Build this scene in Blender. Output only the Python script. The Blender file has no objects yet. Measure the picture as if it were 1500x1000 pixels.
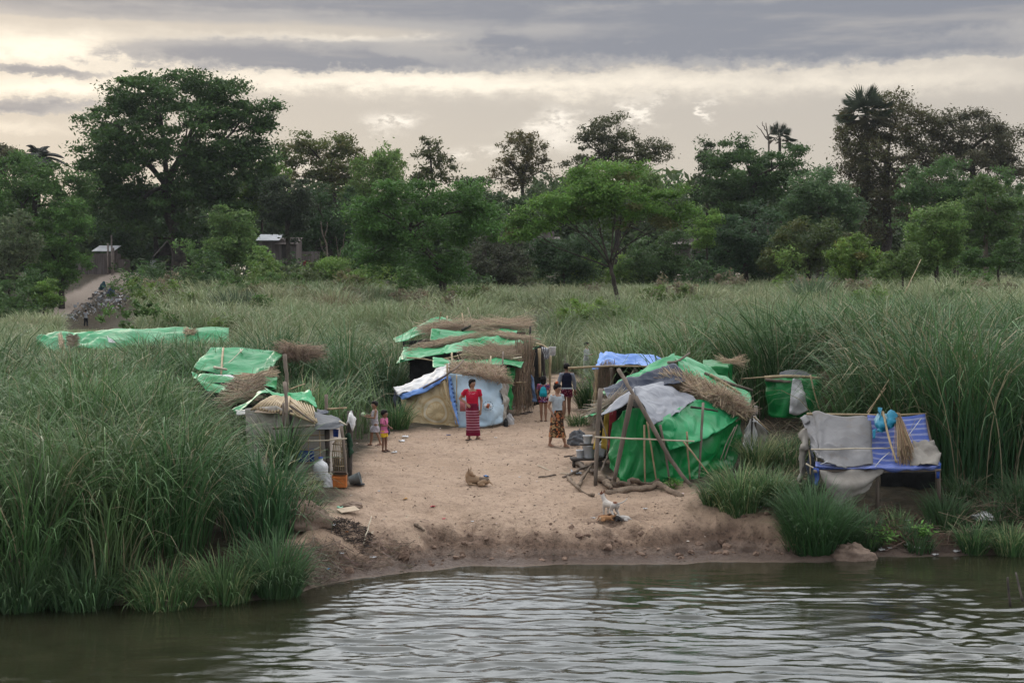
import bpy, bmesh, math, random
import numpy as np
from mathutils import Vector, Matrix
rng = np.random.default_rng(7); random.seed(7)
sc = bpy.context.scene
COL = sc.collection
F = 2083.33; HC = 5.1; PITCH = math.atan(79/F)
cp, sp = math.cos(PITCH), math.sin(PITCH)

# ------------------------------------------------------------------ camera
cd = bpy.data.cameras.new("camera"); cam = bpy.data.objects.new("camera", cd); COL.objects.link(cam)
cd.lens = 50; cd.sensor_width = 36; cd.clip_end = 3000; cd.clip_start = 0.1
cam.location = (0, 0, HC); cam.rotation_euler = (math.pi/2-PITCH, 0, 0)
sc.camera = cam
def ray(px, py):
    a, b = (px-750)/F, (500-py)/F
    return np.array([a, cp+b*sp, -sp+b*cp])
def P(px, py, Y):
    d = ray(px, py); s = Y/d[1]
    return np.array([d[0]*s, Y, HC+d[2]*s])

# ------------------------------------------------------------------ noise
def _h(ix, iy, s):
    ix = ix & 0xffff; iy = iy & 0xffff
    n = (ix*374761393+iy*668265263+s*1442695041) & 0xffffffff
    n = ((n ^ (n >> 13))*1274126177) & 0xffffffff
    return ((n ^ (n >> 16)) & 0xffff)/65535.0
def vn(x, y, s=0):
    x = np.asarray(x, float); y = np.asarray(y, float)
    ix, iy = np.floor(x).astype(np.int64), np.floor(y).astype(np.int64)
    fx, fy = x-ix, y-iy
    fx = fx*fx*(3-2*fx); fy = fy*fy*(3-2*fy)
    a, b, c, d = _h(ix, iy, s), _h(ix+1, iy, s), _h(ix, iy+1, s), _h(ix+1, iy+1, s)
    return (a*(1-fx)+b*fx)*(1-fy)+(c*(1-fx)+d*fx)*fy
def fbm(x, y, s=0, o=3):
    r, a, t = 0, .5, 0
    for i in range(o):
        r = r+a*vn(x*2**i, y*2**i, s+i*17); t += a; a *= .5
    return r/t
def sst(a, b, x):
    t = np.clip((x-a)/(b-a), 0, 1); return t*t*(3-2*t)

# ------------------------------------------------------------------ ground
_sh = []
for px, py in [(-700, 892), (0, 890), (150, 888), (300, 885), (420, 872), (470, 856), (520, 846), (600, 836), (700, 829), (900, 826), (1100, 823), (1200, 822), (1260, 816), (1500, 812), (2300, 812)]:
    d = ray(px, py); s = -HC/d[2]; _sh.append((d[0]*s, d[1]*s))
_sh = np.array(_sh)
def shore(x):
    return np.interp(x, _sh[:, 0], _sh[:, 1])+(vn(x*1.3, x*0, 3)-.5)*.25+(vn(x*5, x*0, 4)-.5)*.07
_pt = [-400, -30, -8, -2, 0, .45, .66, 1.1, 2, 4, 7, 10, 30, 900]
_pz = [-6, -4, -2.5, -.35, 0, .07, .27, .47, .70, .9, 1.06, 1.2, 1.32, 1.32]
def gz(x, y):
    x = np.asarray(x, float); y = np.asarray(y, float)
    t = y-shore(x); t = t+((fbm(x*.75, y*.75, 11)-.5)*1.9+(fbm(x*2.6, y*2.6, 12)-.5)*.7)*sst(.2, 1.1, t)*(1-sst(4, 7, t))
    z = np.interp(t, _pt, _pz)
    u = x/np.maximum(y, 1)
    wl = 1-sst(-.30, -.245, u)
    zc = 2.8*sst(55, 125, y)+2.4*sst(125, 170, y)
    zl = np.interp(y, [137, 166, 176], [0, 5.3, 5.6])
    z = z+zc*(1-wl)+zl*wl+1.0*sst(.1, .25, u)*sst(31, 52, y)*(1-sst(70, 120, y))
    z = z+sst(180, 420, y)*2.0
    m = sst(.1, 1.0, t)
    z = z+m*((fbm(x*.8, y*.8, 5)-.5)*.16+(fbm(x*3.1, y*3.1, 6)-.5)*.07+(vn(x*7, y*7, 8)-.5)*.03*(1-sst(45, 60, y)))
    # undercut scarp lumps along the bank
    e = np.exp(-((t-.75)/.55)**2)
    z = z+e*((fbm(x*2.2, y*2.2, 9)-.5)*.34+(np.abs(fbm(x*5, y*5, 13, 3)-.5)-.12)*.26+(fbm(x*13, y*13, 15, 2)-.5)*.10)*sst(-.02, .2, t)
    # spoil mound beside the track
    z = z+.45*np.exp(-(((u+.27)/.012)**2+((y-163)/7)**2))
    return z
def G(px, py, dz=0.0):
    d = ray(px, py)
    Y = np.concatenate([np.arange(15, 80, .05), np.arange(80, 400, .25)])
    s = Y/d[1]; zr = HC+d[2]*s; hit = np.nonzero(zr <= gz(d[0]*s, Y)+dz)[0]
    i = hit[0] if len(hit) else len(Y)-1
    s = s[i]; x, y = d[0]*s, Y[i]
    return np.array([x, y, float(gz(x, y))])
def inpoly(x, y, poly):
    x = np.asarray(x, float); y = np.asarray(y, float)
    ins = np.zeros(x.shape, bool); dist = np.full(x.shape, 1e9)
    n = len(poly)
    for i in range(n):
        x1, y1 = poly[i]; x2, y2 = poly[(i+1) % n]
        c = ((y1 > y) != (y2 > y))
        with np.errstate(divide='ignore', invalid='ignore'):
            xi = (x2-x1)*(y-y1)/(y2-y1+1e-12)+x1
        ins ^= c & (x < xi)
        dx, dy = x2-x1, y2-y1
        t = np.clip(((x-x1)*dx+(y-y1)*dy)/(dx*dx+dy*dy+1e-12), 0, 1)
        dist = np.minimum(dist, np.hypot(x-x1-t*dx, y-y1-t*dy))
    return np.where(ins, dist, -dist)      # signed distance, positive inside
SAND = [G(*p)[:2] for p in [(440, 800), (462, 745), (505, 722), (518, 672), (540, 648), (590, 632), (680, 622), (745, 612), (757, 597), (785, 588), (800, 566), (806, 548), (838, 548), (848, 580), (862, 625), (885, 690), (1005, 712), (1040, 735), (1110, 748), (1140, 770), (1150, 800)]]
SAND = SAND+[np.array([SAND[-1][0]+.1, 20]), np.array([SAND[0][0]-.3, 20])]
def sandd(x, y): return inpoly(x, y, SAND)+(fbm(np.asarray(x)*1.1, np.asarray(y)*1.1, 21)-.5)*1.0
TRACK = [(G(60, 478)[0], 135), (-46.5, 141), (-46.3, 148), (-47.2, 156), (-45.0, 166), (-43.5, 175)]
TRACK = [(P(30, 478, 133)[0], 128), (P(60, 472, 139)[0], 139), (P(95, 447, 147)[0], 147), (P(132, 420, 156)[0], 156), (P(180, 402, 166)[0], 166), (P(205, 399, 174)[0], 174), (P(260, 399, 186)[0], 186)]
def trackd(x, y):
    d = np.full(np.shape(x), 1e9)
    for (x1, y1), (x2, y2) in zip(TRACK, TRACK[1:]):
        dx, dy = x2-x1, y2-y1
        t = np.clip(((x-x1)*dx+(y-y1)*dy)/(dx*dx+dy*dy), 0, 1)
        d = np.minimum(d, np.hypot(x-x1-t*dx, y-y1-t*dy))
    return d

# ------------------------------------------------------------------ materials
def nd(nt, t, **kw):
    n = nt.nodes.new(t)
    for k, v in kw.items(): setattr(n, k, v)
    return n
class M_:
    """thin wrapper round a socket for node arithmetic"""
    def __init__(s, nt, k): s.nt, s.k = nt, k
    def _op(s, op, *a):
        n = s.nt.nodes.new('ShaderNodeMath'); n.operation = op
        for i, v in enumerate((s,)+a):
            if isinstance(v, M_): s.nt.links.new(v.k, n.inputs[i])
            else: n.inputs[i].default_value = v
        return M_(s.nt, n.outputs[0])
    def __add__(s, o): return s._op('ADD', o)
    __radd__ = __add__
    def __sub__(s, o): return s._op('SUBTRACT', o)
    def __mul__(s, o): return s._op('MULTIPLY', o)
    __rmul__ = __mul__
    def __truediv__(s, o): return s._op('DIVIDE', o)
    def f(s, op, *a): return s._op(op, *a)
    def step(s, a, b):
        n = s.nt.nodes.new('ShaderNodeMapRange'); n.interpolation_type = 'SMOOTHSTEP'
        s.nt.links.new(s.k, n.inputs[0]); n.inputs[1].default_value = a; n.inputs[2].default_value = b
        return M_(s.nt, n.outputs[0])
def mixc(nt, fac, a, b, mode='MIX'):
    n = nt.nodes.new('ShaderNodeMix'); n.data_type = 'RGBA'; n.blend_type = mode
    for i, v in ((0, fac), (6, a), (7, b)):
        if isinstance(v, M_): nt.links.new(v.k, n.inputs[i])
        elif isinstance(v, (int, float)): n.inputs[i].default_value = v
        else: n.inputs[i].default_value = (*v, 1)
    return M_(nt, n.outputs[2])
def noise(nt, vec, scale, detail=3, rough=.55, col=False):
    n = nt.nodes.new('ShaderNodeTexNoise'); n.inputs['Scale'].default_value = scale
    n.inputs['Detail'].default_value = detail; n.inputs['Roughness'].default_value = rough
    if vec is not None: nt.links.new(vec.k, n.inputs['Vector'])
    return M_(nt, n.outputs[1 if col else 0])
def comb(nt, x, y, z=0):
    n = nt.nodes.new('ShaderNodeCombineXYZ')
    for i, v in enumerate((x, y, z)):
        if isinstance(v, M_): nt.links.new(v.k, n.inputs[i])
        else: n.inputs[i].default_value = v
    return M_(nt, n.outputs[0])
def newmat(name):
    m = bpy.data.materials.new(name); m.use_nodes = True
    nt = m.node_tree; b = nt.nodes['Principled BSDF']
    tc = nt.nodes.new('ShaderNodeTexCoord')
    return m, nt, b, M_(nt, tc.outputs['Object']), M_(nt, tc.outputs['UV'])
def bump(nt, b, h, strength=.4, dist=.02):
    n = nt.nodes.new('ShaderNodeBump'); n.inputs['Strength'].default_value = strength; n.inputs['Distance'].default_value = dist
    nt.links.new(h.k, n.inputs['Height']); nt.links.new(n.outputs[0], b.inputs['Normal'])
def setc(nt, b, c): nt.links.new(c.k, b.inputs['Base Color'])
def sep(nt, v):
    n = nt.nodes.new('ShaderNodeSeparateXYZ'); nt.links.new(v.k, n.inputs[0])
    return [M_(nt, o) for o in n.outputs]
def stone(name, c1, c2, scale=3, rough=.85, bs=.5, bd=.02, c3=None, stretch=None, spec=.3):
    m, nt, b, ob, uv = newmat(name)
    v = ob
    if stretch:
        mp = nt.nodes.new('ShaderNodeMapping'); mp.inputs['Scale'].default_value = stretch; nt.links.new(ob.k, mp.inputs[0]); v = M_(nt, mp.outputs[0])
    n1 = noise(nt, v, scale, 5, .6); n2 = noise(nt, v, scale*6, 3, .6)
    c = mixc(nt, n1.step(.35, .65), c1, c2)
    if c3 is not None: c = mixc(nt, n2.step(.5, .72), c, c3)
    setc(nt, b, c); b.inputs['Roughness'].default_value = rough
    b.inputs['Specular IOR Level'].default_value = spec
    if bs: bump(nt, b, n1*.6+n2*.5, bs, bd)
    return m
def plain(name, c, rough=.7, var=.25, scale=8, bs=.2, bd=.01, spec=.4):
    return stone(name, tuple(x*(1-var) for x in c), tuple(min(1, x*(1+var)) for x in c), scale, rough, bs, bd, spec=spec)
def tarp(name, c, rough=.42, wr=5, dirt=(.16, .13, .10), dirta=.5, fade=None, bs=.5):
    """woven plastic sheet: creases in two directions, dirt and fading"""
    m, nt, b, ob, uv = newmat(name)
    n0 = noise(nt, ob, .9, 4, .6); n1 = noise(nt, ob, wr*.55, 1.5, .4); n2 = noise(nt, ob, wr*2.2, 1, .4)
    r1 = (n1-.5).f('ABSOLUTE')*-2.0+1.0; r2 = (n2-.5).f('ABSOLUTE')*-2.0+1.0
    cc = mixc(nt, n0.step(.3, .7), tuple(x*.82 for x in c), fade or tuple(min(1, x*1.15) for x in c))
    cc = mixc(nt, noise(nt, ob, 2.3, 6, .7).step(.52, .8)*dirta, cc, dirt)
    setc(nt, b, cc); b.inputs['Roughness'].default_value = rough; b.inputs['Specular IOR Level'].default_value = .28
    bump(nt, b, r1.f('POWER', 5.0)*.8+r2.f('POWER', 4.0)*.10, min(1, bs), .025)
    return m
def attrmat(name, rough=.6, transl=.28, spec=.3, shine=None):
    m, nt, b, ob, uv = newmat(name)
    a = nt.nodes.new('ShaderNodeAttribute'); a.attribute_name = 'col'
    nt.links.new(a.outputs['Color'], b.inputs['Base Color']); b.inputs['Roughness'].default_value = rough; b.inputs['Specular IOR Level'].default_value = spec
    if transl:
        t = nt.nodes.new('ShaderNodeBsdfTranslucent'); nt.links.new(a.outputs['Color'], t.inputs[0])
        mx = nt.nodes.new('ShaderNodeMixShader'); mx.inputs[0].default_value = transl
        out = nt.nodes['Material Output']
        nt.links.new(b.outputs[0], mx.inputs[1]); nt.links.new(t.outputs[0], mx.inputs[2]); nt.links.new(mx.outputs[0], out.inputs[0])
    return m

# ------------------------------------------------------------------ object helpers
def tag(o, label=None, cat=None, group=None, kind=None):
    if label: o['label'] = label
    if cat: o['category'] = cat
    if group: o['group'] = group
    if kind: o['kind'] = kind
    return o
def thing(name, loc, label, cat, group=None):
    o = bpy.data.objects.new(name, None); COL.objects.link(o); o.location = Vector([float(v) for v in loc])
    o.empty_display_size = .2
    return tag(o, label, cat, group)
def wloc(o):
    v = Vector((0, 0, 0))
    while o is not None: v = v+o.location; o = o.parent
    return np.array(v)
def finish(name, me, mat, parent, smooth):
    for m in (mat if isinstance(mat, (list, tuple)) else [mat]): me.materials.append(m)
    if smooth: me.polygons.foreach_set('use_smooth', np.ones(len(me.polygons), bool))
    o = bpy.data.objects.new(name, me); COL.objects.link(o)
    if parent is not None: o.parent = parent
    return o
def mesh_np(name, V, Q, mat, parent=None, col=None, uv=None, smooth=False, origin=None):
    V = np.asarray(V, float).reshape(-1, 3); Q = np.asarray(Q, np.int32)
    off = wloc(parent) if parent is not None else (np.zeros(3) if origin is None else np.asarray(origin, float))
    V = V-off
    me = bpy.data.meshes.new(name); k = Q.shape[1]
    me.vertices.add(len(V)); me.vertices.foreach_set('co', V.astype(np.float32).ravel())
    me.loops.add(Q.size); me.loops.foreach_set('vertex_index', Q.ravel())
    me.polygons.add(len(Q)); me.polygons.foreach_set('loop_start', np.arange(0, Q.size, k, dtype=np.int32))
    me.update(calc_edges=True)
    if col is not None:
        a = me.color_attributes.new('col', 'FLOAT_COLOR', 'POINT')
        a.data.foreach_set('color', np.concatenate([col, np.ones((len(col), 1))], 1).astype(np.float32).ravel())
    if uv is not None:
        l = me.uv_layers.new(name='UVMap'); l.data.foreach_set('uv', np.asarray(uv, np.float32)[Q.ravel()].ravel())
    o = finish(name, me, mat, parent, smooth)
    if parent is None: o.location = Vector([float(v) for v in off])
    return o
class MB:
    """collects shapes, built as ONE mesh object"""
    def __init__(s): s.v = []; s.f = []; s.mi = []
    def add(s, V, Fs, mi=0):
        b = len(s.v); s.v += [tuple(map(float, p)) for p in V]; s.f += [tuple(b+i for i in f) for f in Fs]; s.mi += [mi]*len(Fs); return s
    def tube(s, pts, r, n=8, mi=0, flat=1.0, cap=True):
        pts = [np.asarray(p, float) for p in pts]; k = len(pts)
        if np.isscalar(r): r = [r]*k
        V = []; up = None
        for i, p in enumerate(pts):
            t = pts[min(i+1, k-1)]-pts[max(i-1, 0)]; t = t/(np.linalg.norm(t)+1e-9)
            if up is None: up = np.array([0, 0, 1.]) if abs(t[2]) < .9 else np.array([0, 1., 0])
            a = np.cross(up, t); a /= np.linalg.norm(a)+1e-9; b_ = np.cross(t, a); up = b_
            for j in range(n):
                q = 2*math.pi*j/n; V.append(p+r[i]*(a*math.cos(q)+b_*math.sin(q)*flat))
        Fs = [(i*n+j, i*n+(j+1) % n, (i+1)*n+(j+1) % n, (i+1)*n+j) for i in range(k-1) for j in range(n)]
        if cap: Fs += [tuple(range(n-1, -1, -1)), tuple((k-1)*n+j for j in range(n))]
        return s.add(V, Fs, mi)
    def caps(s, a, b, ra, rb, n=10, mi=0):
        a = np.asarray(a, float); b = np.asarray(b, float); d = b-a; L = np.linalg.norm(d)+1e-9; d = d/L
        pts = []; rs = []
        for q in (-.98, -.8, -.4): pts.append(a+d*ra*q); rs.append(ra*math.sqrt(1-q*q))
        pts += [a, b]; rs += [ra, rb]
        for q in (.4, .8, .98): pts.append(b+d*rb*q); rs.append(rb*math.sqrt(1-q*q))
        return s.tube(pts, rs, n, mi)
    def chain(s, pts, rs, n=10, mi=0):
        for i in range(len(pts)-1): s.caps(pts[i], pts[i+1], rs[i], rs[i+1], n, mi)
        return s
    def ball(s, c, r, nu=14, nv=9, mi=0, rot=None):
        c = np.asarray(c, float); r = np.ones(3)*r if np.isscalar(r) else np.asarray(r, float)
        V = [np.array([0, 0, -1.])]
        for i in range(1, nv):
            f = -math.pi/2+math.pi*i/nv
            V += [np.array([math.cos(f)*math.cos(2*math.pi*j/nu), math.cos(f)*math.sin(2*math.pi*j/nu), math.sin(f)]) for j in range(nu)]
        V.append(np.array([0, 0, 1.]))
        V = [p*r for p in V]
        if rot is not None: V = [np.array(rot @ Vector(p)) for p in V]
        V = [p+c for p in V]; Fs = []
        for j in range(nu): Fs.append((0, 1+(j+1) % nu, 1+j)); Fs.append((len(V)-1, 1+(nv-2)*nu+j, 1+(nv-2)*nu+(j+1) % nu))
        for i in range(nv-2):
            for j in range(nu): Fs.append((1+i*nu+j, 1+i*nu+(j+1) % nu, 1+(i+1)*nu+(j+1) % nu, 1+(i+1)*nu+j))
        return s.add(V, Fs, mi)
    def loft(s, rings, n=20, mi=0, cap=True, fold=0, nf=7, ph=0):
        """rings: (cx, cy, z, rx, ry)"""
        V = []
        for i, (cx, cy, z, rx, ry) in enumerate(rings):
            for j in range(n):
                q = 2*math.pi*j/n; k = 1+fold*math.sin(nf*q+ph+i*.35)*(i/len(rings))
                V.append((cx+rx*k*math.cos(q), cy+ry*k*math.sin(q), z))
        k = len(rings)
        Fs = [(i*n+j, i*n+(j+1) % n, (i+1)*n+(j+1) % n, (i+1)*n+j) for i in range(k-1) for j in range(n)]
        if rings[0][2] > rings[-1][2]: Fs = [f[::-1] for f in Fs]
        if cap: Fs += [tuple(range(n)), tuple((k-1)*n+j for j in range(n))]
        return s.add(V, Fs, mi)
    def box(s, c, size, rz=0, mi=0, R=None):
        c = np.asarray(c, float); h = np.asarray(size, float)/2
        if R is None: R = Matrix.Rotation(rz, 3, 'Z')
        V = [c+np.array(R @ Vector((x*h[0], y*h[1], z*h[2]))) for x in (-1, 1) for y in (-1, 1) for z in (-1, 1)]
        return s.add(V, [(0, 1, 3, 2), (4, 6, 7, 5), (0, 4, 5, 1), (2, 3, 7, 6), (0, 2, 6, 4), (1, 5, 7, 3)], mi)
    def obj(s, name, mat, parent=None, smooth=True, origin=None, bevel=0):
        off = wloc(parent) if parent is not None else (np.zeros(3) if origin is None else np.asarray(origin, float))
        me = bpy.data.meshes.new(name); me.from_pydata([tuple(np.asarray(p)-off) for p in s.v], [], s.f); me.update()
        o = finish(name, me, mat, parent, smooth)
        if max(s.mi, default=0): me.polygons.foreach_set('material_index', s.mi)
        if parent is None: o.location = Vector([float(v) for v in off])
        if bevel:
            b = o.modifiers.new('bevel', 'BEVEL'); b.width = bevel; b.segments = 2
        return o
def remesh(mb, name, mat, parent, voxel, smooth_it=3, dec=.5, rot=None, extra=None, sm=.5):
    """fuse overlapping closed shapes into one continuous surface"""
    me = bpy.data.meshes.new('tmp'); me.from_pydata(mb.v, [], mb.f); me.update()
    bm = bmesh.new(); bm.from_mesh(me); bmesh.ops.recalc_face_normals(bm, faces=bm.faces); bm.to_mesh(me); bm.free()
    o = bpy.data.objects.new('tmp', me); COL.objects.link(o)
    r = o.modifiers.new('r', 'REMESH'); r.mode = 'VOXEL'; r.voxel_size = voxel
    if smooth_it:
        q = o.modifiers.new('s', 'SMOOTH'); q.iterations = smooth_it; q.factor = sm
    if dec < 1:
        q = o.modifiers.new('d', 'DECIMATE'); q.ratio = dec
    dg = bpy.context.evaluated_depsgraph_get()
    m2 = bpy.data.meshes.new_from_object(o.evaluated_get(dg)); m2.name = name
    bpy.data.objects.remove(o); bpy.data.meshes.remove(me)
    if extra is not None:
        bm = bmesh.new(); bm.from_mesh(m2)
        t = bpy.data.meshes.new('t'); t.from_pydata(extra.v, [], extra.f); t.update()
        t.polygons.foreach_set('material_index', extra.mi); bm.from_mesh(t); bm.to_mesh(m2); bm.free(); bpy.data.meshes.remove(t)
    if rot is not None: m2.transform(rot)
    return finish(name, m2, mat, parent, True)
def cr(A, n):
    """Catmull-Rom resample along axis 0"""
    A = np.asarray(A, float); k = len(A)
    t = np.linspace(0, k-1, n); i = np.clip(np.floor(t).astype(int), 0, k-2); f = (t-i).reshape((-1,)+(1,)*(A.ndim-1))
    p0 = A[np.maximum(i-1, 0)]; p1 = A[i]; p2 = A[i+1]; p3 = A[np.minimum(i+2, k-1)]
    p0 = np.where((i == 0).reshape(f.shape), 2*p1-p2, p0); p3 = np.where((i+2 > k-1).reshape(f.shape), 2*p2-p1, p3)
    return .5*((2*p1)+(-p0+p2)*f+(2*p0-5*p1+4*p2-p3)*f*f+(-p0+3*p1-3*p2+p3)*f**3)
def lin(A, n):
    A = np.asarray(A, float); k = len(A); t = np.linspace(0, k-1, n); i = np.clip(np.floor(t).astype(int), 0, k-2); f = (t-i).reshape((-1,)+(1,)*(A.ndim-1))
    return A[i]*(1-f)+A[i+1]*f
_ss = [100]
def sheet(name, rows, mat, parent=None, wr=.03, fr=3.0, smooth=True, dens=.05, thick=.008, world=False, ragged=.02, sag=0, ax=(1., 1.), origin=None):
    """a hanging or draped cloth through a grid of (px, py, depth) points, with folds and an uneven hem"""
    A = np.array([[p if world else P(*p) for p in r] for r in rows])
    lu = np.linalg.norm(np.diff(A, axis=1), axis=2).sum(1).mean(); lv = np.linalg.norm(np.diff(A, axis=0), axis=2).sum(0).mean()
    nu, nv = max(8, min(110, int(lu/dens))), max(6, min(90, int(lv/dens)))
    fn = cr if smooth else lin
    B = fn(A, nv); B = fn(B.transpose(1, 0, 2), nu).transpose(1, 0, 2)
    U, V = np.meshgrid(np.linspace(0, lu, nu), np.linspace(0, lv, nv)); _ss[0] += 7; sd = _ss[0]
    Nn = np.cross(np.gradient(B, axis=1), np.gradient(B, axis=0)); Nn /= np.linalg.norm(Nn, axis=2, keepdims=True)+1e-9
    a = fbm(U*fr*ax[0]*.8+5, V*fr*ax[1]*.8, sd, 2); b = fbm(U*fr*1.2*ax[0]+V*fr*.7, V*fr*1.2*ax[1]-U*fr*.6, sd+3, 1)
    c_ = np.abs(fbm(U*fr*1.5-V*fr*1.1+3, V*fr*1.0+U*fr*.9, sd+5, 1)-.5)
    disp = (a-.5)*2.6+(1-np.abs(b-.5)*4)*.8-np.exp(-(c_/.06)**2)*.45
    B = B+Nn*(disp*wr)[..., None]
    if sag: B[..., 2] -= sag*np.sin(np.pi*np.linspace(0, 1, nu))[None, :]*np.sin(np.pi*np.linspace(0, 1, nv))[:, None]
    if ragged:
        e = (vn(U[0]*6, U[0]*0, sd+9)-.5)*2*ragged
        B[-1] += (B[-1]-B[-2])/(np.linalg.norm(B[-1]-B[-2], axis=1, keepdims=True)+1e-9)*e[:, None]
    idx = np.arange(nu*nv).reshape(nv, nu)
    Q = np.stack([idx[:-1, :-1], idx[1:, :-1], idx[1:, 1:], idx[:-1, 1:]], -1).reshape(-1, 4)
    uv = np.stack([U/lu, 1-V/lv], -1).reshape(-1, 2)
    o = mesh_np(name, B.reshape(-1, 3), Q, mat, parent, uv=uv, smooth=True, origin=origin if origin is not None or parent is not None else A.mean((0, 1)))
    s = o.modifiers.new('thickness', 'SOLIDIFY'); s.thickness = thick; s.offset = 0
    return o
def straws(p0, p1, r, col):
    """three-sided stalks"""
    p0 = np.asarray(p0, float); p1 = np.asarray(p1, float); n = len(p0)
    d = p1-p0; d /= np.linalg.norm(d, axis=1, keepdims=True)+1e-9
    up = np.where(np.abs(d[:, 2:3]) < .9, [[0, 0, 1.]], [[1., 0, 0]])
    a = np.cross(d, up); a /= np.linalg.norm(a, axis=1, keepdims=True); b = np.cross(d, a)
    V = np.zeros((n, 2, 3, 3)); r = np.broadcast_to(r, (n,))[:, None]
    for j in range(3):
        o = r*(a*math.cos(j*2.094)+b*math.sin(j*2.094)); V[:, 0, j] = p0+o; V[:, 1, j] = p1+o*.6
    base = (np.arange(n)*6)[:, None]
    Q = np.concatenate([base+np.array([[j, (j+1) % 3, 3+(j+1) % 3, 3+j]]) for j in range(3)], 0)
    return V.reshape(-1, 3), Q, np.repeat(np.asarray(col), 6, 0)
def tone(base, n, v=.25, h=.1):
    c = np.array(base)[None]*(1+(rng.random((n, 1))-.5)*2*v)*(1+(rng.random((n, 3))-.5)*2*h)
    return np.clip(c, 0, 1)
STRAWC = (.46, .355, .25)
def thatch(name, quad, n, length, parent=None, along=0, spread=.25, thick=.07, r=.006, col=STRAWC, world=False, bend=0.0, origin=None, vary=.4):
    """straw bundles laid over a patch; along=0 runs along the first edge, 1 along the second"""
    n = int(n*1.5); A = np.array([p if world else P(*p) for p in quad])           # a b c d round the patch
    u, v = rng.random(n), rng.random(n)
    el_ = np.linalg.norm((A[3]-A[0]) if along else (A[1]-A[0])); mg = min(.42, .5*length/el_*.85)
    nt_ = rng.integers(0, 26, n); tu, tv = rng.random(26), rng.random(26)   # bunching
    u = np.where(rng.random(n) < .45, np.clip(tu[nt_]+rng.normal(0, .03, n), 0, 1), u)
    if along: v = mg+(1-2*mg)*v
    else: u = mg+(1-2*mg)*u
    pos = (A[0]*(1-u)[:, None]+A[1]*u[:, None])*(1-v)[:, None]+(A[3]*(1-u)[:, None]+A[2]*u[:, None])*v[:, None]
    e = [A[1]-A[0]+A[2]-A[3], A[3]-A[0]+A[2]-A[1]]; e = [x/np.linalg.norm(x) for x in e]
    nn = np.cross(e[0], e[1]); nn /= np.linalg.norm(nn); nn *= np.sign(nn[2]+1e-6) if abs(nn[2]) > .3 else -np.sign(nn[1])
    d = e[along][None]+rng.normal(0, spread, (n, 3)); d /= np.linalg.norm(d, axis=1, keepdims=True)
    pos = pos+nn*(rng.random(n)*thick)[:, None]
    L = length*(1-vary+2*vary*rng.random(n))
    p0 = pos-d*L[:, None]/2; p1 = pos+d*L[:, None]/2
    V, Q, C = straws(p0, p1, r*.85*(.6+.8*rng.random(n)), tone(col, n, .4, .08))
    return mesh_np(name, V, Q, M['straw'], parent, col=C, origin=origin if origin is not None or parent is not None else A.mean(0))
def pole(name, pts, r, mat, parent=None, n=8, world=False, jit=.005, label=None):
    A = np.array([p if world else P(*p) for p in pts]); k = max(5, len(A)*3)
    B = cr(A, k) if len(A) > 2 else lin(A, k)
    B = B+rng.normal(0, jit, B.shape)*np.linspace(0, 1, k)[:, None]*np.linspace(1, 0, k)[:, None]*3
    rr = [r*.84*(1.12-.3*i/(k-1))*(1+.12*(random.random()-.5)) for i in range(k)]
    return MB().tube(B, rr, n).obj(name, mat, parent, origin=None if parent is not None else B.mean(0))
# ------------------------------------------------------------------ palette
M = {}
M['straw'] = attrmat('dry_straw', .8, 0, .2)
M['green'] = tarp('green_tarpaulin', (.006, .23, .062), .42, 4, dirta=.25, fade=(.014, .31, .11), bs=.55)
M['green_dk'] = tarp('deep_green_tarpaulin', (.004, .175, .038), .38, 3.2, dirta=.15, fade=(.006, .22, .052), bs=.8)
M['green_pale'] = tarp('faded_green_tarpaulin', (.008, .215, .068), .5, 5, dirta=.35, fade=(.016, .27, .098), bs=.4)
M['grey'] = tarp('grey_tarpaulin', (.24, .25, .285), .6, 5, dirta=.4, fade=(.32, .33, .36))
M['grey_dk'] = tarp('dark_grey_cloth', (.10, .105, .115), .75, 6, dirta=.4)
M['navy'] = tarp('navy_tarpaulin', (.022, .03, .055), .5, 6, dirta=.2, fade=(.03, .04, .07))
M['blue'] = tarp('blue_tarpaulin', (.10, .23, .62), .5, 6, dirta=.25, fade=(.2, .36, .72), bs=.7)
M['beige'] = tarp('beige_canvas', (.25, .228, .20), .9, 5, dirta=.6, fade=(.34, .312, .275))
M['canvas'] = tarp('grey_canvas', (.20, .195, .197), .9, 5, dirta=.8, fade=(.265, .26, .262), bs=.45)
M['white'] = tarp('white_plastic_sheet', (.55, .55, .56), .5, 6, dirta=.4, fade=(.66, .65, .64))
M['lightblue'] = tarp('pale_blue_banner', (.33, .47, .58), .5, 4, dirta=.3, fade=(.45, .57, .66), bs=.4)
M['teal'] = tarp('teal_bag', (.012, .17, .27), .5, 7, dirta=.1)
M['denim'] = tarp('blue_hanging_cloth', (.16, .24, .40), .85, 6, dirta=.2)
M['clothgreen'] = tarp('dark_green_cloth', (.018, .05, .028), .9, 6, dirta=.2)
M['royal'] = tarp('royal_blue_plastic', (.02, .06, .27), .5, 6, dirta=.2)
M['yellowcloth'] = tarp('yellow_cloth', (.45, .30, .05), .85, 6, dirta=.3)
M['redcloth'] = tarp('red_cloth', (.25, .03, .04), .85, 6, dirta=.2)
M['pole'] = stone('weathered_pole', (.10, .078, .06), (.19, .15, .12), 3, .85, .5, .01, stretch=(1, 1, .2))
M['pole_dk'] = stone('dark_pole', (.035, .03, .027), (.075, .06, .05), 3, .85, .5, .01)
M['bamboo'] = stone('bamboo', (.26, .19, .11), (.38, .29, .17), 5, .6, .2, .004)
M['cane_pale'] = stone('pale_cane', (.40, .34, .25), (.52, .45, .34), 5, .6, .2, .004)
M['log'] = stone('driftwood_log', (.12, .085, .06), (.24, .18, .13), 4, .9, .8, .03, c3=(.09, .065, .05))
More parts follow.
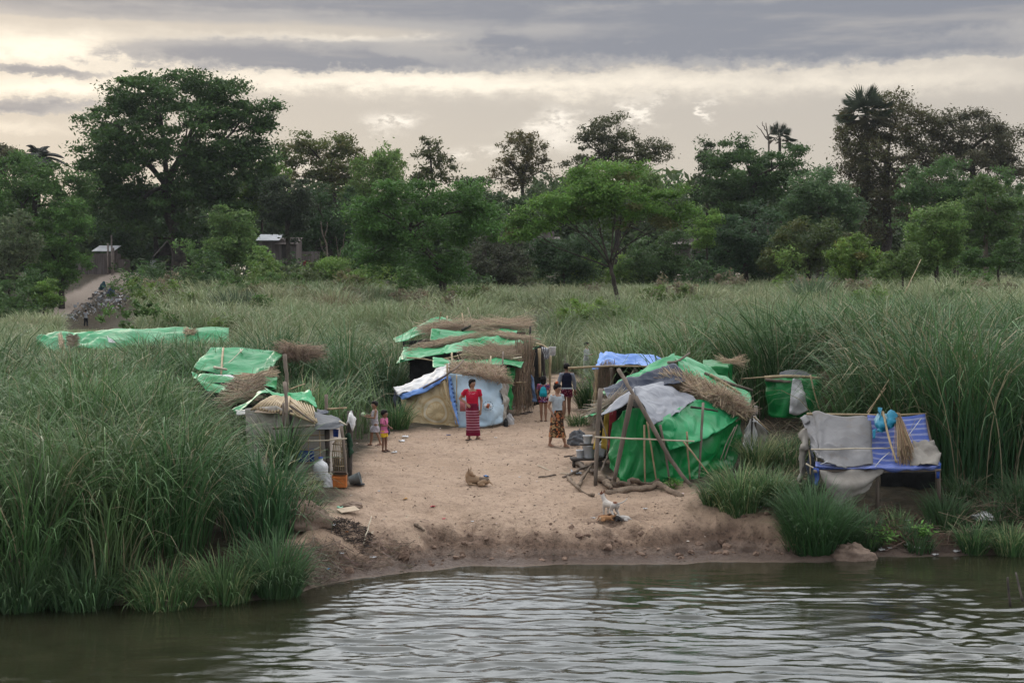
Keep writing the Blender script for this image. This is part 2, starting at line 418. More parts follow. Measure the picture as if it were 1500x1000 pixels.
M['bark'] = stone('bark', (.030, .024, .02), (.065, .052, .042), 2, .9, .6, .05)
M['bark_lt'] = stone('pale_bark', (.09, .07, .055), (.15, .12, .095), 2, .9, .6, .05)
M['deadwood'] = stone('bleached_deadwood', (.22, .18, .16), (.34, .29, .26), 1.5, .85, .5, .04)
M['plank'] = stone('old_planks', (.10, .082, .075), (.19, .16, .15), 1.5, .85, .6, .03, stretch=(3, 3, .3))
M['darkwood'] = stone('dark_timber', (.035, .03, .028), (.07, .06, .055), 2, .85, .4, .02)
M['tin'] = stone('tin_sheet', (.38, .40, .43), (.52, .53, .55), 1.2, .45, .15, .02, c3=(.3, .28, .27))
M['plast_white'] = plain('white_plastic', (.55, .56, .57), .4, .12, 6, .05)
M['clay'] = stone('dried_clay', (.17, .12, .09), (.26, .19, .145), 4, .9, .8, .05)
M['mudclod'] = stone('mud_clod', (.11, .07, .05), (.25, .17, .125), 5, .95, .8, .03)
M['brownmat'] = stone('brown_mat', (.13, .095, .065), (.2, .15, .105), 6, .85, .4, .01)
M['dark'] = plain('interior_shade_black_cloth', (.02, .02, .02), .9)  # near-black: painted shade inside huts, also black bags and strap
M['cardboard'] = plain('cardboard', (.42, .33, .24), .85, .1, 8, .1)
M['orange'] = plain('orange_plastic', (.45, .14, .03), .5, .2, 8, .1)
M['brownboard'] = plain('brown_board', (.10, .07, .055), .8)
M['bucketgrey'] = plain('grey_plastic', (.10, .115, .115), .5)
M['rubber'] = plain('dark_rubber', (.02, .02, .022), .7)
M['sack'] = tarp('woven_white_sack', (.45, .44, .44), .7, 9, dirta=.6, dirt=(.2, .17, .14))
M['leaf'] = attrmat('leaves', .55, .36, .25)
M['grass'] = attrmat('grass_blades', .55, .25, .2)

# striped blue sheet
def striped():
    m, nt, b, ob, uv = newmat('blue_white_striped_tarpaulin')
    x, y, z = sep(nt, uv)
    w = noise(nt, ob, 3, 3)
    s = ((y*9.0+w*.5).f('FRACT')-.5).f('ABSOLUTE').step(.10, .22)
    s2 = ((y*27.0+w*.5).f('FRACT')-.5).f('ABSOLUTE').step(.2, .3)
    c = mixc(nt, s, (.235, .265, .46), (.035, .08, .35)); c = mixc(nt, s2*.25, c, (.06, .12, .42))
    c = mixc(nt, noise(nt, ob, 4, 6, .7).step(.45, .75)*.55, c, (.17, .16, .19))
    setc(nt, b, c); b.inputs['Roughness'].default_value = .5
    n1 = noise(nt, ob, 6, 4); bump(nt, b, (n1-.5).f('ABSOLUTE')*-2.0+noise(nt, ob, 1.5), .6, .03)
    return m
M['stripe'] = striped()
def printed_yellow():
    m, nt, b, ob, uv = newmat('yellow_printed_cloth')
    x, y, z = sep(nt, uv)
    dx, dy = (x-.62)*2.3, (y-.42)*2.0
    r = (dx*dx+dy*dy).f('SQRT'); an = dy.f('ARCTAN2', dx)
    ring = (r-.62).f('ABSOLUTE').step(.06, .03).f('MAXIMUM', (r-.42).f('ABSOLUTE').step(.035, .015))
    sp_ = (an*(12/6.28318)).f('FRACT').__sub__(.5).f('ABSOLUTE').step(.13, .06)*r.step(.44, .4)*r.step(.08, .12)
    vine = (noise(nt, uv, 5, 1)-.5).f('ABSOLUTE').step(.05, .02)*r.step(.68, .75)
    k = ring.f('MAXIMUM', sp_).f('MAXIMUM', vine)
    c = mixc(nt, noise(nt, ob, 1.5, 4).step(.3, .7), (.42, .32, .175), (.50, .40, .25))
    c = mixc(nt, k*.55, c, (.36, .225, .075))
    c = mixc(nt, (r-.52).f('ABSOLUTE').step(.07, .05)*.35, c, (.5, .47, .4))
    c = mixc(nt, noise(nt, ob, 2.3, 6, .7).step(.5, .8)*.4, c, (.2, .16, .12))
    setc(nt, b, c); b.inputs['Roughness'].default_value = .8
    n1 = noise(nt, ob, 5, 4); bump(nt, b, (n1-.5).f('ABSOLUTE')*-2.0, .4, .03)
    return m
M['yellowprint'] = printed_yellow()
def matmat():
    m, nt, b, ob, uv = newmat('woven_bamboo_mat')
    x, y, z = sep(nt, uv)
    wx = ((x*46.0).f('FRACT')-.5).f('ABSOLUTE'); wy = ((y*60.0).f('FRACT')-.5).f('ABSOLUTE')
    c = mixc(nt, noise(nt, ob, 1.7, 5, .6).step(.35, .65), (.42, .375, .335), (.54, .49, .44))
    c = mixc(nt, (wx*wy*4.0)*.35, c, (.2, .17, .15))
    setc(nt, b, c); b.inputs['Roughness'].default_value = .8; bump(nt, b, wx+wy, .3, .01)
    return m
M['mat'] = matmat()

# ------------------------------------------------------------------ world: evening overcast
SUN_EL, SUN_AZ = math.radians(14), math.radians(-24)
w = bpy.data.worlds.new("World"); sc.world = w; w.use_nodes = True
nt = w.node_tree; bg = nt.nodes['Background']
tc = nt.nodes.new('ShaderNodeTexCoord'); D = M_(nt, tc.outputs['Generated'])
X, Y, Z = sep(nt, D)
az = X.f('ARCTAN2', Y); el = Z.f('ARCSINE')
def pxu(px): return math.atan((px-750)/F)
def pyv(py): return math.atan((421-py)/F)
wv = comb(nt, az*14.0, el*44.0, 0.0)
n1 = noise(nt, wv, 1.0, 5, .6); n2 = noise(nt, comb(nt, az*6.0+3.1, el*50.0, 1.7), 1.0, 5, .55); n3 = noise(nt, comb(nt, az*40.0, el*70.0, 3.0), 1.0, 5, .62)
n4 = noise(nt, comb(nt, az*90.0, el*150.0, 5.0), 1.0, 6, .65)
ua = az+(n1-.5)*.10+(n3-.5)*.05; va = el+(n1-.5)*.016+(n3-.5)*.014+(n4-.5)*.008
def blob(px, py, rx, ry, amp=1.0):
    a = (ua-pxu(px))*(F/rx); b = (va-pyv(py))*(F/ry)
    return ((a*a+b*b)*-1.0).f('EXPONENT')*amp
dark = blob(330, 88, 190, 24, .9)+blob(560, 97, 160, 10, .6)+blob(60, 122, 95, 9, 1.15)+blob(30, 172, 110, 12, .95)+blob(1450, 35, 260, 34, .6)+blob(120, 40, 220, 16, .35)+blob(1000, 70, 430, 38, 1.1)+blob(1420, 95, 220, 16, .45)+blob(740, 60, 40, 20, .3)
dark = dark+(el-pyv(58)).step(0, .020)*(.86+(n2-.5)*1.1+(n3-.5)*.25)
dark = dark*(.30+n2*.55+n3*.45+n4*.35)
lowtan = mixc(nt, el.step(pyv(330), pyv(120)), (.66, .59, .485), (.59, .54, .475))
lowtan = mixc(nt, az.step(pxu(500), pxu(1500))*.35, lowtan, (.52, .48, .43))
band = blob(500, 122, 330, 15, .95)+blob(1050, 130, 420, 17, .8)+blob(60, 92, 150, 20, 1.1)+blob(90, 146, 130, 13, 1.05)+blob(560, 68, 260, 9, 1.1)+blob(1380, 100, 200, 10, .35)+blob(30, 200, 80, 8, .5)
puff = blob(582, 178, 30, 9, 1.0)+blob(545, 190, 22, 16, .4)+blob(820, 176, 30, 16, .9)+blob(815, 205, 45, 16, .6)+blob(942, 166, 12, 16, 1.0)+blob(1037, 166, 9, 14, .8)+blob(690, 225, 30, 7, .6)+blob(415, 240, 40, 8, .7)
puff = puff*(n3*.5+n4*.5-.40).step(0, .12)
c = mixc(nt, (band*(n2*1.25+n4*.8-.12)).f('MINIMUM', 1.0), lowtan, (1.05, .95, .79))
c = mixc(nt, (puff*1.3).f('MINIMUM', 1.0), c, (1.0, .92, .80))
c = mixc(nt, dark.step(.32, .58), c, (.43, .42, .42))
c = mixc(nt, dark.step(.55, .95), c, (.27, .285, .325))
c = mixc(nt, (dark-.2).step(.0, .2)*(n2.step(.5, .7))*.35, c, (.62, .57, .51))
# above the picture and behind the viewer: bright, cool, broken overcast
hi = mixc(nt, noise(nt, comb(nt, X*3.0, Y*3.0, Z*7.0), 1.0, 5, .6).step(.3, .7), (1.6, 1.64, 1.70), (2.6, 2.6, 2.58))
c = mixc(nt, 1.0, c, (.87, .87, .88), 'MULTIPLY')
c = mixc(nt, el.step(.21, .30), c, hi)
back = mixc(nt, (Y*-1.0).step(-.2, .5), c, (.60, .63, .69))
sky = nt.nodes.new('ShaderNodeTexSky'); sky.sky_type = 'NISHITA'; sky.sun_disc = False
sky.sun_elevation = SUN_EL; sky.sun_rotation = SUN_AZ; sky.dust_density = 3
nsky = mixc(nt, 1.0, M_(nt, sky.outputs[0]), (.1, .1, .1), 'MULTIPLY')
fin = mixc(nt, .02, back, nsky)
fin = mixc(nt, el.step(-.02, -.06), fin, (.10, .095, .08))
nt.links.new(fin.k, bg.inputs[0]); bg.inputs[1].default_value = 1.0
ld = bpy.data.lights.new('sun', 'SUN'); ld.energy = .6; ld.angle = math.radians(14); ld.color = (1, .88, .72)
so = bpy.data.objects.new('sun', ld); COL.objects.link(so)
sd = Vector((math.sin(SUN_AZ)*math.cos(SUN_EL), math.cos(SUN_AZ)*math.cos(SUN_EL), math.sin(SUN_EL)))
so.rotation_euler = sd.to_track_quat('Z', 'Y').to_euler(); so.location = (-60, 100, 60)
sc.view_settings.view_transform = 'Standard'; sc.view_settings.look = 'None'; sc.view_settings.exposure = .22; sc.view_settings.gamma = 1
sc.render.engine = 'CYCLES'; sc.cycles.use_denoising = True
try: sc.cycles.denoiser = 'OPENIMAGEDENOISE'
except Exception: pass
sc.cycles.max_bounces = 6; sc.cycles.diffuse_bounces = 2; sc.cycles.glossy_bounces = 3; sc.cycles.transmission_bounces = 4; sc.cycles.volume_bounces = 0
sc.cycles.sample_clamp_indirect = 4

# ------------------------------------------------------------------ terrain sheet
ys = np.concatenate([[-60, 0, 12], np.arange(20, 46, .07), 46*1.0125**np.arange(0, 215), [700, 900, 1400]])
us = np.concatenate([[-30, -4, -1.2, -.7], np.arange(-.44, .4401, .0019), [.7, 1.2, 4, 30]])
UU, YY = np.meshgrid(us, ys)
XX = UU*np.maximum(YY, 20)
ZZ = gz(XX, YY)
nu, nv = len(us), len(ys); idx = np.arange(nu*nv).reshape(nv, nu)
Q = np.stack([idx[:-1, :-1], idx[:-1, 1:], idx[1:, 1:], idx[1:, :-1]], -1).reshape(-1, 4)
sm = sst(-.35, .45, sandd(XX, YY)); tr = 1-sst(1.3, 2.2, trackd(XX, YY)+(fbm(XX*.7, YY*.7, 33)-.5)*1.2)
mound = np.exp(-(((XX/np.maximum(YY, 1)+.27)/.014)**2+((YY-163)/9)**2))
lip = sst(.0, .1, YY-shore(XX))*(1-sst(.55, 1.0, ZZ+(fbm(XX*1.7, YY*1.7, 35)-.5)*.5+(fbm(XX*6, YY*6, 36)-.5)*.3)*0-sst(.26, .60, ZZ+(fbm(XX*1.7, YY*1.7, 35)-.5)*.55+(fbm(XX*6, YY*6, 36)-.5)*.35))*(1-sst(2.5, 4, YY-shore(XX)))          # bare mud along the water
colr = np.stack([np.maximum(sm, 0), np.maximum(tr, np.clip(mound*1.4, 0, 1)), lip], -1).reshape(-1, 3)
def groundmat():
    m, nt, b, ob, uv = newmat('river_bank_ground')
    a = nt.nodes.new('ShaderNodeAttribute'); a.attribute_name = 'col'
    s, t, l = sep(nt, M_(nt, a.outputs['Color'])); x, y, z = sep(nt, ob)
    nb = noise(nt, ob, .35, 5, .6); nm = noise(nt, ob, 2.2, 5, .65); nf = noise(nt, ob, 11, 4, .7); ng = noise(nt, ob, 45, 3, .6)
    sand = mixc(nt, nb.step(.3, .7), (.44, .308, .215), (.525, .38, .278))
    sand = mixc(nt, nm.step(.46, .68)*.5, sand, (.33, .23, .165))
    sand = mixc(nt, nf.step(.55, .68)*.55, sand, (.19, .13, .098)); sand = mixc(nt, noise(nt, ob, 24, 4, .75).step(.58, .68)*.6, sand, (.15, .10, .075))
    sand = mixc(nt, ng.step(.6, .75)*.35, sand, (.47, .38, .31))
    mud = mixc(nt, nm.step(.35, .65), (.125, .078, .055), (.23, .152, .11))
    mud = mixc(nt, nf.step(.48, .62)*.75, mud, (.06, .04, .03))
    soil = mixc(nt, nm.step(.35, .65), (.045, .038, .024), (.085, .066, .042))
    tk = mixc(nt, nf.step(.4, .65), (.46, .38, .32), (.36, .28, .23))
    c = mixc(nt, s, soil, sand); c = mixc(nt, t, c, tk)
    scarp = l*((nm-.5)*.9+1.0).f('MINIMUM', 1.0)
    c = mixc(nt, scarp*.92, c, mud)
    c = mixc(nt, z.step(.16, .05)*.75, c, (.125, .092, .075))
    c = mixc(nt, z.step(.10, .13)*z.step(.24, .16)*.3*s, c, (.30, .24, .2))
    setc(nt, b, c); nt.links.new((z.step(.02, .2)*.5+.4).k, b.inputs['Roughness']); b.inputs['Specular IOR Level'].default_value = .25
    bump(nt, b, nm*1.0+nf*1.1+ng*.5, 1.0, .10)
    return m
M['ground'] = groundmat()
o = mesh_np('ground', np.stack([XX, YY, ZZ], -1).reshape(-1, 3), Q, M['ground'], col=colr, smooth=True); tag(o, kind='structure')

# ------------------------------------------------------------------ river
def rip(x, y):
    """small wind and current ripples, calmer close to the banks"""
    wx = x+(fbm(x*.5, y*.5, 41)-.5)*4.0
    ph = (fbm(x*.55, y*.9, 42)-.5)*15; ph2 = (fbm(x*.9+7, y*1.2, 48)-.5)*13
    a = .22+1.25*sst(.3, .68, fbm(x*.42, y*.5, 43))
    z = .0060*np.sin(y*12.0+wx*1.3+ph)+.0055*np.sin(y*8.6-wx*1.7+ph2+1)+.0030*np.sin(y*21+wx*2.6+ph*.7+ph2)
    z = z+(fbm(x*1.6, y*5.0, 44)-.5)*.026+(fbm(x*5, y*12, 45)-.5)*.009
    calm = sst(.1, 3.2, shore(x)-y)*(.34+.66*sst(-3.6, -1.0, x+(24-y)*.25))
    # rings where something broke the surface
    cx, cy = P(655, 880, 23.2)[0], 23.4; r = np.hypot((x-cx)*.75, y-cy)
    ring = np.exp(-(r/1.1)**2)*(.006*np.sin(r*26)+(vn(x*16, y*22, 47)-.5)*.016)
    return z*a*(.10+1.15*calm)+ring
wy = np.concatenate([[-400, -100, 0, 10], np.arange(15.5, 28.6, .035), [30, 34]])
wx_ = np.concatenate([[-900, -200, -60, -20], np.arange(-11, 11.01, .06), [20, 60, 200, 900]])
XX, YY = np.meshgrid(wx_, wy); ZZ = rip(XX, YY)*((np.abs(XX) < 11.1) & (YY > 15) & (YY < 29))
nu, nv = len(wx_), len(wy); idx = np.arange(nu*nv).reshape(nv, nu)
Q = np.stack([idx[:-1, :-1], idx[:-1, 1:], idx[1:, 1:], idx[1:, :-1]], -1).reshape(-1, 4)
m, nt, b, ob, uv = newmat('river_water')
n1 = noise(nt, ob, 1.1, 3)
setc(nt, b, mixc(nt, n1.step(.3, .7), (.020, .021, .011), (.030, .029, .016)))
b.inputs['Roughness'].default_value = .25; b.inputs['Specular IOR Level'].default_value = 0
mp = nt.nodes.new('ShaderNodeMapping'); mp.inputs['Scale'].default_value = (1, 2.6, 1); nt.links.new(ob.k, mp.inputs[0])
bn = nt.nodes.new('ShaderNodeBump'); bn.inputs['Strength'].default_value = .16; bn.inputs['Distance'].default_value = .02
nt.links.new(noise(nt, M_(nt, mp.outputs[0]), 6, 3).k, bn.inputs['Height'])
gl = nt.nodes.new('ShaderNodeBsdfGlossy'); gl.inputs['Roughness'].default_value = .04; nt.links.new(bn.outputs[0], gl.inputs['Normal'])
gl.inputs['Color'].default_value = (.93, .96, 1, 1)
fr = nt.nodes.new('ShaderNodeFresnel'); fr.inputs['IOR'].default_value = 1.5; nt.links.new(bn.outputs[0], fr.inputs['Normal'])
mx = nt.nodes.new('ShaderNodeMixShader'); nt.links.new((M_(nt, fr.outputs[0])*.92).f('MINIMUM', .9).k, mx.inputs[0])
nt.links.new(b.outputs[0], mx.inputs[1]); nt.links.new(gl.outputs[0], mx.inputs[2]); nt.links.new(mx.outputs[0], nt.nodes['Material Output'].inputs[0])
o = mesh_np('river_water', np.stack([XX, YY, ZZ], -1).reshape(-1, 3), Q, m, smooth=True); tag(o, kind='structure')

# thin evening haze over the whole valley
m = bpy.data.materials.new('haze_air'); m.use_nodes = True; nt = m.node_tree; nt.nodes.remove(nt.nodes['Principled BSDF'])
pv = nt.nodes.new('ShaderNodeVolumePrincipled'); pv.inputs['Density'].default_value = .0001; pv.inputs['Color'].default_value = (.80, .86, .94, 1); pv.inputs['Anisotropy'].default_value = .2
nt.links.new(pv.outputs[0], nt.nodes['Material Output'].inputs['Volume'])
o = MB().box((0, 200, 16), (900, 700, 46)).obj('haze', m, None, False); tag(o, kind='stuff')
# ------------------------------------------------------------------ vegetation
def blades(base, az, L, th0, bend, wd, col, nseg=5, tipc=None):
    n = len(base); s = np.linspace(0, 1, nseg+1)
    th = th0[:, None]+bend[:, None]*s[None]**1.9
    tm = (th[:, 1:]+th[:, :-1])/2; ds = (L/nseg)[:, None]
    r = np.concatenate([np.zeros((n, 1)), np.cumsum(np.sin(tm)*ds, 1)], 1)
    z = np.concatenate([np.zeros((n, 1)), np.cumsum(np.cos(tm)*ds, 1)], 1)
    ca, sa = np.cos(az)[:, None], np.sin(az)[:, None]
    C = np.stack([base[:, 0:1]+r*ca, base[:, 1:2]+r*sa, base[:, 2:3]+z], -1)
    tw = az[:, None]+math.pi/2+(rng.random((n, 1))-.5)*1.6
    W = (wd[:, None]*(.55+.9*s-1.40*s**2.4)[None]).clip(.0008)
    S = np.stack([np.cos(tw)*W, np.sin(tw)*W, (rng.random((n, 1))-.5)*.5*W], -1)
    V = np.stack([C-S, C+S], 2).reshape(-1, 3)
    k = (nseg+1)*2; b = (np.arange(n)*k)[:, None, None]; i = (np.arange(nseg)*2)[None, :, None]
    Q = (b+i+np.array([0, 1, 3, 2])[None, None]).reshape(-1, 4)
    c = np.repeat(col[:, None], nseg+1, 1)
    if tipc is not None:
        f = (s**2)[None, :, None]*.75; c = c*(1-f)+tipc[:, None]*f  # paler blade tips: drier ends plus painted highlights
    return V, Q, np.repeat(c.reshape(-1, 3), 2, 0)
def gcol(n, x, y, dry=.1):
    """per-blade natural colours: blue-green, mid green, yellowish, dry"""
    pal = np.array([(.026, .055, .030), (.050, .098, .044), (.085, .142, .065), (.145, .195, .10), (.18, .21, .145), (.32, .27, .175)])
    k = fbm(x*.35, y*.35, 51); k2 = rng.random(n)
    i = np.clip((k*3.2+rng.random(n)*2.6-.9), 0, 4.99).astype(int)
    i = np.where(k2 < dry, 5, np.minimum(i, 4))
    return np.clip(pal[i]*np.array([.92, 1.16, .86])*(1+(rng.random((n, 1))-.5)*.6), 0, 1)
# sight lines the photograph keeps open over the grass: (px0, px1, depth limit, lowest px row the tips may reach)
SIGHT = [(40, 190, 66.4, 503), (190, 350, 66.4, 488), (870, 1000, 60, 460), (1000, 1120, 62, 440), (1120, 1650, 62, 424), (1040, 1330, 200, 405), (1330, 1650, 200, 388), (275, 490, 40.6, 551), (278, 412, 36.2, 596), (345, 400, 31.0, 600), (396, 430, 30.6, 635), (430, 460, 30.6, 672), (455, 540, 31, 705), (560, 620, 40, 600), (570, 600, 47, 520), (1080, 1215, 37.2, 590), (-60, 290, 34, 528), (860, 1110, 39, 535), (1150, 1400, 29.6, 690), (843, 878, 58, 531), (-60, 560, 200, 404), (560, 1050, 200, 412), (90, 200, 150, 482)]
def capz(x, y):
    px = 750+F*x/y; r = np.full(np.shape(x), 9.0); g = gz(x, y)
    for a, b, Yl, py in SIGHT:
        k = (px > a) & (px < b) & (y < Yl); z = HC-(py-421)*y/F-g
        r = np.where(k, np.minimum(r, np.maximum(z, 0)*.92), r)
    return r
def grass_mass(name, poly, density, hfun, wd, dry=.08, excl=None, seg=5, pale=0.0, per=1.0, R=1.0):
    """tall river grass: overlapping fountains of arching blades; density = blades per square metre, per = fountains per square metre, R = their radius"""
    poly = [np.asarray(p)[:2] for p in poly]; A = np.array(poly); lo, hi = A.min(0), A.max(0); area = (hi-lo).prod()
    m = int(area*per); mx, my = lo[0]+rng.random(m)*(hi-lo)[0], lo[1]+rng.random(m)*(hi-lo)[1]
    k = inpoly(mx, my, poly) > -.3*R; mx, my = mx[k], my[k]; m = len(mx)
    mr = R*(.55+.8*rng.random(m)); mh = hfun(mx, my)*(.38+.65*fbm(mx*.25, my*.25, 61)+.62*rng.random(m))
    pal = np.array([(.034, .080, .034), (.050, .108, .040), (.072, .140, .052), (.110, .175, .070), (.130, .170, .095), (.20, .195, .115)])
    ki = np.clip(fbm(mx*.12, my*.12, 51)*4.5+rng.random(m)*2.6-1.4, 0, 4.99).astype(int); ki = np.where(rng.random(m) < dry*.5, 5, ki); mc = pal[ki]*(.75+.5*rng.random((m, 1)))
    w_ = mr**2; n = int(area*density*k.mean()); i = rng.choice(m, n, p=w_/w_.sum())
    az = rng.random(n)*2*math.pi; q = np.sqrt(rng.random(n))**1.15; rr = mr[i]*q
    x, y = mx[i]+rr*np.cos(az), my[i]+rr*np.sin(az)
    H = mh[i]*(1-.38*q**2)*(.62+.6*rng.random(n))
    k = (inpoly(x, y, poly) > -.25) & (sandd(x, y) < -.1) & (y-shore(x) > -.08) & (trackd(x, y) > 2.0)
    for (cx, cy, r) in (excl or []): k &= np.hypot(x-cx, y-cy) > r
    H = np.minimum(H, capz(x, y)*(.75+.35*rng.random(n))); k &= H > .15
    x, y, H, az, q, i = x[k], y[k], H[k], az[k], q[k], i[k]; n = len(x)
    straight = rng.random(n) < .16
    th0 = .03+.34*q*rng.random(n); bend = np.where(straight, .3*rng.random(n), .75+1.9*rng.random(n))
    L = H*np.where(straight, 1.1, 1.12+.16*bend)
    col = mc[i]*(.62+.76*rng.random((n, 1)))*(1+(rng.random((n, 3))-.5)*.16)
    d_ = rng.random(n) < dry; col[d_] = np.array([.30, .25, .16])*(.6+.7*rng.random((d_.sum(), 1)))
    if pale: pl = np.clip(pale*(.15+1.7*fbm(mx*.07, my*.07, 57))*(.6+.8*rng.random(m)), 0, .85)[i][:, None]; col = col*(1-pl)+np.array([.34, .36, .205])*pl*(.7+.6*rng.random((n, 1)))
    V, Q, Cc = blades(np.stack([x, y, gz(x, y)-.03], -1), az+rng.normal(0, .8, n), L, th0, bend, wd*(.5+.9*rng.random(n)), np.clip(col, 0, 1), seg, tipc=np.clip(col*.9+np.array([.045, .068, .028]), 0, 1))
    o = mesh_np(name, V, Q, M['grass'], col=Cc, origin=(A[:, 0].mean(), A[:, 1].mean(), 1))
    return tag(o, kind='stuff')
def tussock(name, px, py, h, rad, n, label, dry=.15, wd=.011, bend=1.5, group=None, cat='grass clump', pal=None, base=None, th=.5):
    b = G(px, py) if base is None else np.asarray(base)
    az = rng.random(n)*2*math.pi; rr = rad*np.sqrt(rng.random(n))
    bx, by = b[0]+rr*np.cos(az), b[1]+rr*np.sin(az)
    B = np.stack([bx, by, gz(bx, by)-.03], -1)
    col = gcol(n, np.full(n, b[0]*3.), np.full(n, b[1]*2.), dry)
    if pal is not None: col = tone(pal, n, .35, .1)
    V, Q, C = blades(B, az+rng.normal(0, .5, n), h*(.5+.7*rng.random(n)), .06+th*(rr/rad)*rng.random(n)+.04, .3+bend*rng.random(n), wd*(.6+.8*rng.random(n)), col, 6, tipc=col*.7+np.array([.12, .12, .08])*.4)
    o = mesh_np(name, V, Q, M['grass'], col=C, origin=b)
    return tag(o, label, cat, group)

def crown(ells, ncl, nleaf, size, rc, base, tonev=.22, flat=.6, up=.5, hollow=.55, warm=None, warmf=0.0):
    """leaf blades gathered in clumps over the outside and inside of several lobes"""
    ells = [(np.asarray(c), np.asarray(r)) for c, r in ells]
    w_ = np.array([(r[0]*r[2])**.9 for c, r in ells]); w_ /= w_.sum()
    which = rng.choice(len(ells), ncl, p=w_)
    d = rng.normal(0, 1, (ncl, 3)); d /= np.linalg.norm(d, axis=1, keepdims=True)
    rad = (hollow**3+(1-hollow**3)*rng.random(ncl))**(1/3.)*(.86+.28*rng.random(ncl))
    cc = np.array([ells[i][0] for i in which])+d*rad[:, None]*np.array([ells[i][1] for i in which])
    li = rng.integers(0, ncl, nleaf); rcl = rc*(.55+.9*rng.random(ncl))
    p = cc[li]+np.clip(rng.normal(0, .5, (nleaf, 3)), -1.25, 1.25)*rcl[li][:, None]*np.array([1, 1, flat])
    nrm = rng.normal(0, 1, (nleaf, 3))+np.array([0, 0, up*2]); nrm /= np.linalg.norm(nrm, axis=1, keepdims=True)
    sz_ = size*(.5+1.0*rng.random(nleaf)**1.6)
    t = np.cross(nrm, rng.normal(0, 1, (nleaf, 3))); t /= np.linalg.norm(t, axis=1, keepdims=True); b = np.cross(nrm, t)
    s = sz_[:, None]
    V = np.stack([p-t*s, p-b*s*.42+t*s*.1, p+t*s, p+b*s*.42+t*s*.1], 1).reshape(-1, 3)
    ct = 1+(rng.random(ncl)-.5)*2*tonev
    C = np.array(base)[None]*np.array([2.6, 2.4, 1.75])*(ct[li]*(1+(rng.random(nleaf)-.5)*.5))[:, None]*(1+(rng.random((nleaf, 3))-.5)*.2)
    if warm is not None:
        k = (rng.random(ncl) < warmf)[li]; C[k] = C[k]*.4+np.array(warm)*.6*(.7+.6*rng.random((k.sum(), 1)))
    return V, np.arange(nleaf*4).reshape(-1, 4), np.repeat(np.clip(C, 0, 1), 4, 0), cc
def limb(a, b, r0, r1, sag=.12):
    a = np.asarray(a, float); b = np.asarray(b, float); L = np.linalg.norm(b-a)
    pts = []
    off = rng.normal(0, sag*L*.4, 3)
    for t in np.linspace(0, 1, 6):
        q = a*(1-t)+b*t; q = q+off*math.sin(math.pi*t); q[2] += sag*L*math.sin(math.pi*t)*.6; pts.append(q)
    return pts, list(np.linspace(r0, r1, 6))
def tree(name, label, Y, lobes, leaves, size, col, trunk=None, tr=.35, rc=None, cat='tree', group=None, nl=14, bark='bark', clump=None, flat=.6, hollow=.5, warm=None, warmf=0, depth=.9, up=.5, tonev=.24):
    """lobes: (px, py, rx, ry) of each part of the crown in photo pixels at distance Y"""
    k = Y/F
    ells = []
    for i, (px, py, rx, ry) in enumerate(lobes):
        ells.append((P(px, py, Y+(i % 3-1)*.12*rx*k*(i > 0)), (rx*k, rx*k*depth, ry*k)))
    cx = sum(l[0] for l in lobes)/len(lobes)
    if trunk is None: trunk = [(cx, None), (cx, sum(l[1] for l in lobes)/len(lobes))]
    pts = []
    for (px, py) in trunk:
        if py is None:
            q = P(px, 421, Y); q[2] = float(gz(q[0], Y))-.2
        else: q = P(px, py, Y)
        pts.append(q)
    g = pts[0].copy(); g[2] = float(gz(g[0], Y))
    if pts[0][2] > g[2]-.2: pts[0][2] = g[2]-.2
    root = thing(name, g, label, cat, group)
    area = sum(rx*ry for _, _, rx, ry in lobes)*k*k
    rc = rc or .16*max(r[0] for _, r in ells)+.25
    ncl = clump or int(max(30, area*3.2/(rc*rc)))
    V, Q, C, cc = crown(ells, ncl, int(leaves*1.6), size*.78, rc, col, tonev, flat, up, hollow, warm, warmf)
    mesh_np('crown', V, Q, M['leaf'], root, col=C)
    mb = MB(); n = len(pts)
    full = cr(np.array(pts), max(6, n*3)) if n > 2 else lin(np.array(pts), 7)
    full[1:-1] += rng.normal(0, tr*.18, full[1:-1].shape)
    mb.tube(full, list(np.linspace(tr*1.15, tr*.55, len(full))), 9)
    top = full[-1]; nm = max(3, nl//5); pick = [int(rng.integers(len(cc)))]
    for _ in range(nm-1):
        dd = np.min([np.linalg.norm(cc-cc[j], axis=1) for j in pick], 0); pick.append(int(np.argmax(dd*(.6+.8*rng.random(len(cc))))))
    used = set()
    for j, i in enumerate(pick):
        st_ = full[-1-min(len(full)-3, j % 3)]; e = st_+(cc[i]-st_)*.72
        p_, r_ = limb(st_, e, tr*.40, tr*.16, .10); mb.tube(p_, r_, 6)
        near = np.argsort(np.linalg.norm(cc-cc[i], axis=1))[:5]
        for q in near:
            if q in used: continue
            used.add(q); s0 = p_[3+int(rng.integers(3))]; p2, r2 = limb(s0, s0+(cc[q]-s0)*.92, tr*.15, tr*.035); mb.tube(p2, r2, 5)
            e2 = cc[q]+rng.normal(0, rc*.6, 3); p3, r3 = limb(p2[3], e2, tr*.07, tr*.02); mb.tube(p3, r3, 4)
    mb.obj('trunk', M[bark], root)
    return root

GR = (.030, .062, .022); GD = (.018, .038, .018); GM = (.036, .078, .024); GB = (.058, .108, .030); GY = (.075, .125, .035); BR = (.042, .045, .027); GG = (.045, .062, .042)
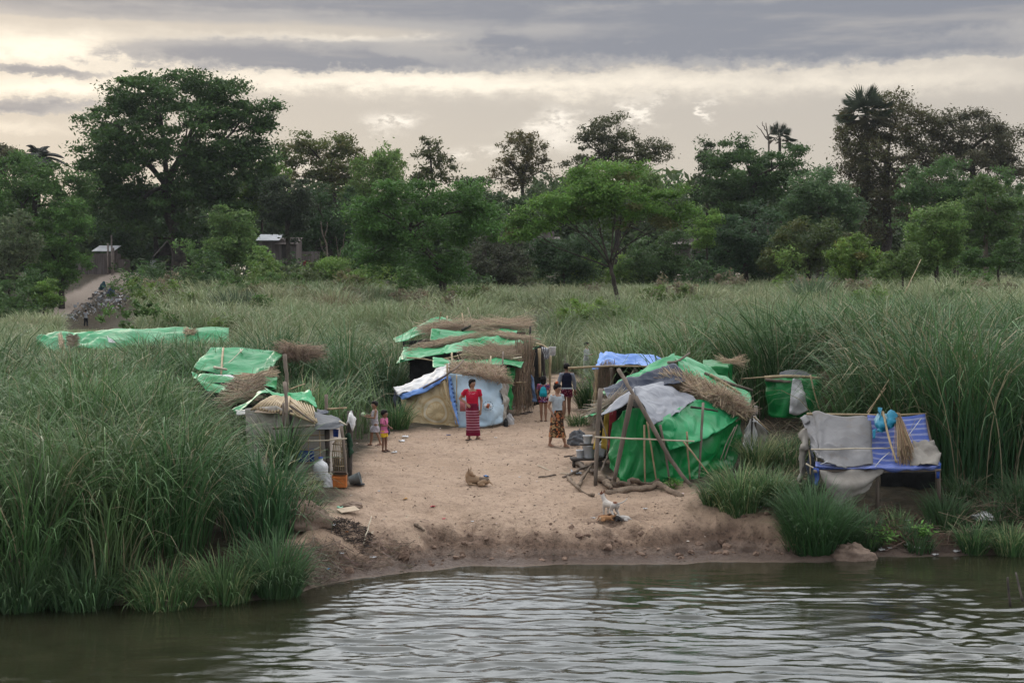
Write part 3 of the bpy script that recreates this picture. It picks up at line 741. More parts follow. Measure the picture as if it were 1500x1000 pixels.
# the far bank, left to right
tree('rain_tree', 'huge spreading dark rain tree towering over the thatched hut', 165, [(255, 190, 130, 70), (330, 200, 70, 50), (180, 205, 65, 62), (150, 268, 45, 42), (235, 255, 110, 60), (335, 262, 62, 45), (255, 135, 85, 32), (310, 145, 56, 30), (205, 140, 50, 30), (385, 165, 28, 20), (370, 230, 36, 34), (270, 310, 105, 42), (175, 300, 50, 42)], 58000, .30, (.022, .046, .017), [(262, None), (258, 350), (247, 300), (240, 268)], .8, rc=1.25, nl=60, bark='pole_dk', clump=680, flat=.42, hollow=.62, tonev=.32)
tree('broadleaf_tree', 'dark green broadleaf tree filling the left edge above the shrubs', 150, [(50, 290, 78, 48), (15, 260, 50, 34), (95, 270, 36, 30)], 14000, .24, GR, tr=.4)
tree('broadleaf_tree', 'mid green tree beside the plank fence at the head of the track', 146, [(85, 345, 48, 46), (110, 320, 26, 24), (95, 388, 42, 30), (70, 400, 36, 28)], 13000, .21, GM, tr=.3)
tree('shrub', 'tall bush with pale new leaves at the left edge below the broadleaf tree', 136, [(22, 350, 36, 46), (5, 390, 30, 40)], 7000, .2, GG, tr=.2, cat='bush')
tree('shrub', 'round dark bush at the bottom of the dirt track', 131, [(40, 432, 42, 36), (10, 445, 36, 32)], 8000, .17, (.026, .055, .022), tr=.16, cat='bush')
tree('shrub', 'bright green bush beside the foot of the dirt track', 129, [(64, 432, 20, 28)], 3500, .16, GB, tr=.12, cat='bush')
tree('distant_tree', 'grey brown distant tree next to the coconut palm on the skyline', 215, [(30, 240, 42, 20), (10, 236, 26, 18)], 5000, .32, BR, tr=.4, hollow=.3)
tree('broadleaf_tree', 'shaded green tree standing right behind the thatched hut', 176, [(205, 345, 55, 45), (170, 320, 45, 40), (310, 350, 42, 45)], 12000, .26, GD, tr=.4)
tree('young_tree', 'light green upright young tree between thatched hut and stilt house', 136, [(340, 355, 38, 34), (330, 322, 18, 26), (352, 335, 26, 24), (322, 380, 20, 22)], 9000, .2, (.050, .088, .036), tr=.2)
tree('shrub', 'small rounded light green bush in front of the stilt house', 131, [(383, 386, 24, 24)], 3800, .16, (.055, .10, .035), tr=.12, cat='bush')
tree('vine_clad_tree', 'dark narrow vine hung tree with bare trunk before the stilt house', 148, [(420, 292, 36, 34), (420, 325, 30, 30), (400, 300, 18, 30), (440, 305, 20, 34)], 9500, .2, (.020, .030, .022), [(424, None), (423, 380), (420, 300)], .3, tonev=.15)
tree('bamboo_grove', 'feathery light green bamboo behind the vine clad tree', 170, [(385, 270, 34, 34), (368, 300, 24, 26), (400, 250, 22, 20)], 9000, .24, GB, tr=.2, flat=.9, up=.1)
tree('airy_tree', 'tall thin leaved tree with see through crown right of the huge one', 188, [(470, 228, 62, 36), (440, 240, 40, 36), (510, 235, 36, 34), (490, 265, 40, 26)], 9500, .27, (.040, .052, .022), [(492, None), (492, 300), (480, 250)], .35, hollow=.2, rc=.9, nl=34, warm=(.13, .11, .03), warmf=.2)
tree('broadleaf_tree', 'deep green tree behind the bleached dead trunk', 160, [(480, 310, 55, 42), (450, 345, 40, 40), (520, 350, 36, 40)], 12000, .23, GD, tr=.35)
tree('bamboo_grove', 'feathery bright bamboo clump rising behind the leaning tree', 168, [(548, 270, 44, 38), (570, 250, 28, 30), (520, 295, 26, 30)], 9500, .24, (.058, .098, .036), tr=.22, flat=.9, up=.1)
tree('airy_tree', 'slender sparse tree with two leafy tiers on the skyline', 190, [(632, 212, 17, 14), (640, 240, 30, 17), (622, 228, 18, 12), (618, 260, 22, 12), (655, 262, 18, 9)], 2600, .27, (.034, .042, .02), [(632, None), (634, 280), (628, 215)], .2, hollow=.1, rc=.8, nl=20)
tree('leaning_tree', 'big bushy green tree with several leaning stems in the grass', 108, [(612, 322, 92, 48), (560, 318, 50, 34), (668, 300, 52, 36), (705, 332, 38, 34), (560, 360, 40, 38), (640, 372, 44, 34), (596, 285, 50, 26), (628, 398, 40, 16), (668, 385, 24, 18)], 27000, .17, (.030, .068, .022), [(643, None), (648, 410), (628, 372), (600, 335)], .3, rc=.85, nl=36, bark='bark', flat=.5)
tree('shrub', 'dark grey leaved thicket between the leaning and flat topped trees', 128, [(730, 378, 44, 40), (758, 395, 34, 30), (700, 400, 30, 26)], 9000, .17, (.030, .036, .030), tr=.15, cat='bush')
tree('fan_tree', 'fan shaped tree with bare fine branches against the sky', 190, [(765, 225, 36, 32), (745, 258, 30, 24), (785, 250, 28, 32), (765, 205, 24, 16)], 5200, .24, (.040, .040, .022), [(768, None), (766, 290), (766, 262)], .32, hollow=.1, rc=.75, nl=48, warm=(.14, .10, .03), warmf=.25)
tree('airy_tree', 'tall open crowned tree behind the flat topped one', 186, [(893, 195, 40, 30), (908, 225, 46, 30), (870, 215, 28, 30), (955, 222, 28, 18), (930, 250, 40, 26), (850, 248, 36, 22)], 10500, .25, (.032, .038, .022), [(905, None), (906, 300), (902, 220)], .35, hollow=.2, rc=.85, nl=44)
tree('flat_topped_tree', 'flat topped green tree on a slanting forked trunk in the grass', 96, [(880, 290, 72, 24), (795, 312, 42, 24), (835, 300, 48, 26), (965, 292, 42, 28), (925, 280, 52, 22), (880, 262, 56, 20), (890, 318, 42, 14), (770, 335, 24, 20), (985, 312, 24, 18), (930, 308, 48, 14), (912, 246, 30, 18)], 24000, .155, (.046, .092, .026), [(912, None), (900, 415), (893, 385)], .17, rc=.75, nl=46, bark='bark', flat=.45, warm=(.15, .10, .06), warmf=.06, hollow=.4)
tree('shrub', 'blackish green thicket of glossy leaves under the flat topped tree', 118, [(820, 385, 42, 34), (860, 372, 40, 36), (795, 375, 26, 30)], 9500, .16, (.020, .038, .022), tr=.15, cat='bush')
tree('shrub', 'shaded undergrowth bush right of the slanting forked trunk', 122, [(960, 385, 44, 34), (930, 398, 34, 22), (985, 370, 28, 40)], 8500, .16, (.024, .046, .020), tr=.15, cat='bush')
tree('narrow_tree', 'narrow sparse leaved tree sticking up at the gap in the skyline', 158, [(1032, 225, 15, 22), (1040, 250, 24, 22), (1028, 275, 20, 18)], 2600, .24, (.022, .036, .02), [(1036, None), (1034, 215)], .18, hollow=.1, rc=.7, nl=22)
tree('broadleaf_tree', 'wide dark layered tree just left of the fan palm', 152, [(1095, 255, 66, 36), (1150, 262, 60, 36), (1075, 225, 32, 24), (1130, 225, 50, 22), (1065, 290, 42, 34), (1120, 300, 60, 32)], 22000, .23, (.023, .047, .019), tr=.45, flat=.4, nl=24)
tree('mango_tree', 'rounded glossy dark mango tree right of the gap in the trees', 128, [(1095, 335, 56, 38), (1060, 365, 40, 40), (1120, 372, 40, 36)], 14000, .2, (.020, .040, .024), tr=.35)
tree('mango_tree', 'squat brownish green tree with new yellow leaves beside the mango tree', 122, [(1185, 350, 52, 36), (1150, 380, 40, 34), (1215, 375, 40, 32)], 13000, .18, (.030, .046, .020), tr=.3, warm=(.11, .11, .03), warmf=.14)
tree('broadleaf_tree', 'bluish green tree in front of the fan palm trunk', 140, [(1200, 290, 52, 42), (1235, 310, 34, 36), (1170, 310, 30, 30)], 13000, .21, (.032, .060, .032), tr=.35)
tree('brown_leaved_tree', 'tall brown leaved tree crowding round the fan palm', 176, [(1310, 175, 48, 44), (1255, 205, 40, 44), (1345, 195, 30, 36), (1300, 250, 70, 60), (1340, 290, 50, 50), (1275, 300, 50, 60), (1265, 235, 40, 50)], 28000, .25, BR, tr=.6, hollow=.3, nl=44, warm=(.07, .055, .03), warmf=.3)
tree('brown_leaved_tree', 'broad dusky tree on the skyline at the far right', 178, [(1425, 200, 58, 38), (1380, 205, 30, 30), (1470, 215, 36, 34), (1420, 250, 80, 40)], 18000, .25, (.036, .038, .028), tr=.55, hollow=.3, nl=36)
tree('broadleaf_tree', 'green tree below the broad dusky tree on the right', 145, [(1375, 270, 50, 36), (1420, 300, 46, 40), (1345, 305, 34, 40), (1460, 285, 40, 36)], 15000, .22, (.032, .064, .028), tr=.4)
tree('young_tree', 'bright rounded young tree in front of the woods on the right', 108, [(1370, 335, 36, 32), (1365, 365, 40, 34), (1382, 315, 20, 16)], 13000, .15, (.052, .092, .034), tr=.2, flat=.7)
tree('shrub', 'yellow green bush with reddish shoots near the tall plume grass', 112, [(1250, 372, 34, 26), (1275, 385, 28, 22), (1238, 392, 26, 20)], 7500, .15, (.055, .095, .026), tr=.13, cat='bush', warm=(.14, .06, .03), warmf=.08)
tree('broadleaf_tree', 'loose leafy tree with visible pale trunk at the right edge', 118, [(1440, 300, 34, 42), (1475, 325, 36, 40), (1425, 335, 26, 26)], 11000, .18, (.036, .066, .026), [(1442, None), (1446, 340), (1450, 305)], .22, bark='bark_lt')
tree('shrub', 'dark bush under the loose leafy tree at the right edge', 105, [(1485, 372, 36, 20), (1440, 378, 26, 16)], 5000, .14, (.024, .050, .018), tr=.12, cat='bush')
tree('shrub', 'low light bush in grass between squat tree and bright young tree', 100, [(1310, 392, 28, 20), (1335, 380, 14, 16)], 4500, .13, (.042, .072, .028), tr=.1, cat='bush')
tree('shrub', 'yellow green bush standing at the foot of the bleached dead trunk', 126, [(492, 397, 38, 17), (470, 400, 22, 14)], 6000, .15, (.055, .098, .03), tr=.1, cat='bush')
tree('shrub', 'dark leafy bush between stilt house and leaning tree', 135, [(545, 385, 40, 32), (585, 395, 30, 26), (520, 372, 20, 24)], 8000, .17, (.026, .056, .022), tr=.13, cat='bush')
tree('broadleaf_tree', 'shadowy tree between the leaning tree and the fan shaped tree', 155, [(700, 290, 40, 30), (740, 320, 50, 34), (690, 330, 36, 36)], 11000, .23, (.024, .042, .022), tr=.3)
tree('bamboo_grove', 'pale feathery crown just above the flat topped tree', 150, [(905, 262, 44, 24), (945, 278, 36, 24), (870, 275, 24, 18)], 9000, .2, (.060, .100, .040), tr=.07, flat=.9, up=.1)
tree('broadleaf_tree', 'dull green tree under the open crowned one on the skyline', 172, [(850, 290, 50, 34), (805, 300, 40, 34), (960, 310, 60, 34), (1000, 345, 36, 40)], 14000, .25, (.028, .044, .026), tr=.35)
tree('shrub', 'bright leafy bush left of the rounded mango tree', 126, [(1030, 340, 18, 22), (1042, 322, 14, 14)], 3200, .16, GB, tr=.1, cat='bush')

def palm(name, label, Y, px, py, h_px, base_px, n, kind, col, fl, tr=.18, cat='palm'):
    top = P(px, py, Y); b = P(base_px, 421, Y); b[2] = float(gz(b[0], Y))
    root = thing(name, b, label, cat)
    pts = cr(np.array([b-[0, 0, .2], (b*.5+top*.5)+[rng.normal(0, .2), 0, 0], top]), 10)
    MB().tube(pts, list(np.linspace(tr*1.3, tr, 10)), 9).obj('trunk', M['bark'], root)
    V = []; Cn = []
    for i in range(n):
        a = rng.random()*2*math.pi; e0 = rng.uniform(-.6, 1.35)
        d = np.array([math.cos(a)*math.cos(e0), math.sin(a)*math.cos(e0), math.sin(e0)]); L = fl*(.75+.4*rng.random())
        side = np.array([-math.sin(a), math.cos(a), 0]); c = np.array(col)*(.7+.6*rng.random())
        if e0 < -.2: c = c*.5+np.array([.10, .08, .05])*.5
        if kind == 'fan':
            o = top+d*L*.5
            for t in np.linspace(-1.25, 1.25, 17):
                q = d*math.cos(t)+np.cross(d, side)*math.sin(t)*.25+side*math.sin(t); q /= np.linalg.norm(q)
                tip = o+q*L*.62+np.array([0, 0, -.16*L*abs(math.sin(t))]); ww = np.cross(q, d+.3*side); ww = ww/(np.linalg.norm(ww)+1e-6)*.03*L
                V += [o, o+(tip-o)*.55+ww, tip, o+(tip-o)*.55-ww]; Cn += [c]*4
            V += [top-side*.05, top+side*.05, o+side*.03, o-side*.03]; Cn += [c]*4
        else:
            prev = top
            for j, t in enumerate(np.linspace(.08, 1, 14)):
                p = top+d*L*t+np.array([0, 0, -.55*L*t*t]); tan = (p-prev)/np.linalg.norm(p-prev)
                V += [prev-side*.03, prev+side*.03, p+side*.02, p-side*.02]; Cn += [c]*4
                for sgn in (-1, 1):
                    for q in range(2):
                        ll = .32*L*math.sin(math.pi*min(.96, .12+t*.8)); bse = prev+(p-prev)*(q*.5)
                        tip = bse+(side*sgn*.8+tan*.6+np.array([0, 0, -.35]))*ll; wv_ = tan*.05*fl
                        V += [bse, bse+(tip-bse)*.4+wv_, tip, bse+(tip-bse)*.4-wv_]; Cn += [c]*4
                prev = p
    V = np.array(V); mesh_np('fronds', V, np.arange(len(V)).reshape(-1, 4), M['leaf'], root, col=np.array(Cn))
    return root
palm('fan_palm', 'tall sugar palm with a round head of stiff fan leaves', 176, 1268, 168, 0, 1274, 60, 'fan', (.050, .068, .040), 3.4, .3)
palm('coconut_palm', 'coconut palm with drooping fronds on the left skyline', 210, 58, 230, 0, 60, 26, 'feather', (.034, .040, .030), 4.2, .2)
palm('fan_palm', 'small fan palm head just above the wide layered tree', 182, 1142, 202, 0, 1144, 26, 'fan', (.040, .052, .034), 2.0, .18)
def deadtree(name, label, Y, lines, r, mat, cat='dead tree'):
    b = P(lines[0][0][0], 421, Y); b[2] = float(gz(b[0], Y)); root = thing(name, b, label, cat)
    mb = MB()
    for i, l in enumerate(lines):
        A = np.array([P(x, y, Y) for x, y in l]); 
        if i == 0: A[0][2] = b[2]-.2
        B = cr(A, 10) if len(A) > 2 else lin(A, 8); B[1:-1] += rng.normal(0, .04, B[1:-1].shape)
        mb.tube(B, list(np.linspace(r if i == 0 else r*.5, r*.3 if i == 0 else r*.15, len(B))), 7)
    mb.obj('trunk', M[mat], root); return root
deadtree('dead_tree', 'bleached bare dead trunk with a broken forked top', 128, [[(484, 400), (480, 370), (474, 345), (470, 324)], [(475, 348), (479, 332), (480, 325)], [(481, 372), (473, 366), (468, 350)], [(500, 395), (494, 365), (491, 345)], [(496, 375), (503, 358), (505, 340)]], .11, 'bark_lt')
deadtree('dead_tree', 'bare twiggy treetop above the wide layered tree on the skyline', 180, [[(1126, 300), (1126, 230), (1124, 195), (1122, 180)], [(1125, 205), (1113, 190), (1108, 184)], [(1125, 200), (1134, 188), (1139, 184)], [(1124, 195), (1117, 183), (1117, 178)], [(1126, 212), (1136, 203), (1142, 200)]], .16, 'bark_lt')
# wooded slope behind, read as one mass
ells = []
for px in range(-420, 1960, 52):
    t = 288+16*math.sin(px*.011)+rng.normal(0, 12)
    Yb = 196+rng.normal(0, 8); ells.append((P(px, t+45, Yb), (62*Yb/F, 5, 62*Yb/F))); ells.append((P(px+20, t+85, Yb-6), (50*Yb/F, 4, 44*Yb/F)))
V, Q, C, cc = crown(ells, 3000, 110000, .75, 2.2, (.027, .046, .022), .3, .7, .5, .2)
o = mesh_np('far_woods', V, Q, M['leaf'], col=C, origin=(0, 196, 5)); tag(o, kind='stuff')
ells = []
for px in list(range(-420, 60, 40))+list(range(190, 1960, 44)):
    Yb = 146+rng.normal(0, 6); q = P(px, 421, Yb); q[2] = float(gz(q[0], Yb))+.9
    if trackd(q[0], Yb) < 5: continue
    ells.append((q, (2.6, 2.4, 1.8+rng.random()*1.2)))
V, Q, C, cc = crown(ells, 900, 30000, .22, 1.0, (.022, .042, .019), .35, .8, .5, .1, warm=(.08, .065, .04), warmf=.12)
k = np.repeat(trackd(V[::4, 0], V[::4, 1]) > 3.5, 4); V, C = V[k], C[k]
for px in range(190, 1960, 34):
    if rng.random() < .25: continue
    Yb = 124+rng.normal(0, 5); q = P(px+rng.normal(0, 8), 421, Yb); q[2] = float(gz(q[0], Yb))+1.0
    hh_ = 1.0+1.9*rng.random()**1.5; V2, Q2, C2, cc = crown([(q+[0, 0, hh_*.5], (1.3+1.3*rng.random(), 1.4, hh_))], 26, 1100, .16, .55, [(.034, .066, .024), (.024, .048, .022), (.052, .088, .028), (.040, .056, .030)][int(rng.integers(4))], .3, .8, .5, .1)
    V = np.concatenate([V, V2]); C = np.concatenate([C, C2])
for px in range(-560, 30, 30):
    Yb = 132+rng.normal(0, 4); q = P(px, 421, Yb); q[2] = float(gz(q[0], Yb))+1.2
    V2, Q2, C2, cc = crown([(q, (2.8, 2.4, 2.2+1.6*rng.random()))], 50, 1500, .2, .8, (.030, .058, .024), .3, .8, .5, .1); V = np.concatenate([V, V2]); C = np.concatenate([C, C2])
o = mesh_np('undergrowth', V, np.arange(len(V)).reshape(-1, 4), M['leaf'], col=C, origin=(0, 146, 4)); tag(o, kind='stuff')

# ------------------------------------------------------------------ grass
def W(px, py): return G(px, py)[:2]
EXA = [(P(px, 500, 66.5)[0], 66.5, 1.6) for px in range(60, 340, 26)]
EX = [(P(px, 540, Y)[0], Y, r) for px, Y, r in [(350, 41, 1.35), (345, 36.5, 1.2), (335, 37.5, .8), (420, 31.6, 1.7), (450, 31.5, 1.6), (470, 31, 1.2), (660, 41.5, 1.9), (700, 41, 1.6), (690, 45.5, 2.2), (640, 46, 1.7), (740, 46, 1.8), (765, 44, 1.5), (660, 51, 2.2), (720, 50, 2.0), (915, 42, 1.7), (900, 41, 1.2), (945, 42, 1.4), (960, 32.5, 1.9), (1020, 33.2, 2.1), (1070, 34.5, 1.3), (1000, 35, 1.8), (1052, 37.5, .9), (1160, 38.3, 1.5), (1190, 38.5, 1.1), (1107, 34.2, .6), (1240, 29.3, 1.3), (1310, 29.3, 1.4), (1350, 29.3, 1.0)]]
EX = EX+[(P(px, 421, Y)[0], Y, .75) for px, Y in [(370, 38.0), (392, 34), (410, 33.5), (1090, 37.5)]]
EX = EX+[(P(px, 421, Y)[0], Y, .9) for px, Y in [(546, 35.3), (560, 34.6), (530, 35)]]
HF = lambda h: (lambda x, y: np.full(np.shape(x), h))
EX = EX+[(P(px, 421, Y)[0], Y, r) for px, Y, r in [(428, 28.8, 1.15), (445, 28.0, 1.1), (455, 29.2, 1.0), (1145, 36.6, 1.0), (1185, 36.6, 1.1), (1170, 35.4, .8), (858, 46.5, 1.0), (859, 49, 1.2), (859, 52, 1.4), (859, 55, 1.6), (859, 58, 1.3)]]
# left bank, facing the water
grass_mass('bank_grass', [(-13.5, 20.5), (-8.2, 20.5), P(300, 800, 23.2)[:2], P(415, 800, 23.6)[:2], P(418, 800, 25.2)[:2], P(368, 760, 27.5)[:2], P(322, 740, 29.5)[:2], P(300, 740, 31.5)[:2], P(300, 740, 34)[:2], (-15.5, 34)], 225, lambda x, y: 1.75+.35*sst(22.5, 27, y), .0145, .06, seg=6, excl=EX, per=.75, R=.72)
grass_mass('bank_grass', [P(430, 600, 34)[:2], P(545, 640, 34.2)[:2], P(592, 630, 38.6)[:2], P(600, 560, 44)[:2], P(560, 540, 52)[:2], (-40, 52), (-24, 34), (-15.5, 33.5), P(330, 700, 33.5)[:2]], 88, lambda x, y: 1.9+.1*sst(36, 44, y), .0175, .07, excl=EX, per=.42, R=.95)
# behind the camp, up to the trees
grass_mass('field_grass', [(-36, 52), P(565, 540, 51)[:2], P(800, 540, 56)[:2], P(806, 540, 58)[:2], P(850, 540, 58)[:2], P(850, 560, 47)[:2], P(905, 540, 44.5)[:2], (9, 52), (22, 52), (42, 84), (-46, 84)], 54, lambda x, y: 1.55+.3*sst(0, 10, x), .020, .14, excl=EX+EXA, pale=.42, per=.16, R=1.8)
grass_mass('field_grass', [(-46, 83), (46, 83), (66, 138), (-42, 138), (-42.5, 112), (-47, 108)], 23, lambda x, y: 1.5+.3*sst(0, 12, x), .034, .18, seg=4, pale=.60, per=.075, R=2.6)
grass_mass('field_grass', [(-46, 84), (-30, 84), (-34, 118), (-60, 118)], 20, HF(1.1), .03, .2, seg=4, pale=.3, per=.1, R=2.2)
grass_mass('slope_grass', [P(160, 440, 140)[:2], P(300, 440, 136)[:2], P(470, 430, 136)[:2], P(440, 420, 150)[:2], P(240, 410, 158)[:2], P(185, 420, 154)[:2]], 28, HF(1.9), .045, .06, seg=4, pale=.12, per=.1, R=2.2)
# right bank
grass_mass('bank_grass', [P(878, 560, 43.5)[:2], P(980, 560, 38.5)[:2], P(1100, 580, 37)[:2], P(1140, 600, 36.2)[:2], P(1215, 600, 35.5)[:2], P(1235, 620, 32)[:2], P(1390, 640, 31.2)[:2], P(1400, 660, 29.8)[:2], P(1560, 700, 29.6)[:2], P(1700, 700, 30)[:2], (24, 46), (24, 53), (5, 53)], 98, lambda x, y: 2.5+.5*sst(3, 8, x), .019, .09, seg=6, excl=EX, per=.38, R=1.0)
grass_mass('verge_grass', [P(1120, 700, 31)[:2], P(1180, 700, 31.2)[:2], P(1185, 660, 34.0)[:2], P(1125, 650, 34)[:2]], 180, HF(.7), .010, .15, excl=EX, per=1.2, R=.5)

# scrub scattered through the meadow
V = np.zeros((0, 3)); C = np.zeros((0, 3))
for j in range(60):
    Yb = rng.uniform(72, 120); px = rng.uniform(150, 1600); q = P(px, 421, Yb); q[2] = float(gz(q[0], Yb)); r = .5+1.3*rng.random()**2
    if rng.random() < .4 and 560 < px < 1050: continue
    V2, Q2, C2, cc = crown([(q+[0, 0, .7+r*.5], (r*1.3, r, r*.75))], 22, int(500+500*r), .13, .35, [(.030, .060, .022), (.046, .075, .028), (.060, .062, .040), (.075, .070, .062), (.052, .088, .028)][int(rng.integers(5))], .3, .8, .5, .1)
    V = np.concatenate([V, V2]); C = np.concatenate([C, C2])
o = mesh_np('meadow_scrub', V, np.arange(len(V)).reshape(-1, 4), M['leaf'], col=C, origin=(0, 95, 3)); tag(o, kind='stuff')
# ------------------------------------------------------------------ the shelters
def gp(px, py, Y):
    q = P(px, py, Y); q[2] = float(gz(q[0], Y)); return q
# --- big green shelter by the shore
T = thing('tarpaulin_shelter', gp(985, 700, 32.5), 'large green tarpaulin shelter with grey sheet, straw roof and leaning prop poles', 'shelter', 'tarpaulin shelters of the camp')
def SH(*a, **k): return sheet(*a, parent=T, **k)
SH('front_wall', [[(892, 618, 31.2), (920, 600, 31.0), (953, 602, 30.9), (978, 640, 30.8), (1030, 640, 31.2), (1080, 610, 32.7), (1088, 612, 33.2)],
                  [(889, 655, 31.1), (918, 650, 30.85), (950, 655, 30.7), (981, 668, 30.65), (1025, 668, 31.0), (1062, 650, 32.2), (1088, 634, 33.2)],
                  [(891, 682, 31.0), (912, 690, 30.75), (945, 690, 30.6), (984, 690, 30.55), (1022, 690, 30.8), (1062, 676, 32.0), (1088, 655, 33.2)],
                  [(897, 692, 31.0), (909, 708, 30.65), (945, 709, 30.5), (985, 706, 30.45), (1022, 703, 30.75), (1062, 692, 31.9), (1088, 664, 33.2)]], M['green_dk'], wr=.10, fr=1.7, dens=.03, ragged=.03)
SH('roof_sheet', [[(958, 620, 30.45), (990, 602, 31.3), (1021, 585, 32.3), (1050, 592, 32.6), (1077, 606, 32.9)],
                  [(970, 640, 30.4), (1004, 622, 31.0), (1034, 603, 32.0), (1060, 602, 32.4), (1080, 609, 32.75)],
                  [(979, 660, 30.4), (1012, 650, 30.65), (1040, 638, 31.0), (1064, 624, 31.9), (1082, 613, 32.6)]], M['green'], wr=.06, fr=1.9, dens=.035)
SH('grey_sheet', [[(927, 568, 31.2), (950, 561, 32.0), (975, 558, 32.6), (996, 570, 32.6), (1021, 585, 32.35)],
                  [(941, 592, 30.8), (962, 586, 31.3), (984, 582, 31.7), (1001, 590, 31.8), (1010, 592, 31.9)],
                  [(956, 622, 30.35), (968, 618, 30.5), (980, 611, 30.8), (993, 603, 31.1), (1002, 598, 31.4)]], M['grey'], wr=.045, fr=2.0, dens=.035)
SH('awning', [[(928, 567, 31.2), (905, 586, 31.0), (880, 606, 30.9)], [(930, 580, 30.7), (908, 596, 30.7), (882, 609, 30.8)]], M['grey'], wr=.03)
SH('awning', [[(926, 583, 31.0), (940, 595, 31.0), (950, 607, 31.0)], [(924, 592, 31.3), (936, 603, 31.3), (947, 613, 31.2)]], M['grey'], wr=.03)
SH('eave_sheet', [[(851, 610, 31.9), (885, 594, 32.0), (926, 570, 32.0)], [(868, 609, 31.2), (900, 597, 31.2), (926, 578, 31.3)]], M['green'], wr=.03)
thatch('eave_straw', [(858, 606, 31.8), (922, 572, 31.8), (922, 578, 31.4), (862, 611, 31.4)], 150, .7, T, thick=.05, col=(.34, .29, .23))
SH('navy_sheet', [[(885, 573, 32.6), (930, 555, 33.0), (987, 534, 33.6)], [(888, 580, 32.1), (935, 565, 32.6), (1000, 546, 33.2)], [(892, 590, 31.6), (940, 573, 32.1), (1004, 557, 32.7)]], M['navy'], wr=.07, fr=2)
SH('ridge_sheet', [[(882, 572, 33.2), (935, 543, 33.8), (988, 518, 34.4)], [(886, 580, 32.5), (935, 556, 33.1), (991, 536, 33.5)]], M['green_pale'], wr=.05, fr=2)
SH('ridge_sheet', [[(985, 517, 34.4), (1012, 523, 34.6), (1042, 540, 34.9), (1072, 558, 35.2), (1100, 573, 35.4)],
                   [(992, 532, 33.6), (1020, 542, 33.9), (1050, 558, 34.0), (1078, 574, 34.1), (1101, 588, 34.2)],
                   [(1000, 547, 33.2), (1030, 561, 33.3), (1060, 578, 33.2), (1082, 592, 33.1), (1097, 605, 33.1)]], M['green'], wr=.05, fr=1.6)
SH('shade_back_wall', [[(873, 590, 33.5), (935, 575, 34.0), (1000, 540, 34.4)], [(874, 700, 33.5), (935, 700, 33.9), (1000, 700, 34.4)]], M['dark'], wr=.02)  # near-black sheet paints the shade inside the open end
thatch('straw_roof', [(962, 550, 33.2), (1000, 552, 33.3), (1098, 596, 33.2), (1046, 588, 32.3)], 1100, .65, T, thick=.07, along=1, spread=.38, r=.007, col=(.44, .34, .24))
thatch('straw_roof', [(1030, 580, 32.3), (1060, 575, 32.9), (1098, 600, 33.0), (1090, 612, 32.7)], 420, .6, T, thick=.10, along=0, spread=.4, r=.007, col=(.42, .32, .225))
for pts, r, m in [([(926, 578, 30.5), (912, 645, 30.35), (900, 702, 30.2)], .065, 'pole'), ([(931, 581, 30.4), (956, 625, 30.15), (976, 662, 29.95), (996, 692, 29.8), (1013, 712, 29.7)], .055, 'pole'),
                  ([(906, 541, 31.3), (920, 564, 30.9), (933, 587, 30.5)], .05, 'pole'), ([(880, 569, 30.7), (875, 640, 30.4), (872, 716, 30.1)], .058, 'pole'),
                  ([(871, 640, 30.2), (940, 643, 30.15), (1017, 646, 30.3)], .022, 'cane_pale'), ([(944, 622, 30.3), (944, 665, 30.3), (945, 707, 30.35)], .024, 'bamboo'),
                  ([(948, 617, 30.3), (955, 663, 30.3), (962, 708, 30.35)], .022, 'bamboo'), ([(967, 622, 30.3), (975, 665, 30.3), (981, 705, 30.35)], .03, 'pole'),
                  ([(1006, 632, 30.4), (1008, 668, 30.45), (1011, 703, 30.5)], .024, 'bamboo'), ([(1030, 590, 31.3), (1027, 645, 30.8), (1024, 702, 30.6)], .032, 'pole'),
                  ([(1001, 646, 30.35), (1020, 670, 30.2), (1038, 694, 30.1)], .024, 'bamboo'), ([(1032, 547, 34.0), (1065, 560, 34.1), (1102, 572, 34.4)], .05, 'pole'),
                  ([(1040, 549, 33.9), (1062, 562, 33.9), (1085, 577, 33.9)], .045, 'bamboo'), ([(1012, 596, 31.6), (1030, 598, 31.7), (1051, 602, 31.9)], .03, 'pole_dk'),
                  ([(978, 531, 33.6), (992, 529, 33.7), (1010, 517, 34.2)], .04, 'pole'), ([(1050, 582, 32.9), (1080, 600, 32.9), (1100, 612, 33.0)], .03, 'bamboo'),
                  ([(985, 545, 33.0), (1040, 575, 32.9), (1094, 616, 32.3)], .02, 'bamboo'), ([(872, 637, 31.0), (880, 606, 31.0), (884, 601, 31.0)], .02, 'bamboo'), ([(879, 608, 30.8), (890, 645, 30.7), (888, 665, 30.8)], .018, 'pole')]:
    pole('pole', pts, r, M[m], T)
for i in range(2): pole('stick', [(1080-i*3.5, 622+i*3, 32.3-i*.1), (1068-i*5, 652, 31.7-i*.1), (1061-i*6, 672+i*2, 31.4-i*.12)], .016, M['pole'], T)
# clothes and shade inside the open end
SH('hanging_cloth', [[(886, 603, 32.6), (893, 602, 32.6)], [(880, 655, 32.4), (889, 658, 32.4)]], M['yellowcloth'], wr=.05)
SH('hanging_cloth', [[(893, 602, 32.7), (903, 601, 32.7)], [(891, 665, 32.6), (902, 664, 32.6)]], M['redcloth'], wr=.05)
SH('hanging_cloth', [[(868, 614, 32.0), (877, 612, 32.0)], [(869, 628, 31.9), (876, 627, 31.9)]], M['beige'], wr=.05)
SH('hanging_cloth', [[(874, 632, 31.3), (880, 630, 31.3)], [(868, 658, 31.2), (873, 659, 31.2)]], M['yellowcloth'], wr=.04)
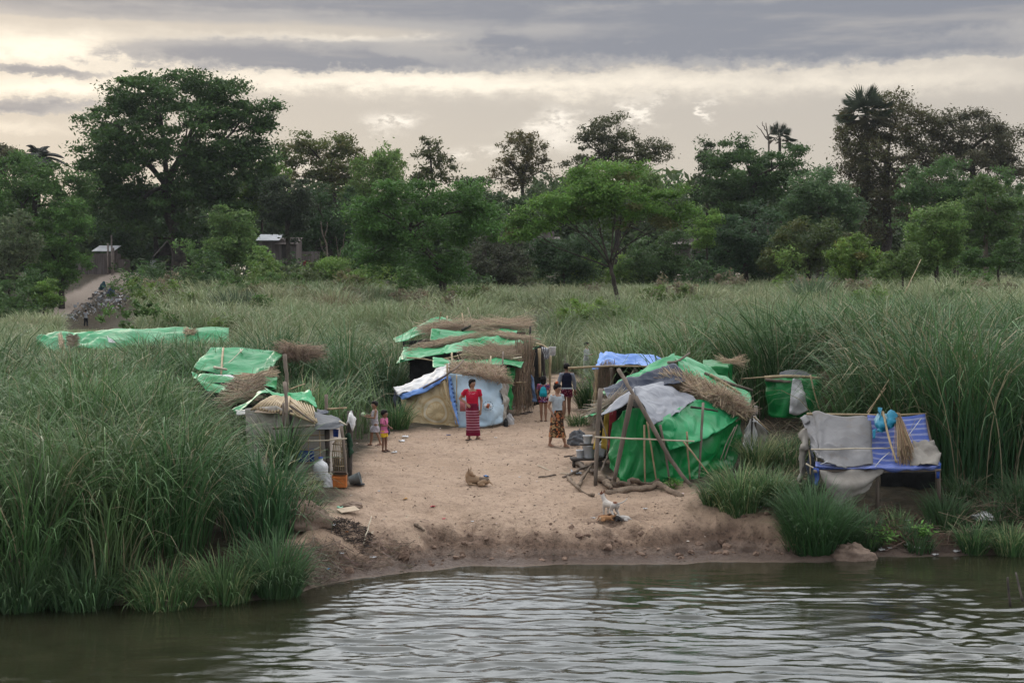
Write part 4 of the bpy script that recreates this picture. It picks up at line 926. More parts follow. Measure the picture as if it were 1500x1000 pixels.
# --- small white tent next to it
T = thing('small_tent', gp(1107, 660, 34.2), 'small dirty white tent leaning at the end of the big green shelter', 'tent')
SH('sheet', [[(1089, 630, 33.9), (1099, 612, 33.9), (1106, 608, 34.0)], [(1088, 662, 33.7), (1100, 664, 33.6), (1110, 662, 33.6)]], M['white'], wr=.05)
SH('sheet', [[(1106, 607, 34.0), (1116, 622, 34.0), (1127, 634, 34.0)], [(1110, 662, 33.6), (1120, 662, 33.7), (1126, 660, 33.8)]], M['beige'], wr=.05)
SH('flap', [[(1100, 610, 33.8), (1112, 612, 33.8), (1124, 630, 33.9)], [(1103, 616, 33.6), (1113, 620, 33.6), (1128, 637, 33.7)]], M['white'], wr=.04)
pole('pole', [(1102, 605, 33.7), (1101, 652, 33.5)], .025, M['pole_dk'], T)
pole('pole', [(1104, 610, 33.7), (1128, 632, 33.7)], .025, M['bamboo'], T)
o = pole('post_cup', [(1107, 607, 34.2), (1107, 594, 34.2)], .06, M['beige'], T); o.name = 'wrapped_post'
# --- blue roofed hut
T = thing('blue_roofed_hut', gp(915, 590, 41), 'straw walled hut with a wrinkled blue tarpaulin roof behind the big green shelter', 'hut', 'tarpaulin shelters of the camp')
SH('roof_sheet', [[(879, 517, 42), (895, 515, 42), (915, 517, 42), (940, 518, 42), (976, 524, 42)], [(877, 525, 41), (900, 524, 41), (930, 526, 41), (955, 526, 41), (982, 530, 41)], [(872, 536, 40), (900, 535, 40), (930, 535, 40), (955, 536, 40), (985, 538, 40)]], M['blue'], wr=.06, fr=2.2)
SH('roof_flap', [[(868, 536, 40.0), (876, 535, 39.9)], [(867, 541, 39.9), (877, 541, 39.8)]], M['blue'], wr=.02)
thatch('straw_wall', [(874, 537, 40.2), (896, 537, 40.3), (895, 598, 40.3), (868, 602, 40.2)], 480, .9, T, along=1, spread=.13, thick=.14, r=.008, col=(.31, .235, .17))
SH('shade_inner_wall', [[(876, 537, 40.4), (930, 537, 41.5), (985, 540, 41.5)], [(872, 612, 40.4), (930, 610, 41.5), (985, 610, 41.5)]], M['dark'], wr=.05)  # interior shade under the blue roof, painted as a black sheet
for pts, r, m in [([(832, 539, 39.9), (895, 536, 39.8), (962, 537, 39.8)], .035, 'bamboo'), ([(874, 539, 39.9), (873, 570, 39.9), (870, 603, 39.9)], .04, 'bamboo'), ([(895, 538, 39.9), (896, 600, 39.9)], .04, 'pole'), ([(870, 575, 39.9), (884, 574, 39.9), (898, 575, 39.9)], .02, 'bamboo'), ([(930, 538, 40), (931, 600, 40)], .04, 'pole_dk')]:
    pole('pole', pts, r, M[m], T)
SH('hanging_cloth', [[(926, 541, 40.1), (934, 541, 40.1)], [(925, 551, 40.1), (933, 552, 40.1)]], M['beige'], wr=.03)
# --- small green roof further back
T = thing('small_green_shelter', gp(1052, 580, 37.6), 'small flat roofed green shelter showing behind the ridge of the big one', 'shelter', 'tarpaulin shelters of the camp')
SH('roof_sheet', [[(1030, 527, 38.4), (1050, 529, 38.4), (1071, 531, 38.4)], [(1030, 533, 37.6), (1048, 535, 37.4), (1068, 535, 37.4)], [(1032, 548, 37.3), (1050, 552, 37.2), (1067, 553, 37.2)]], M['green_dk'], wr=.04)
SH('wall_sheet', [[(1032, 546, 37.4), (1067, 550, 37.4)], [(1033, 590, 37.4), (1067, 592, 37.4)]], M['green_dk'], wr=.05)
SH('side_wall', [[(1068, 533, 37.4), (1073, 532, 38.4)], [(1067, 590, 37.4), (1072, 588, 38.4)]], M['green_dk'], wr=.04)
pole('pole', [(1048, 531, 38.0), (1082, 527, 38.0)], .03, M['bamboo'], T)
thatch('straw', [(1055, 529, 38.3), (1082, 529, 38.3), (1084, 534, 37.9), (1060, 533, 37.9)], 70, .7, T)
# --- green hut on the right, half in the grass
T = thing('green_shelter', gp(1163, 610, 38), 'green tarpaulin shelter with grey dome and a white plastic streak, sunk in tall grass', 'shelter', 'tarpaulin shelters of the camp')
SH('wall_sheet', [[(1121, 556, 38), (1140, 558, 37.6), (1163, 556, 37.5), (1185, 556, 37.5), (1203, 553, 37.7)], [(1124, 580, 37.9), (1142, 585, 37.4), (1163, 582, 37.3), (1186, 582, 37.3), (1203, 566, 37.6)], [(1122, 608, 37.9), (1142, 612, 37.4), (1163, 612, 37.3), (1186, 612, 37.3), (1200, 610, 37.5)]], M['green_dk'], wr=.07, fr=1.5)
SH('plastic_streak', [[(1161, 555, 37.3), (1168, 554, 37.3), (1175, 556, 37.3)], [(1158, 580, 37.15), (1170, 580, 37.1), (1180, 578, 37.15)], [(1156, 606, 37.1), (1168, 608, 37.1), (1184, 602, 37.1)]], M['white'], wr=.05)
SH('dome', [[(1146, 552, 38.9), (1163, 551, 39.4), (1186, 553, 38.9)], [(1143, 545, 38.4), (1163, 541, 38.5), (1188, 547, 38.4)], [(1141, 553, 37.9), (1163, 552, 37.8), (1190, 554, 37.9)]], M['grey_dk'], wr=.02, ragged=0)
SH('roof_edge', [[(1120, 552, 38.6), (1160, 548, 38.4), (1196, 549, 38.4)], [(1121, 557, 37.7), (1160, 556, 37.5), (1203, 554, 37.6)]], M['green_dk'], wr=.03)
thatch('straw_end', [(1200, 549, 37.8), (1222, 553, 38.0), (1222, 588, 38.1), (1200, 605, 37.8)], 420, .7, T, along=1, spread=.22, thick=.16, r=.009, col=(.22, .15, .105))
for pts, r, m in [([(1120, 553, 37.5), (1160, 551, 37.3), (1203, 554, 37.4)], .05, 'bamboo'), ([(1121, 556, 37.4), (1140, 558, 37.3), (1158, 559, 37.2)], .045, 'pole'), ([(1187, 549, 37.3), (1193, 575, 37.1), (1201, 602, 37.0)], .025, 'bamboo'), ([(1086, 555, 37.8), (1120, 552, 37.7)], .022, 'bamboo')]:
    pole('pole', pts, r, M[m], T)
# --- yellow and pale blue hut in the middle
T = thing('banner_walled_hut', gp(665, 620, 41), 'low hut walled with printed yellow cloth and a pale blue banner, thatch on top', 'hut', 'tarpaulin shelters of the camp')
SH('yellow_wall', [[(587, 580, 40.9), (612, 571, 40.5), (635, 559, 40.2), (651, 549, 40.0)], [(591, 602, 40.6), (616, 600, 40.1), (640, 597, 39.8), (660, 592, 39.7)], [(602, 623, 40.3), (622, 626, 39.9), (646, 626, 39.6), (670, 625, 39.5)]], M['yellowprint'], wr=.05, fr=2.0)
SH('yellow_flap', [[(648, 551, 39.9), (654, 560, 39.8)], [(652, 575, 39.6), (663, 592, 39.5)], [(655, 588, 39.5), (668, 612, 39.4)]], M['yellowprint'], wr=.05)
BW = SH('blue_wall', [[(656, 547, 39.9), (680, 549, 39.7), (708, 550, 39.7), (733, 556, 40.0)], [(662, 585, 39.6), (688, 588, 39.4), (716, 588, 39.4), (738, 592, 39.7)], [(670, 625, 39.35), (692, 625, 39.25), (718, 623, 39.25), (735, 618, 39.6)]], M['lightblue'], wr=.06, fr=2.2)
SH('side_drape', [[(728, 557, 39.95), (736, 556, 40.2), (743, 556, 40.7)], [(738, 590, 39.65), (742, 590, 40.0), (744, 590, 40.6)], [(735, 624, 39.55), (738, 624, 39.9), (740, 620, 40.5)]], M['beige'], wr=.07)
SH('side_cover', [[(576, 567, 41.8), (610, 555, 41.5), (640, 540, 41.3), (660, 531, 41.2)], [(583, 577, 40.6), (612, 571, 40.3), (640, 556, 40.0), (656, 548, 39.9)]], M['white'], wr=.05)
SH('blue_edging', [[(580, 577, 40.7), (600, 573, 40.4), (630, 561, 40.1), (655, 547, 39.85)], [(588, 585, 40.5), (603, 580, 40.25), (633, 566, 39.95), (657, 553, 39.75)]], M['blue'], wr=.04)
SH('blue_edging', [[(656, 551, 39.75), (660, 551, 39.7)], [(660, 585, 39.5), (666, 585, 39.5)], [(668, 622, 39.28), (673, 622, 39.25)]], M['blue'], wr=.05)
SH('end_cover', [[(576, 567, 41.8), (584, 578, 40.9)], [(580, 615, 41.8), (590, 618, 40.9)]], M['navy'], wr=.04)
SH('shade_inner_wall', [[(590, 572, 41.6), (700, 548, 41.6), (740, 556, 41.4)], [(592, 622, 41.4), (700, 618, 41.2), (738, 616, 41.2)]], M['dark'], wr=.02)  # black sheet painting the dim inside behind the banner walls
thatch('straw_roof', [(655, 535, 41.2), (742, 542, 41.2), (746, 556, 39.9), (655, 547, 39.9)], 800, .6, T, spread=.5, thick=.10, r=.008, col=(.44, .34, .245))
thatch('straw_fringe', [(657, 545, 39.7), (746, 552, 39.8), (747, 565, 39.7), (715, 552, 39.6)], 300, .3, T, along=1, spread=.5, thick=.08, r=.008, col=(.40, .30, .215))
for pts, r, m in [([(655, 532, 39.7), (657, 575, 39.6), (671, 625, 39.2)], .03, 'bamboo'), ([(669, 549, 39.5), (669, 590, 39.3)], .02, 'bamboo'), ([(620, 568, 40.0), (660, 545, 39.6), (680, 527, 40.4)], .03, 'pole')]:
    pole('pole', pts, r, M[m], T)
# mark printed on the banner: ring of short strokes round an orange hand, and a red block behind the woman
mb = MB()
c0 = P(715, 594, 39.28); k = 39.28/F
for i in range(12):
    a = i*math.pi/6; mb.box(c0+np.array([math.cos(a)*7.2*k, -.06, math.sin(a)*6.4*k]), (.05, .008, .016), R=Matrix.Rotation(-a-math.pi/2, 3, 'Y'))
mb.obj('emblem', plain('emblem_grey', (.16, .2, .26), .7, .1), BW)
MB().box(c0+np.array([0, -.07, 0]), (.075, .01, .13), R=Matrix.Rotation(.25, 3, 'Y')).box(c0+np.array([-.03, -.07, -.02]), (.04, .01, .07)).box(c0+np.array([.03, -.07, .015]), (.03, .01, .09)).obj('emblem', plain('emblem_orange', (.50, .16, .08), .7, .15), BW)
wm = plain('emblem_white', (.6, .62, .64), .7, .1)
MB().box(c0+np.array([-.07, -.065, 0]), (.06, .008, .10)).obj('emblem', wm, BW); MB().box(c0+np.array([.075, -.065, 0]), (.05, .008, .10)).obj('emblem', wm, BW)
c1 = P(678, 594, 39.2)
MB().box(c1+np.array([0, -.06, 0]), (.16, .01, .30)).obj('emblem', plain('emblem_red', (.36, .12, .12), .7, .15), BW)
MB().box(c1+np.array([.01, -.06, .30]), (.11, .01, .16)).obj('emblem', plain('emblem_peach', (.52, .28, .17), .7, .15), BW)
pb = plain('print_blue', (.05, .10, .25), .7, .1)
for i in range(9): MB().box(P(660.5+i*1.2, 556+i*6.2, 39.55)+np.array([0, -.07, 0]), (.05, .01, .06), R=Matrix.Rotation(i*.9, 3, 'Y')).obj('lettering', pb, BW)
# --- green roofed huts behind it
T = thing('long_green_hut', gp(690, 600, 45), 'long hut under a wrinkled bright green tarpaulin behind the banner walled hut', 'hut', 'tarpaulin shelters of the camp')
SH('lower_sheet', [[(634, 524, 43), (680, 524, 43), (730, 524, 43), (768, 527, 43.2)], [(634, 539, 41.7), (680, 535, 41.5), (728, 535, 41.5), (763, 541, 41.7)]], M['green'], wr=.05, fr=1.6)
SH('end_sheet', [[(740, 538, 41.6), (754, 538, 42)], [(742, 575, 41.4), (753, 575, 41.8)], [(747, 600, 41.3), (750, 600, 41.7)]], M['green_dk'], wr=.05)
thatch('straw_wall', [(752, 508, 43.2), (776, 506, 44.4), (775, 592, 44.2), (752, 600, 42.7)], 900, 1.1, T, along=1, spread=.09, thick=.14, r=.01, col=(.26, .19, .135))
thatch('straw_roof', [(670, 514, 43.8), (760, 508, 43.8), (756, 526, 42.6), (690, 526, 42.6)], 620, .9, T, spread=.3, thick=.1, col=(.37, .285, .205))
SH('roof_sheet', [[(592, 514, 47), (640, 502, 47), (690, 490, 47), (740, 489, 47), (792, 497, 47)], [(588, 519, 45.6), (640, 508, 45.6), (690, 500, 45.6), (735, 500, 45.6), (765, 503, 45.6), (791, 502, 45.6)][:5], [(583, 529, 44), (640, 520, 44.2), (690, 516, 44.0), (735, 513, 44.0), (790, 508, 44.4)]], M['green'], wr=.10, fr=1.2)
SH('roof_corner', [[(588, 516, 45.0), (596, 523, 44.4)], [(578, 536, 44.2), (584, 532, 43.8)]], M['green_dk'], wr=.04)
thatch('straw_layer', [(600, 512, 46.6), (712, 488, 47.0), (715, 492, 46.2), (602, 517, 45.8)], 380, 1.1, T, spread=.12, thick=.09, col=(.37, .285, .205))
thatch('straw_layer', [(705, 487, 47.2), (788, 498, 47.0), (785, 502, 46.2), (712, 491, 46.4)], 320, 1.0, T, spread=.15, thick=.09, col=(.42, .325, .235))
SH('shade_back_wall', [[(600, 527, 44.6), (690, 520, 44.6), (755, 515, 44.6)], [(600, 590, 44.6), (690, 590, 44.6), (755, 590, 44.6)]], M['dark'], wr=.02)  # black backing paints the shade under the long roof
for pts, r, m in [([(596, 524, 43.8), (614, 525, 43.6), (634, 528, 43.2)], .03, 'bamboo'), ([(645, 527, 43), (700, 515, 43.2), (735, 511, 43.5)], .03, 'bamboo'), ([(662, 517, 42.6), (662, 535, 41.6)], .03, 'bamboo'), ([(719, 522, 42.2), (718, 538, 41.4)], .03, 'bamboo'), ([(737, 515, 42.2), (736, 540, 41.3)], .03, 'pole'),
                  ([(756, 560, 42.6), (773, 560, 43.8)], .025, 'bamboo'), ([(767, 510, 43.6), (767, 592, 43.4)], .035, 'bamboo'), ([(779, 505, 44.4), (779, 552, 44.3)], .03, 'pole'), ([(790, 510, 44), (791, 552, 43.9)], .055, 'bamboo'), ([(795, 512, 44.6), (798, 560, 44.4)], .06, 'pole_dk'), ([(806, 519, 43.4), (805, 572, 43.3)], .045, 'bamboo'), ([(640, 535, 42.0), (635, 548, 41.6)], .02, 'bamboo'), ([(786, 503, 44.4), (800, 508, 44.0), (808, 518, 43.4)], .03, 'bamboo'), ([(752, 525, 42.2), (764, 523, 42.4)], .03, 'cane_pale')]:
    pole('pole', pts, r, M[m], T)
SH('door_curtain', [[(777, 548, 43.9), (781, 553, 43.8)], [(779, 570, 43.7), (784, 575, 43.6)], [(780, 588, 43.6), (786, 588, 43.5)]], M['denim'], wr=.06)
SH('shade_inner_wall', [[(776, 508, 46), (798, 506, 46)], [(776, 595, 46), (790, 592, 46)]], M['dark'], wr=.02)  # doorway shade painted as a black sheet
T = thing('back_green_hut', gp(680, 590, 51), 'farthest green roofed hut with straw ridge, rising behind the long green hut', 'hut', 'tarpaulin shelters of the camp')
SH('roof_sheet', [[(575, 495, 53), (612, 478, 53), (645, 465, 53), (672, 466, 53), (694, 474, 53)], [(580, 503, 50.5), (615, 492, 50.5), (650, 480, 50.5), (675, 477, 50.5), (694, 480, 50.5)]], M['green'], wr=.08, fr=1.2)
SH('roof_sheet', [[(632, 484, 49.6), (700, 484, 49.6), (758, 482, 49.6)], [(630, 498, 48.2), (700, 492, 48.2), (757, 490, 48.2)]], M['green_pale'], wr=.05, fr=1.4)
SH('roof_flap', [[(633, 483, 49.0), (646, 484, 49.0)], [(631, 497, 48.4), (640, 498, 48.4)]], M['green'], wr=.05)
thatch('straw_ridge', [(612, 482, 51.0), (690, 473, 51.6), (692, 480, 50.0), (616, 490, 50.0)], 500, 1.0, T, spread=.25, thick=.16, col=(.42, .325, .235))
thatch('straw_ridge', [(685, 476, 51), (778, 471, 51), (778, 482, 49.6), (686, 483, 49.6)], 560, 1.2, T, spread=.18, thick=.15, col=(.42, .325, .235))
SH('shade_back_wall', [[(590, 500, 50), (690, 490, 50), (770, 486, 50)], [(590, 580, 50), (690, 575, 50), (770, 575, 50)]], M['dark'], wr=.02)  # black sheet in place of the shade beneath the rear roof
for pts, r, m in [([(646, 457, 51), (643, 470, 51.2)], .025, 'bamboo'), ([(677, 459, 51), (679, 478, 50.4)], .03, 'bamboo'), ([(685, 450, 51.5), (693, 474, 51.5)], .02, 'cane_pale'), ([(655, 463, 51.2), (655, 480, 50.4)], .025, 'bamboo'), ([(676, 484, 49.6), (690, 477, 49.6)], .06, 'pole_dk'), ([(777, 478, 49.4), (776, 496, 49.2)], .04, 'pole_dk'), ([(598, 511, 48), (622, 498, 48.4)], .05, 'pole')]:
    pole('pole', pts, r, M[m], T)
# things hanging from the porch beam
T = thing('striped_shirt', P(799, 512, 43.5), 'dark and white striped shirt hanging on the porch beam of the long green hut', 'shirt')
def stripe_shirt():
    m, nt, b, ob, uv = newmat('striped_shirt_cloth'); x, y, z = sep(nt, uv)
    s = ((x*5.0).f('FRACT')-.5).f('ABSOLUTE').step(.2, .26); setc(nt, b, mixc(nt, s, (.5, .5, .52), (.035, .04, .06))); return m
sheet('cloth', [[(794, 508, 43.4), (801, 509, 43.2), (807, 511, 43.1)], [(794, 517, 43.4), (801, 517, 43.2), (806, 517, 43.1)], [(796, 527, 43.4), (800, 526, 43.2), (803, 521, 43.1)]], stripe_shirt(), parent=T, wr=.05)
b = P(809, 514, 43.0)
T = thing('hanging_pot', b, 'small pale pot hanging at the corner of the porch beam', 'pot')
MB().loft([(b[0], b[1], b[2]-.14, .075, .075), (b[0], b[1], b[2]-.1, .10, .10), (b[0], b[1], b[2]+.1, .11, .11), (b[0], b[1], b[2]+.13, .115, .115)], 16).obj('body', plain('pot_pale', (.45, .42, .40), .6), T)
MB().tube([b+[-.1, 0, .12], b+[-.06, 0, .22], b+[0, 0, .27], b+[.06, 0, .22], b+[.1, 0, .12]], .008, 6).obj('handle', M['pole_dk'], T)
# --- roofs in the grass on the left
T = thing('long_low_shelter', gp(200, 520, 66.5), 'long low pale green tarpaulin roof, sagging, far off in the grass on the left', 'shelter', 'tarpaulin shelters of the camp')
SH('roof_sheet', [[(60, 487, 68), (110, 486, 68), (165, 483, 68), (220, 481, 68), (335, 479, 68)], [(55, 494, 67), (110, 496, 66.7), (165, 493, 66.5), (220, 490, 66.5), (335, 487, 66.5)], [(70, 513, 65.5), (120, 513, 65.3), (165, 511, 65.2), (220, 509, 65.2), (335, 503, 65.2)]], M['green_pale'], wr=.09, fr=.9, dens=.11)
SH('end_wall', [[(60, 488, 68), (54, 495, 66.9), (70, 514, 65.6)], [(62, 525, 68), (58, 525, 66.9), (72, 525, 65.6)]], M['green_dk'], wr=.06, dens=.1)
SH('white_patch', [[(157, 492, 66.1), (163, 496, 66.0)], [(159, 501, 65.8), (172, 502, 65.7)]], M['white'], wr=.03)
thatch('straw_patch', [(86, 488, 67), (90, 488, 67), (95, 512, 65.1), (88, 512, 65.1)], 60, .9, T, along=1, spread=.1, thick=.05, r=.014)
thatch('straw_patch', [(101, 492, 66.4), (113, 491, 66.4), (111, 508, 65.2), (103, 508, 65.2)], 110, .5, T, spread=.4, thick=.05, r=.014, col=(.24, .19, .14))
thatch('straw_patch', [(270, 484, 66.7), (288, 483, 66.7), (287, 490, 66.2), (272, 490, 66.2)], 60, .6, T, spread=.4, thick=.05, r=.014)
T = thing('green_topped_hut', gp(350, 560, 41), 'hut with smooth green sheet and a straw fringe, rearmost of three in tall grass', 'hut', 'tarpaulin shelters of the camp')
SH('roof_sheet', [[(309, 510, 42.3), (330, 510, 42.3), (370, 511, 42.3), (398, 512, 42.3), (413, 517, 42.2)], [(293, 524, 41), (320, 526, 40.8), (355, 528, 40.8), (388, 529, 40.8), (410, 524, 41)], [(284, 536, 40), (310, 545, 39.6), (340, 550, 39.4), (366, 554, 39.3), (390, 542, 39.8)]], M['green_pale'], wr=.05, fr=1.2)
SH('side_sheet', [[(402, 514, 42), (414, 519, 41.4)], [(390, 530, 40.4), (402, 532, 40.2)], [(384, 545, 39.6), (392, 542, 39.6)]], M['green_dk'], wr=.03)
SH('shade_inner_wall', [[(300, 540, 40.6), (400, 530, 41)], [(300, 590, 40.6), (400, 590, 41)]], M['dark'], wr=.02)  # shade below the roof edge, painted as a black sheet
thatch('straw_fringe', [(402, 513, 42.2), (463, 516, 42.6), (476, 524, 42.2), (408, 520, 41.6)], 420, .9, T, spread=.2, thick=.2, r=.009, col=(.31, .235, .17))
thatch('straw_fringe', [(414, 516, 41.6), (450, 519, 41.8), (448, 531, 41.6), (420, 529, 41.4)], 220, .4, T, along=1, spread=.4, thick=.2, r=.009, col=(.17, .12, .085))
for pts, r, m in [([(327, 510, 41.8), (325, 530, 40.4), (324, 548, 39.3)], .035, 'bamboo'), ([(314, 538, 39.7), (332, 541, 39.4)], .045, 'cane_pale'), ([(356, 511, 41.6), (336, 530, 40.5), (318, 541, 39.7)], .012, 'cane_pale'), ([(353, 516, 41.5), (352, 511, 42)], .02, 'cane_pale')]:
    pole('pole', pts, r, M[m], T)
T = thing('layered_hut', gp(345, 600, 36.8), 'low hut of green sheets with white strip and brush pile on top', 'hut', 'tarpaulin shelters of the camp')
SH('roof_sheet', [[(281, 550, 38), (308, 548, 38), (350, 553, 38), (406, 553, 38)], [(286, 556, 37.2), (320, 558, 37.2), (360, 562, 37.2), (405, 560, 37.4)], [(306, 574, 36.4), (330, 574, 36.3), (352, 566, 36.6), (402, 572, 36.6)]], M['green'], wr=.06, fr=1.5)
SH('side_sheet', [[(388, 554, 37.4), (407, 554, 37.3)], [(390, 572, 36.6), (404, 572, 36.8)]], M['green_dk'], wr=.06)
SH('white_strip', [[(312, 549, 38.2), (350, 552, 38.2), (398, 547, 38.4)], [(314, 555, 37.6), (350, 557, 37.5), (396, 552, 37.6)]], M['white'], wr=.04)
thatch('straw_layer', [(350, 553, 37.6), (400, 546, 38), (398, 552, 37.4), (352, 558, 37.2)], 120, .9, T, spread=.12, thick=.06)
thatch('brush_pile', [(345, 566, 36.2), (388, 560, 36.2), (372, 582, 34.6), (322, 600, 34.4)], 560, .8, T, along=0, spread=.26, thick=.14, r=.010, col=(.30, .235, .17))
SH('shade_inner_wall', [[(290, 560, 37.2), (402, 560, 37.2)], [(290, 615, 37.2), (402, 610, 37.2)]], M['dark'], wr=.02)  # black sheet painting the shade beneath the layered roof
pole('post', [(417, 519, 34.2), (420, 560, 34.0), (423, 620, 33.8)], .055, M['pole'], T)
pole('pole', [(421, 571, 34), (446, 562, 34.3)], .02, M['bamboo'], T)
# --- woven hut at the edge of the clearing
T = thing('woven_hut', gp(450, 690, 31), 'small hut of woven bamboo matting with a split bamboo roof and dark cloth awning', 'hut', 'tarpaulin shelters of the camp')
SH('mat_wall', [[(404, 594, 30.9), (428, 606, 30.7), (455, 616, 30.6), (482, 626, 30.5)], [(404, 640, 30.9), (428, 645, 30.7), (455, 648, 30.6), (482, 650, 30.5)], [(404, 697, 30.9), (428, 697, 30.7), (455, 697, 30.6), (482, 694, 30.5)]], M['mat'], wr=.018, fr=1.2, smooth=False)
SH('mat_wall', [[(482, 624, 30.55), (500, 622, 32.2)], [(482, 695, 30.55), (500, 675, 32.2)]], M['mat'], wr=.015)
SH('mat_wall', [[(360, 598, 31.6), (404, 594, 30.9)], [(362, 690, 31.6), (404, 697, 30.9)]], M['mat'], wr=.015)
SH('blue_patch', [[(434, 658, 30.58), (460, 657, 30.5)], [(435, 678, 30.58), (460, 677, 30.5)]], M['royal'], wr=.01, ragged=.005)
mb = MB(); mb2 = MB()
for i in range(14):
    t = i/13; a = P(398+26*t, 582+1.5*math.sin(t*6), 32.4-1.2*t*0+rng.normal(0, .05)); b = P(428+36*t, 607+11*t+rng.normal(0, 1), 30.35+rng.normal(0, .05))
    mb.tube([a, (a+b)/2+[0, 0, .03], b], .022, 6)
for i in range(13):
    t = i/12; a = P(424-26*t, 581+1.5*math.sin(t*6), 32.3+rng.normal(0, .05)); b = P(420-52*t, 606-6*t+rng.normal(0, 1), 30.5+.8*t)
    mb2.tube([a, (a+b)/2+[0, 0, .03], b], .024, 6)
for i in range(9):
    t = i/8; a = P(424+34*t, 583+12*t, 32.6); b = P(440+24*t, 606+12*t+rng.normal(0, 1), 30.6)
    mb.tube([a, (a+b)/2+[0, 0, .02], b], .022, 6)
SH('roof_mat', [[(396, 585, 32.5), (424, 585, 32.5), (456, 596, 32.4)], [(372, 603, 30.9), (428, 607, 30.6), (464, 619, 30.5)]], M['brownmat'], wr=.02)
mb.obj('roof_slats', M['bamboo'], T); mb2.obj('roof_slats', M['bamboo'], T)
SH('awning', [[(461, 601, 31.6), (480, 607, 31.7), (497, 612, 31.6), (506, 621, 31.4)], [(461, 616, 30.7), (480, 618, 30.6), (496, 617, 30.7), (503, 624, 30.8)], [(460, 628, 30.2), (476, 629, 30.1), (492, 628, 30.2), (502, 623, 30.4)]], M['grey_dk'], wr=.045, fr=2)
SH('rolled_cloth', [[(464, 600, 32.2), (481, 603, 32.2)], [(466, 604, 31.7), (481, 606, 31.7)]], M['navy'], wr=.04)
SH('green_drape', [[(341, 601, 33.0), (362, 584, 33.2), (380, 571, 33.4), (392, 568, 33.4)], [(346, 606, 32.4), (368, 592, 32.4), (384, 578, 32.5), (394, 574, 32.6)]], M['green'], wr=.06, fr=2)
SH('green_drape', [[(388, 567, 33.6), (408, 576, 33.4), (428, 576, 33.4), (442, 571, 33.4), (453, 569, 33.4), (462, 582, 33.2)], [(392, 574, 32.9), (410, 583, 32.7), (428, 586, 32.7), (444, 586, 32.7), (456, 590, 32.6), (464, 597, 32.6)]], M['green'], wr=.06, fr=2)
SH('white_edge', [[(345, 600, 32.2), (368, 600, 31.6)], [(346, 607, 32.0), (368, 606, 31.4)]], M['white'], wr=.02)
for pts, r, m in [([(417, 560, 31.0), (420, 595, 30.6), (421, 628, 30.4)], .045, 'pole'), ([(426, 600, 30.5), (427, 650, 30.5), (428, 695, 30.5)], .04, 'pole_dk'), ([(415, 590, 30.4), (416, 628, 30.4)], .03, 'pole'), ([(479, 628, 30.3), (480, 660, 30.3), (480, 694, 30.3)], .06, 'pole_dk'), ([(513, 602, 30.6), (513, 650, 30.6), (512, 697, 30.5)], .075, 'pole_dk'), ([(500, 624, 30.3), (505, 665, 30.1), (509, 715, 29.9)], .04, 'pole'),
                  ([(400, 627, 30.3), (430, 626, 30.2), (461, 623, 30.1)], .035, 'pole'), ([(428, 638, 30.4), (480, 637, 30.3)], .018, 'bamboo'), ([(428, 646, 30.2), (470, 645, 30.1), (508, 642, 30.0)], .02, 'cane_pale'), ([(430, 658, 30.4), (480, 660, 30.3)], .016, 'bamboo'), ([(432, 678, 30.4), (484, 677, 30.3)], .018, 'pole'), ([(468, 630, 30.2), (469, 694, 30.2)], .016, 'bamboo'), ([(452, 636, 30.4), (453, 690, 30.4)], .012, 'bamboo'), ([(425, 594, 30.3), (460, 618, 30.1)], .03, 'pole'), ([(425, 605, 30.4), (462, 620, 30.2)], .03, 'bamboo'),
                  ([(430, 693, 30.0), (480, 693, 29.9), (510, 694, 29.9)], .02, 'cane_pale'), ([(478, 578, 32.6), (478, 606, 32.4)], .045, 'pole'), ([(480, 599, 32.4), (508, 597, 32.6)], .025, 'bamboo'), ([(497, 617, 30.8), (510, 623, 30.6)], .025, 'cane_pale')]:
    pole('pole', pts, r, M[m], T)
SH('hanging_cloth', [[(486, 628, 31), (496, 629, 31)], [(487, 641, 31), (495, 640, 31)]], M['royal'], wr=.05)
mb = MB()                                                            # bent cane drying cage on the porch
for i in range(7):
    t = i/6; mb.tube([P(489+t*18, 692, 30.6), P(487+t*19, 668, 30.5), P(489+t*15, 648+3*abs(t-.5), 30.6), P(492+t*9, 644, 30.8)], .014, 5)
for y in (650, 660, 670, 682): mb.tube([P(487, y, 30.55), P(497, y+1, 30.3), P(507, y, 30.55)], .012, 5)
mb.obj('cane_screen', M['bamboo'], T)
SH('shade_cloth', [[(488, 668, 30.75), (498, 668, 30.75)], [(490, 690, 30.75), (496, 689, 30.75)]], M['beige'], wr=.04)
T = thing('green_garment', P(512, 655, 30.3), 'dark green garment hanging on the outer corner post of the woven hut', 'garment')
sheet('cloth', [[(507, 636, 30.45), (512, 634, 30.4), (516, 640, 30.45)], [(506, 652, 30.4), (512, 652, 30.3), (517, 654, 30.4)], [(508, 667, 30.4), (512, 671, 30.3), (517, 662, 30.4)]], M['clothgreen'], parent=T, wr=.06)
T = thing('white_rag', P(514, 612, 30.4), 'white rag draped over the top of a corner post beside the girl in white', 'cloth')
sheet('cloth', [[(504, 618, 30.5), (510, 606, 30.45), (515, 600, 30.45)], [(507, 622, 30.4), (514, 610, 30.3), (519, 612, 30.4)], [(512, 612, 30.3), (517, 632, 30.3), (520, 616, 30.4)]], M['white'], parent=T, wr=.04)
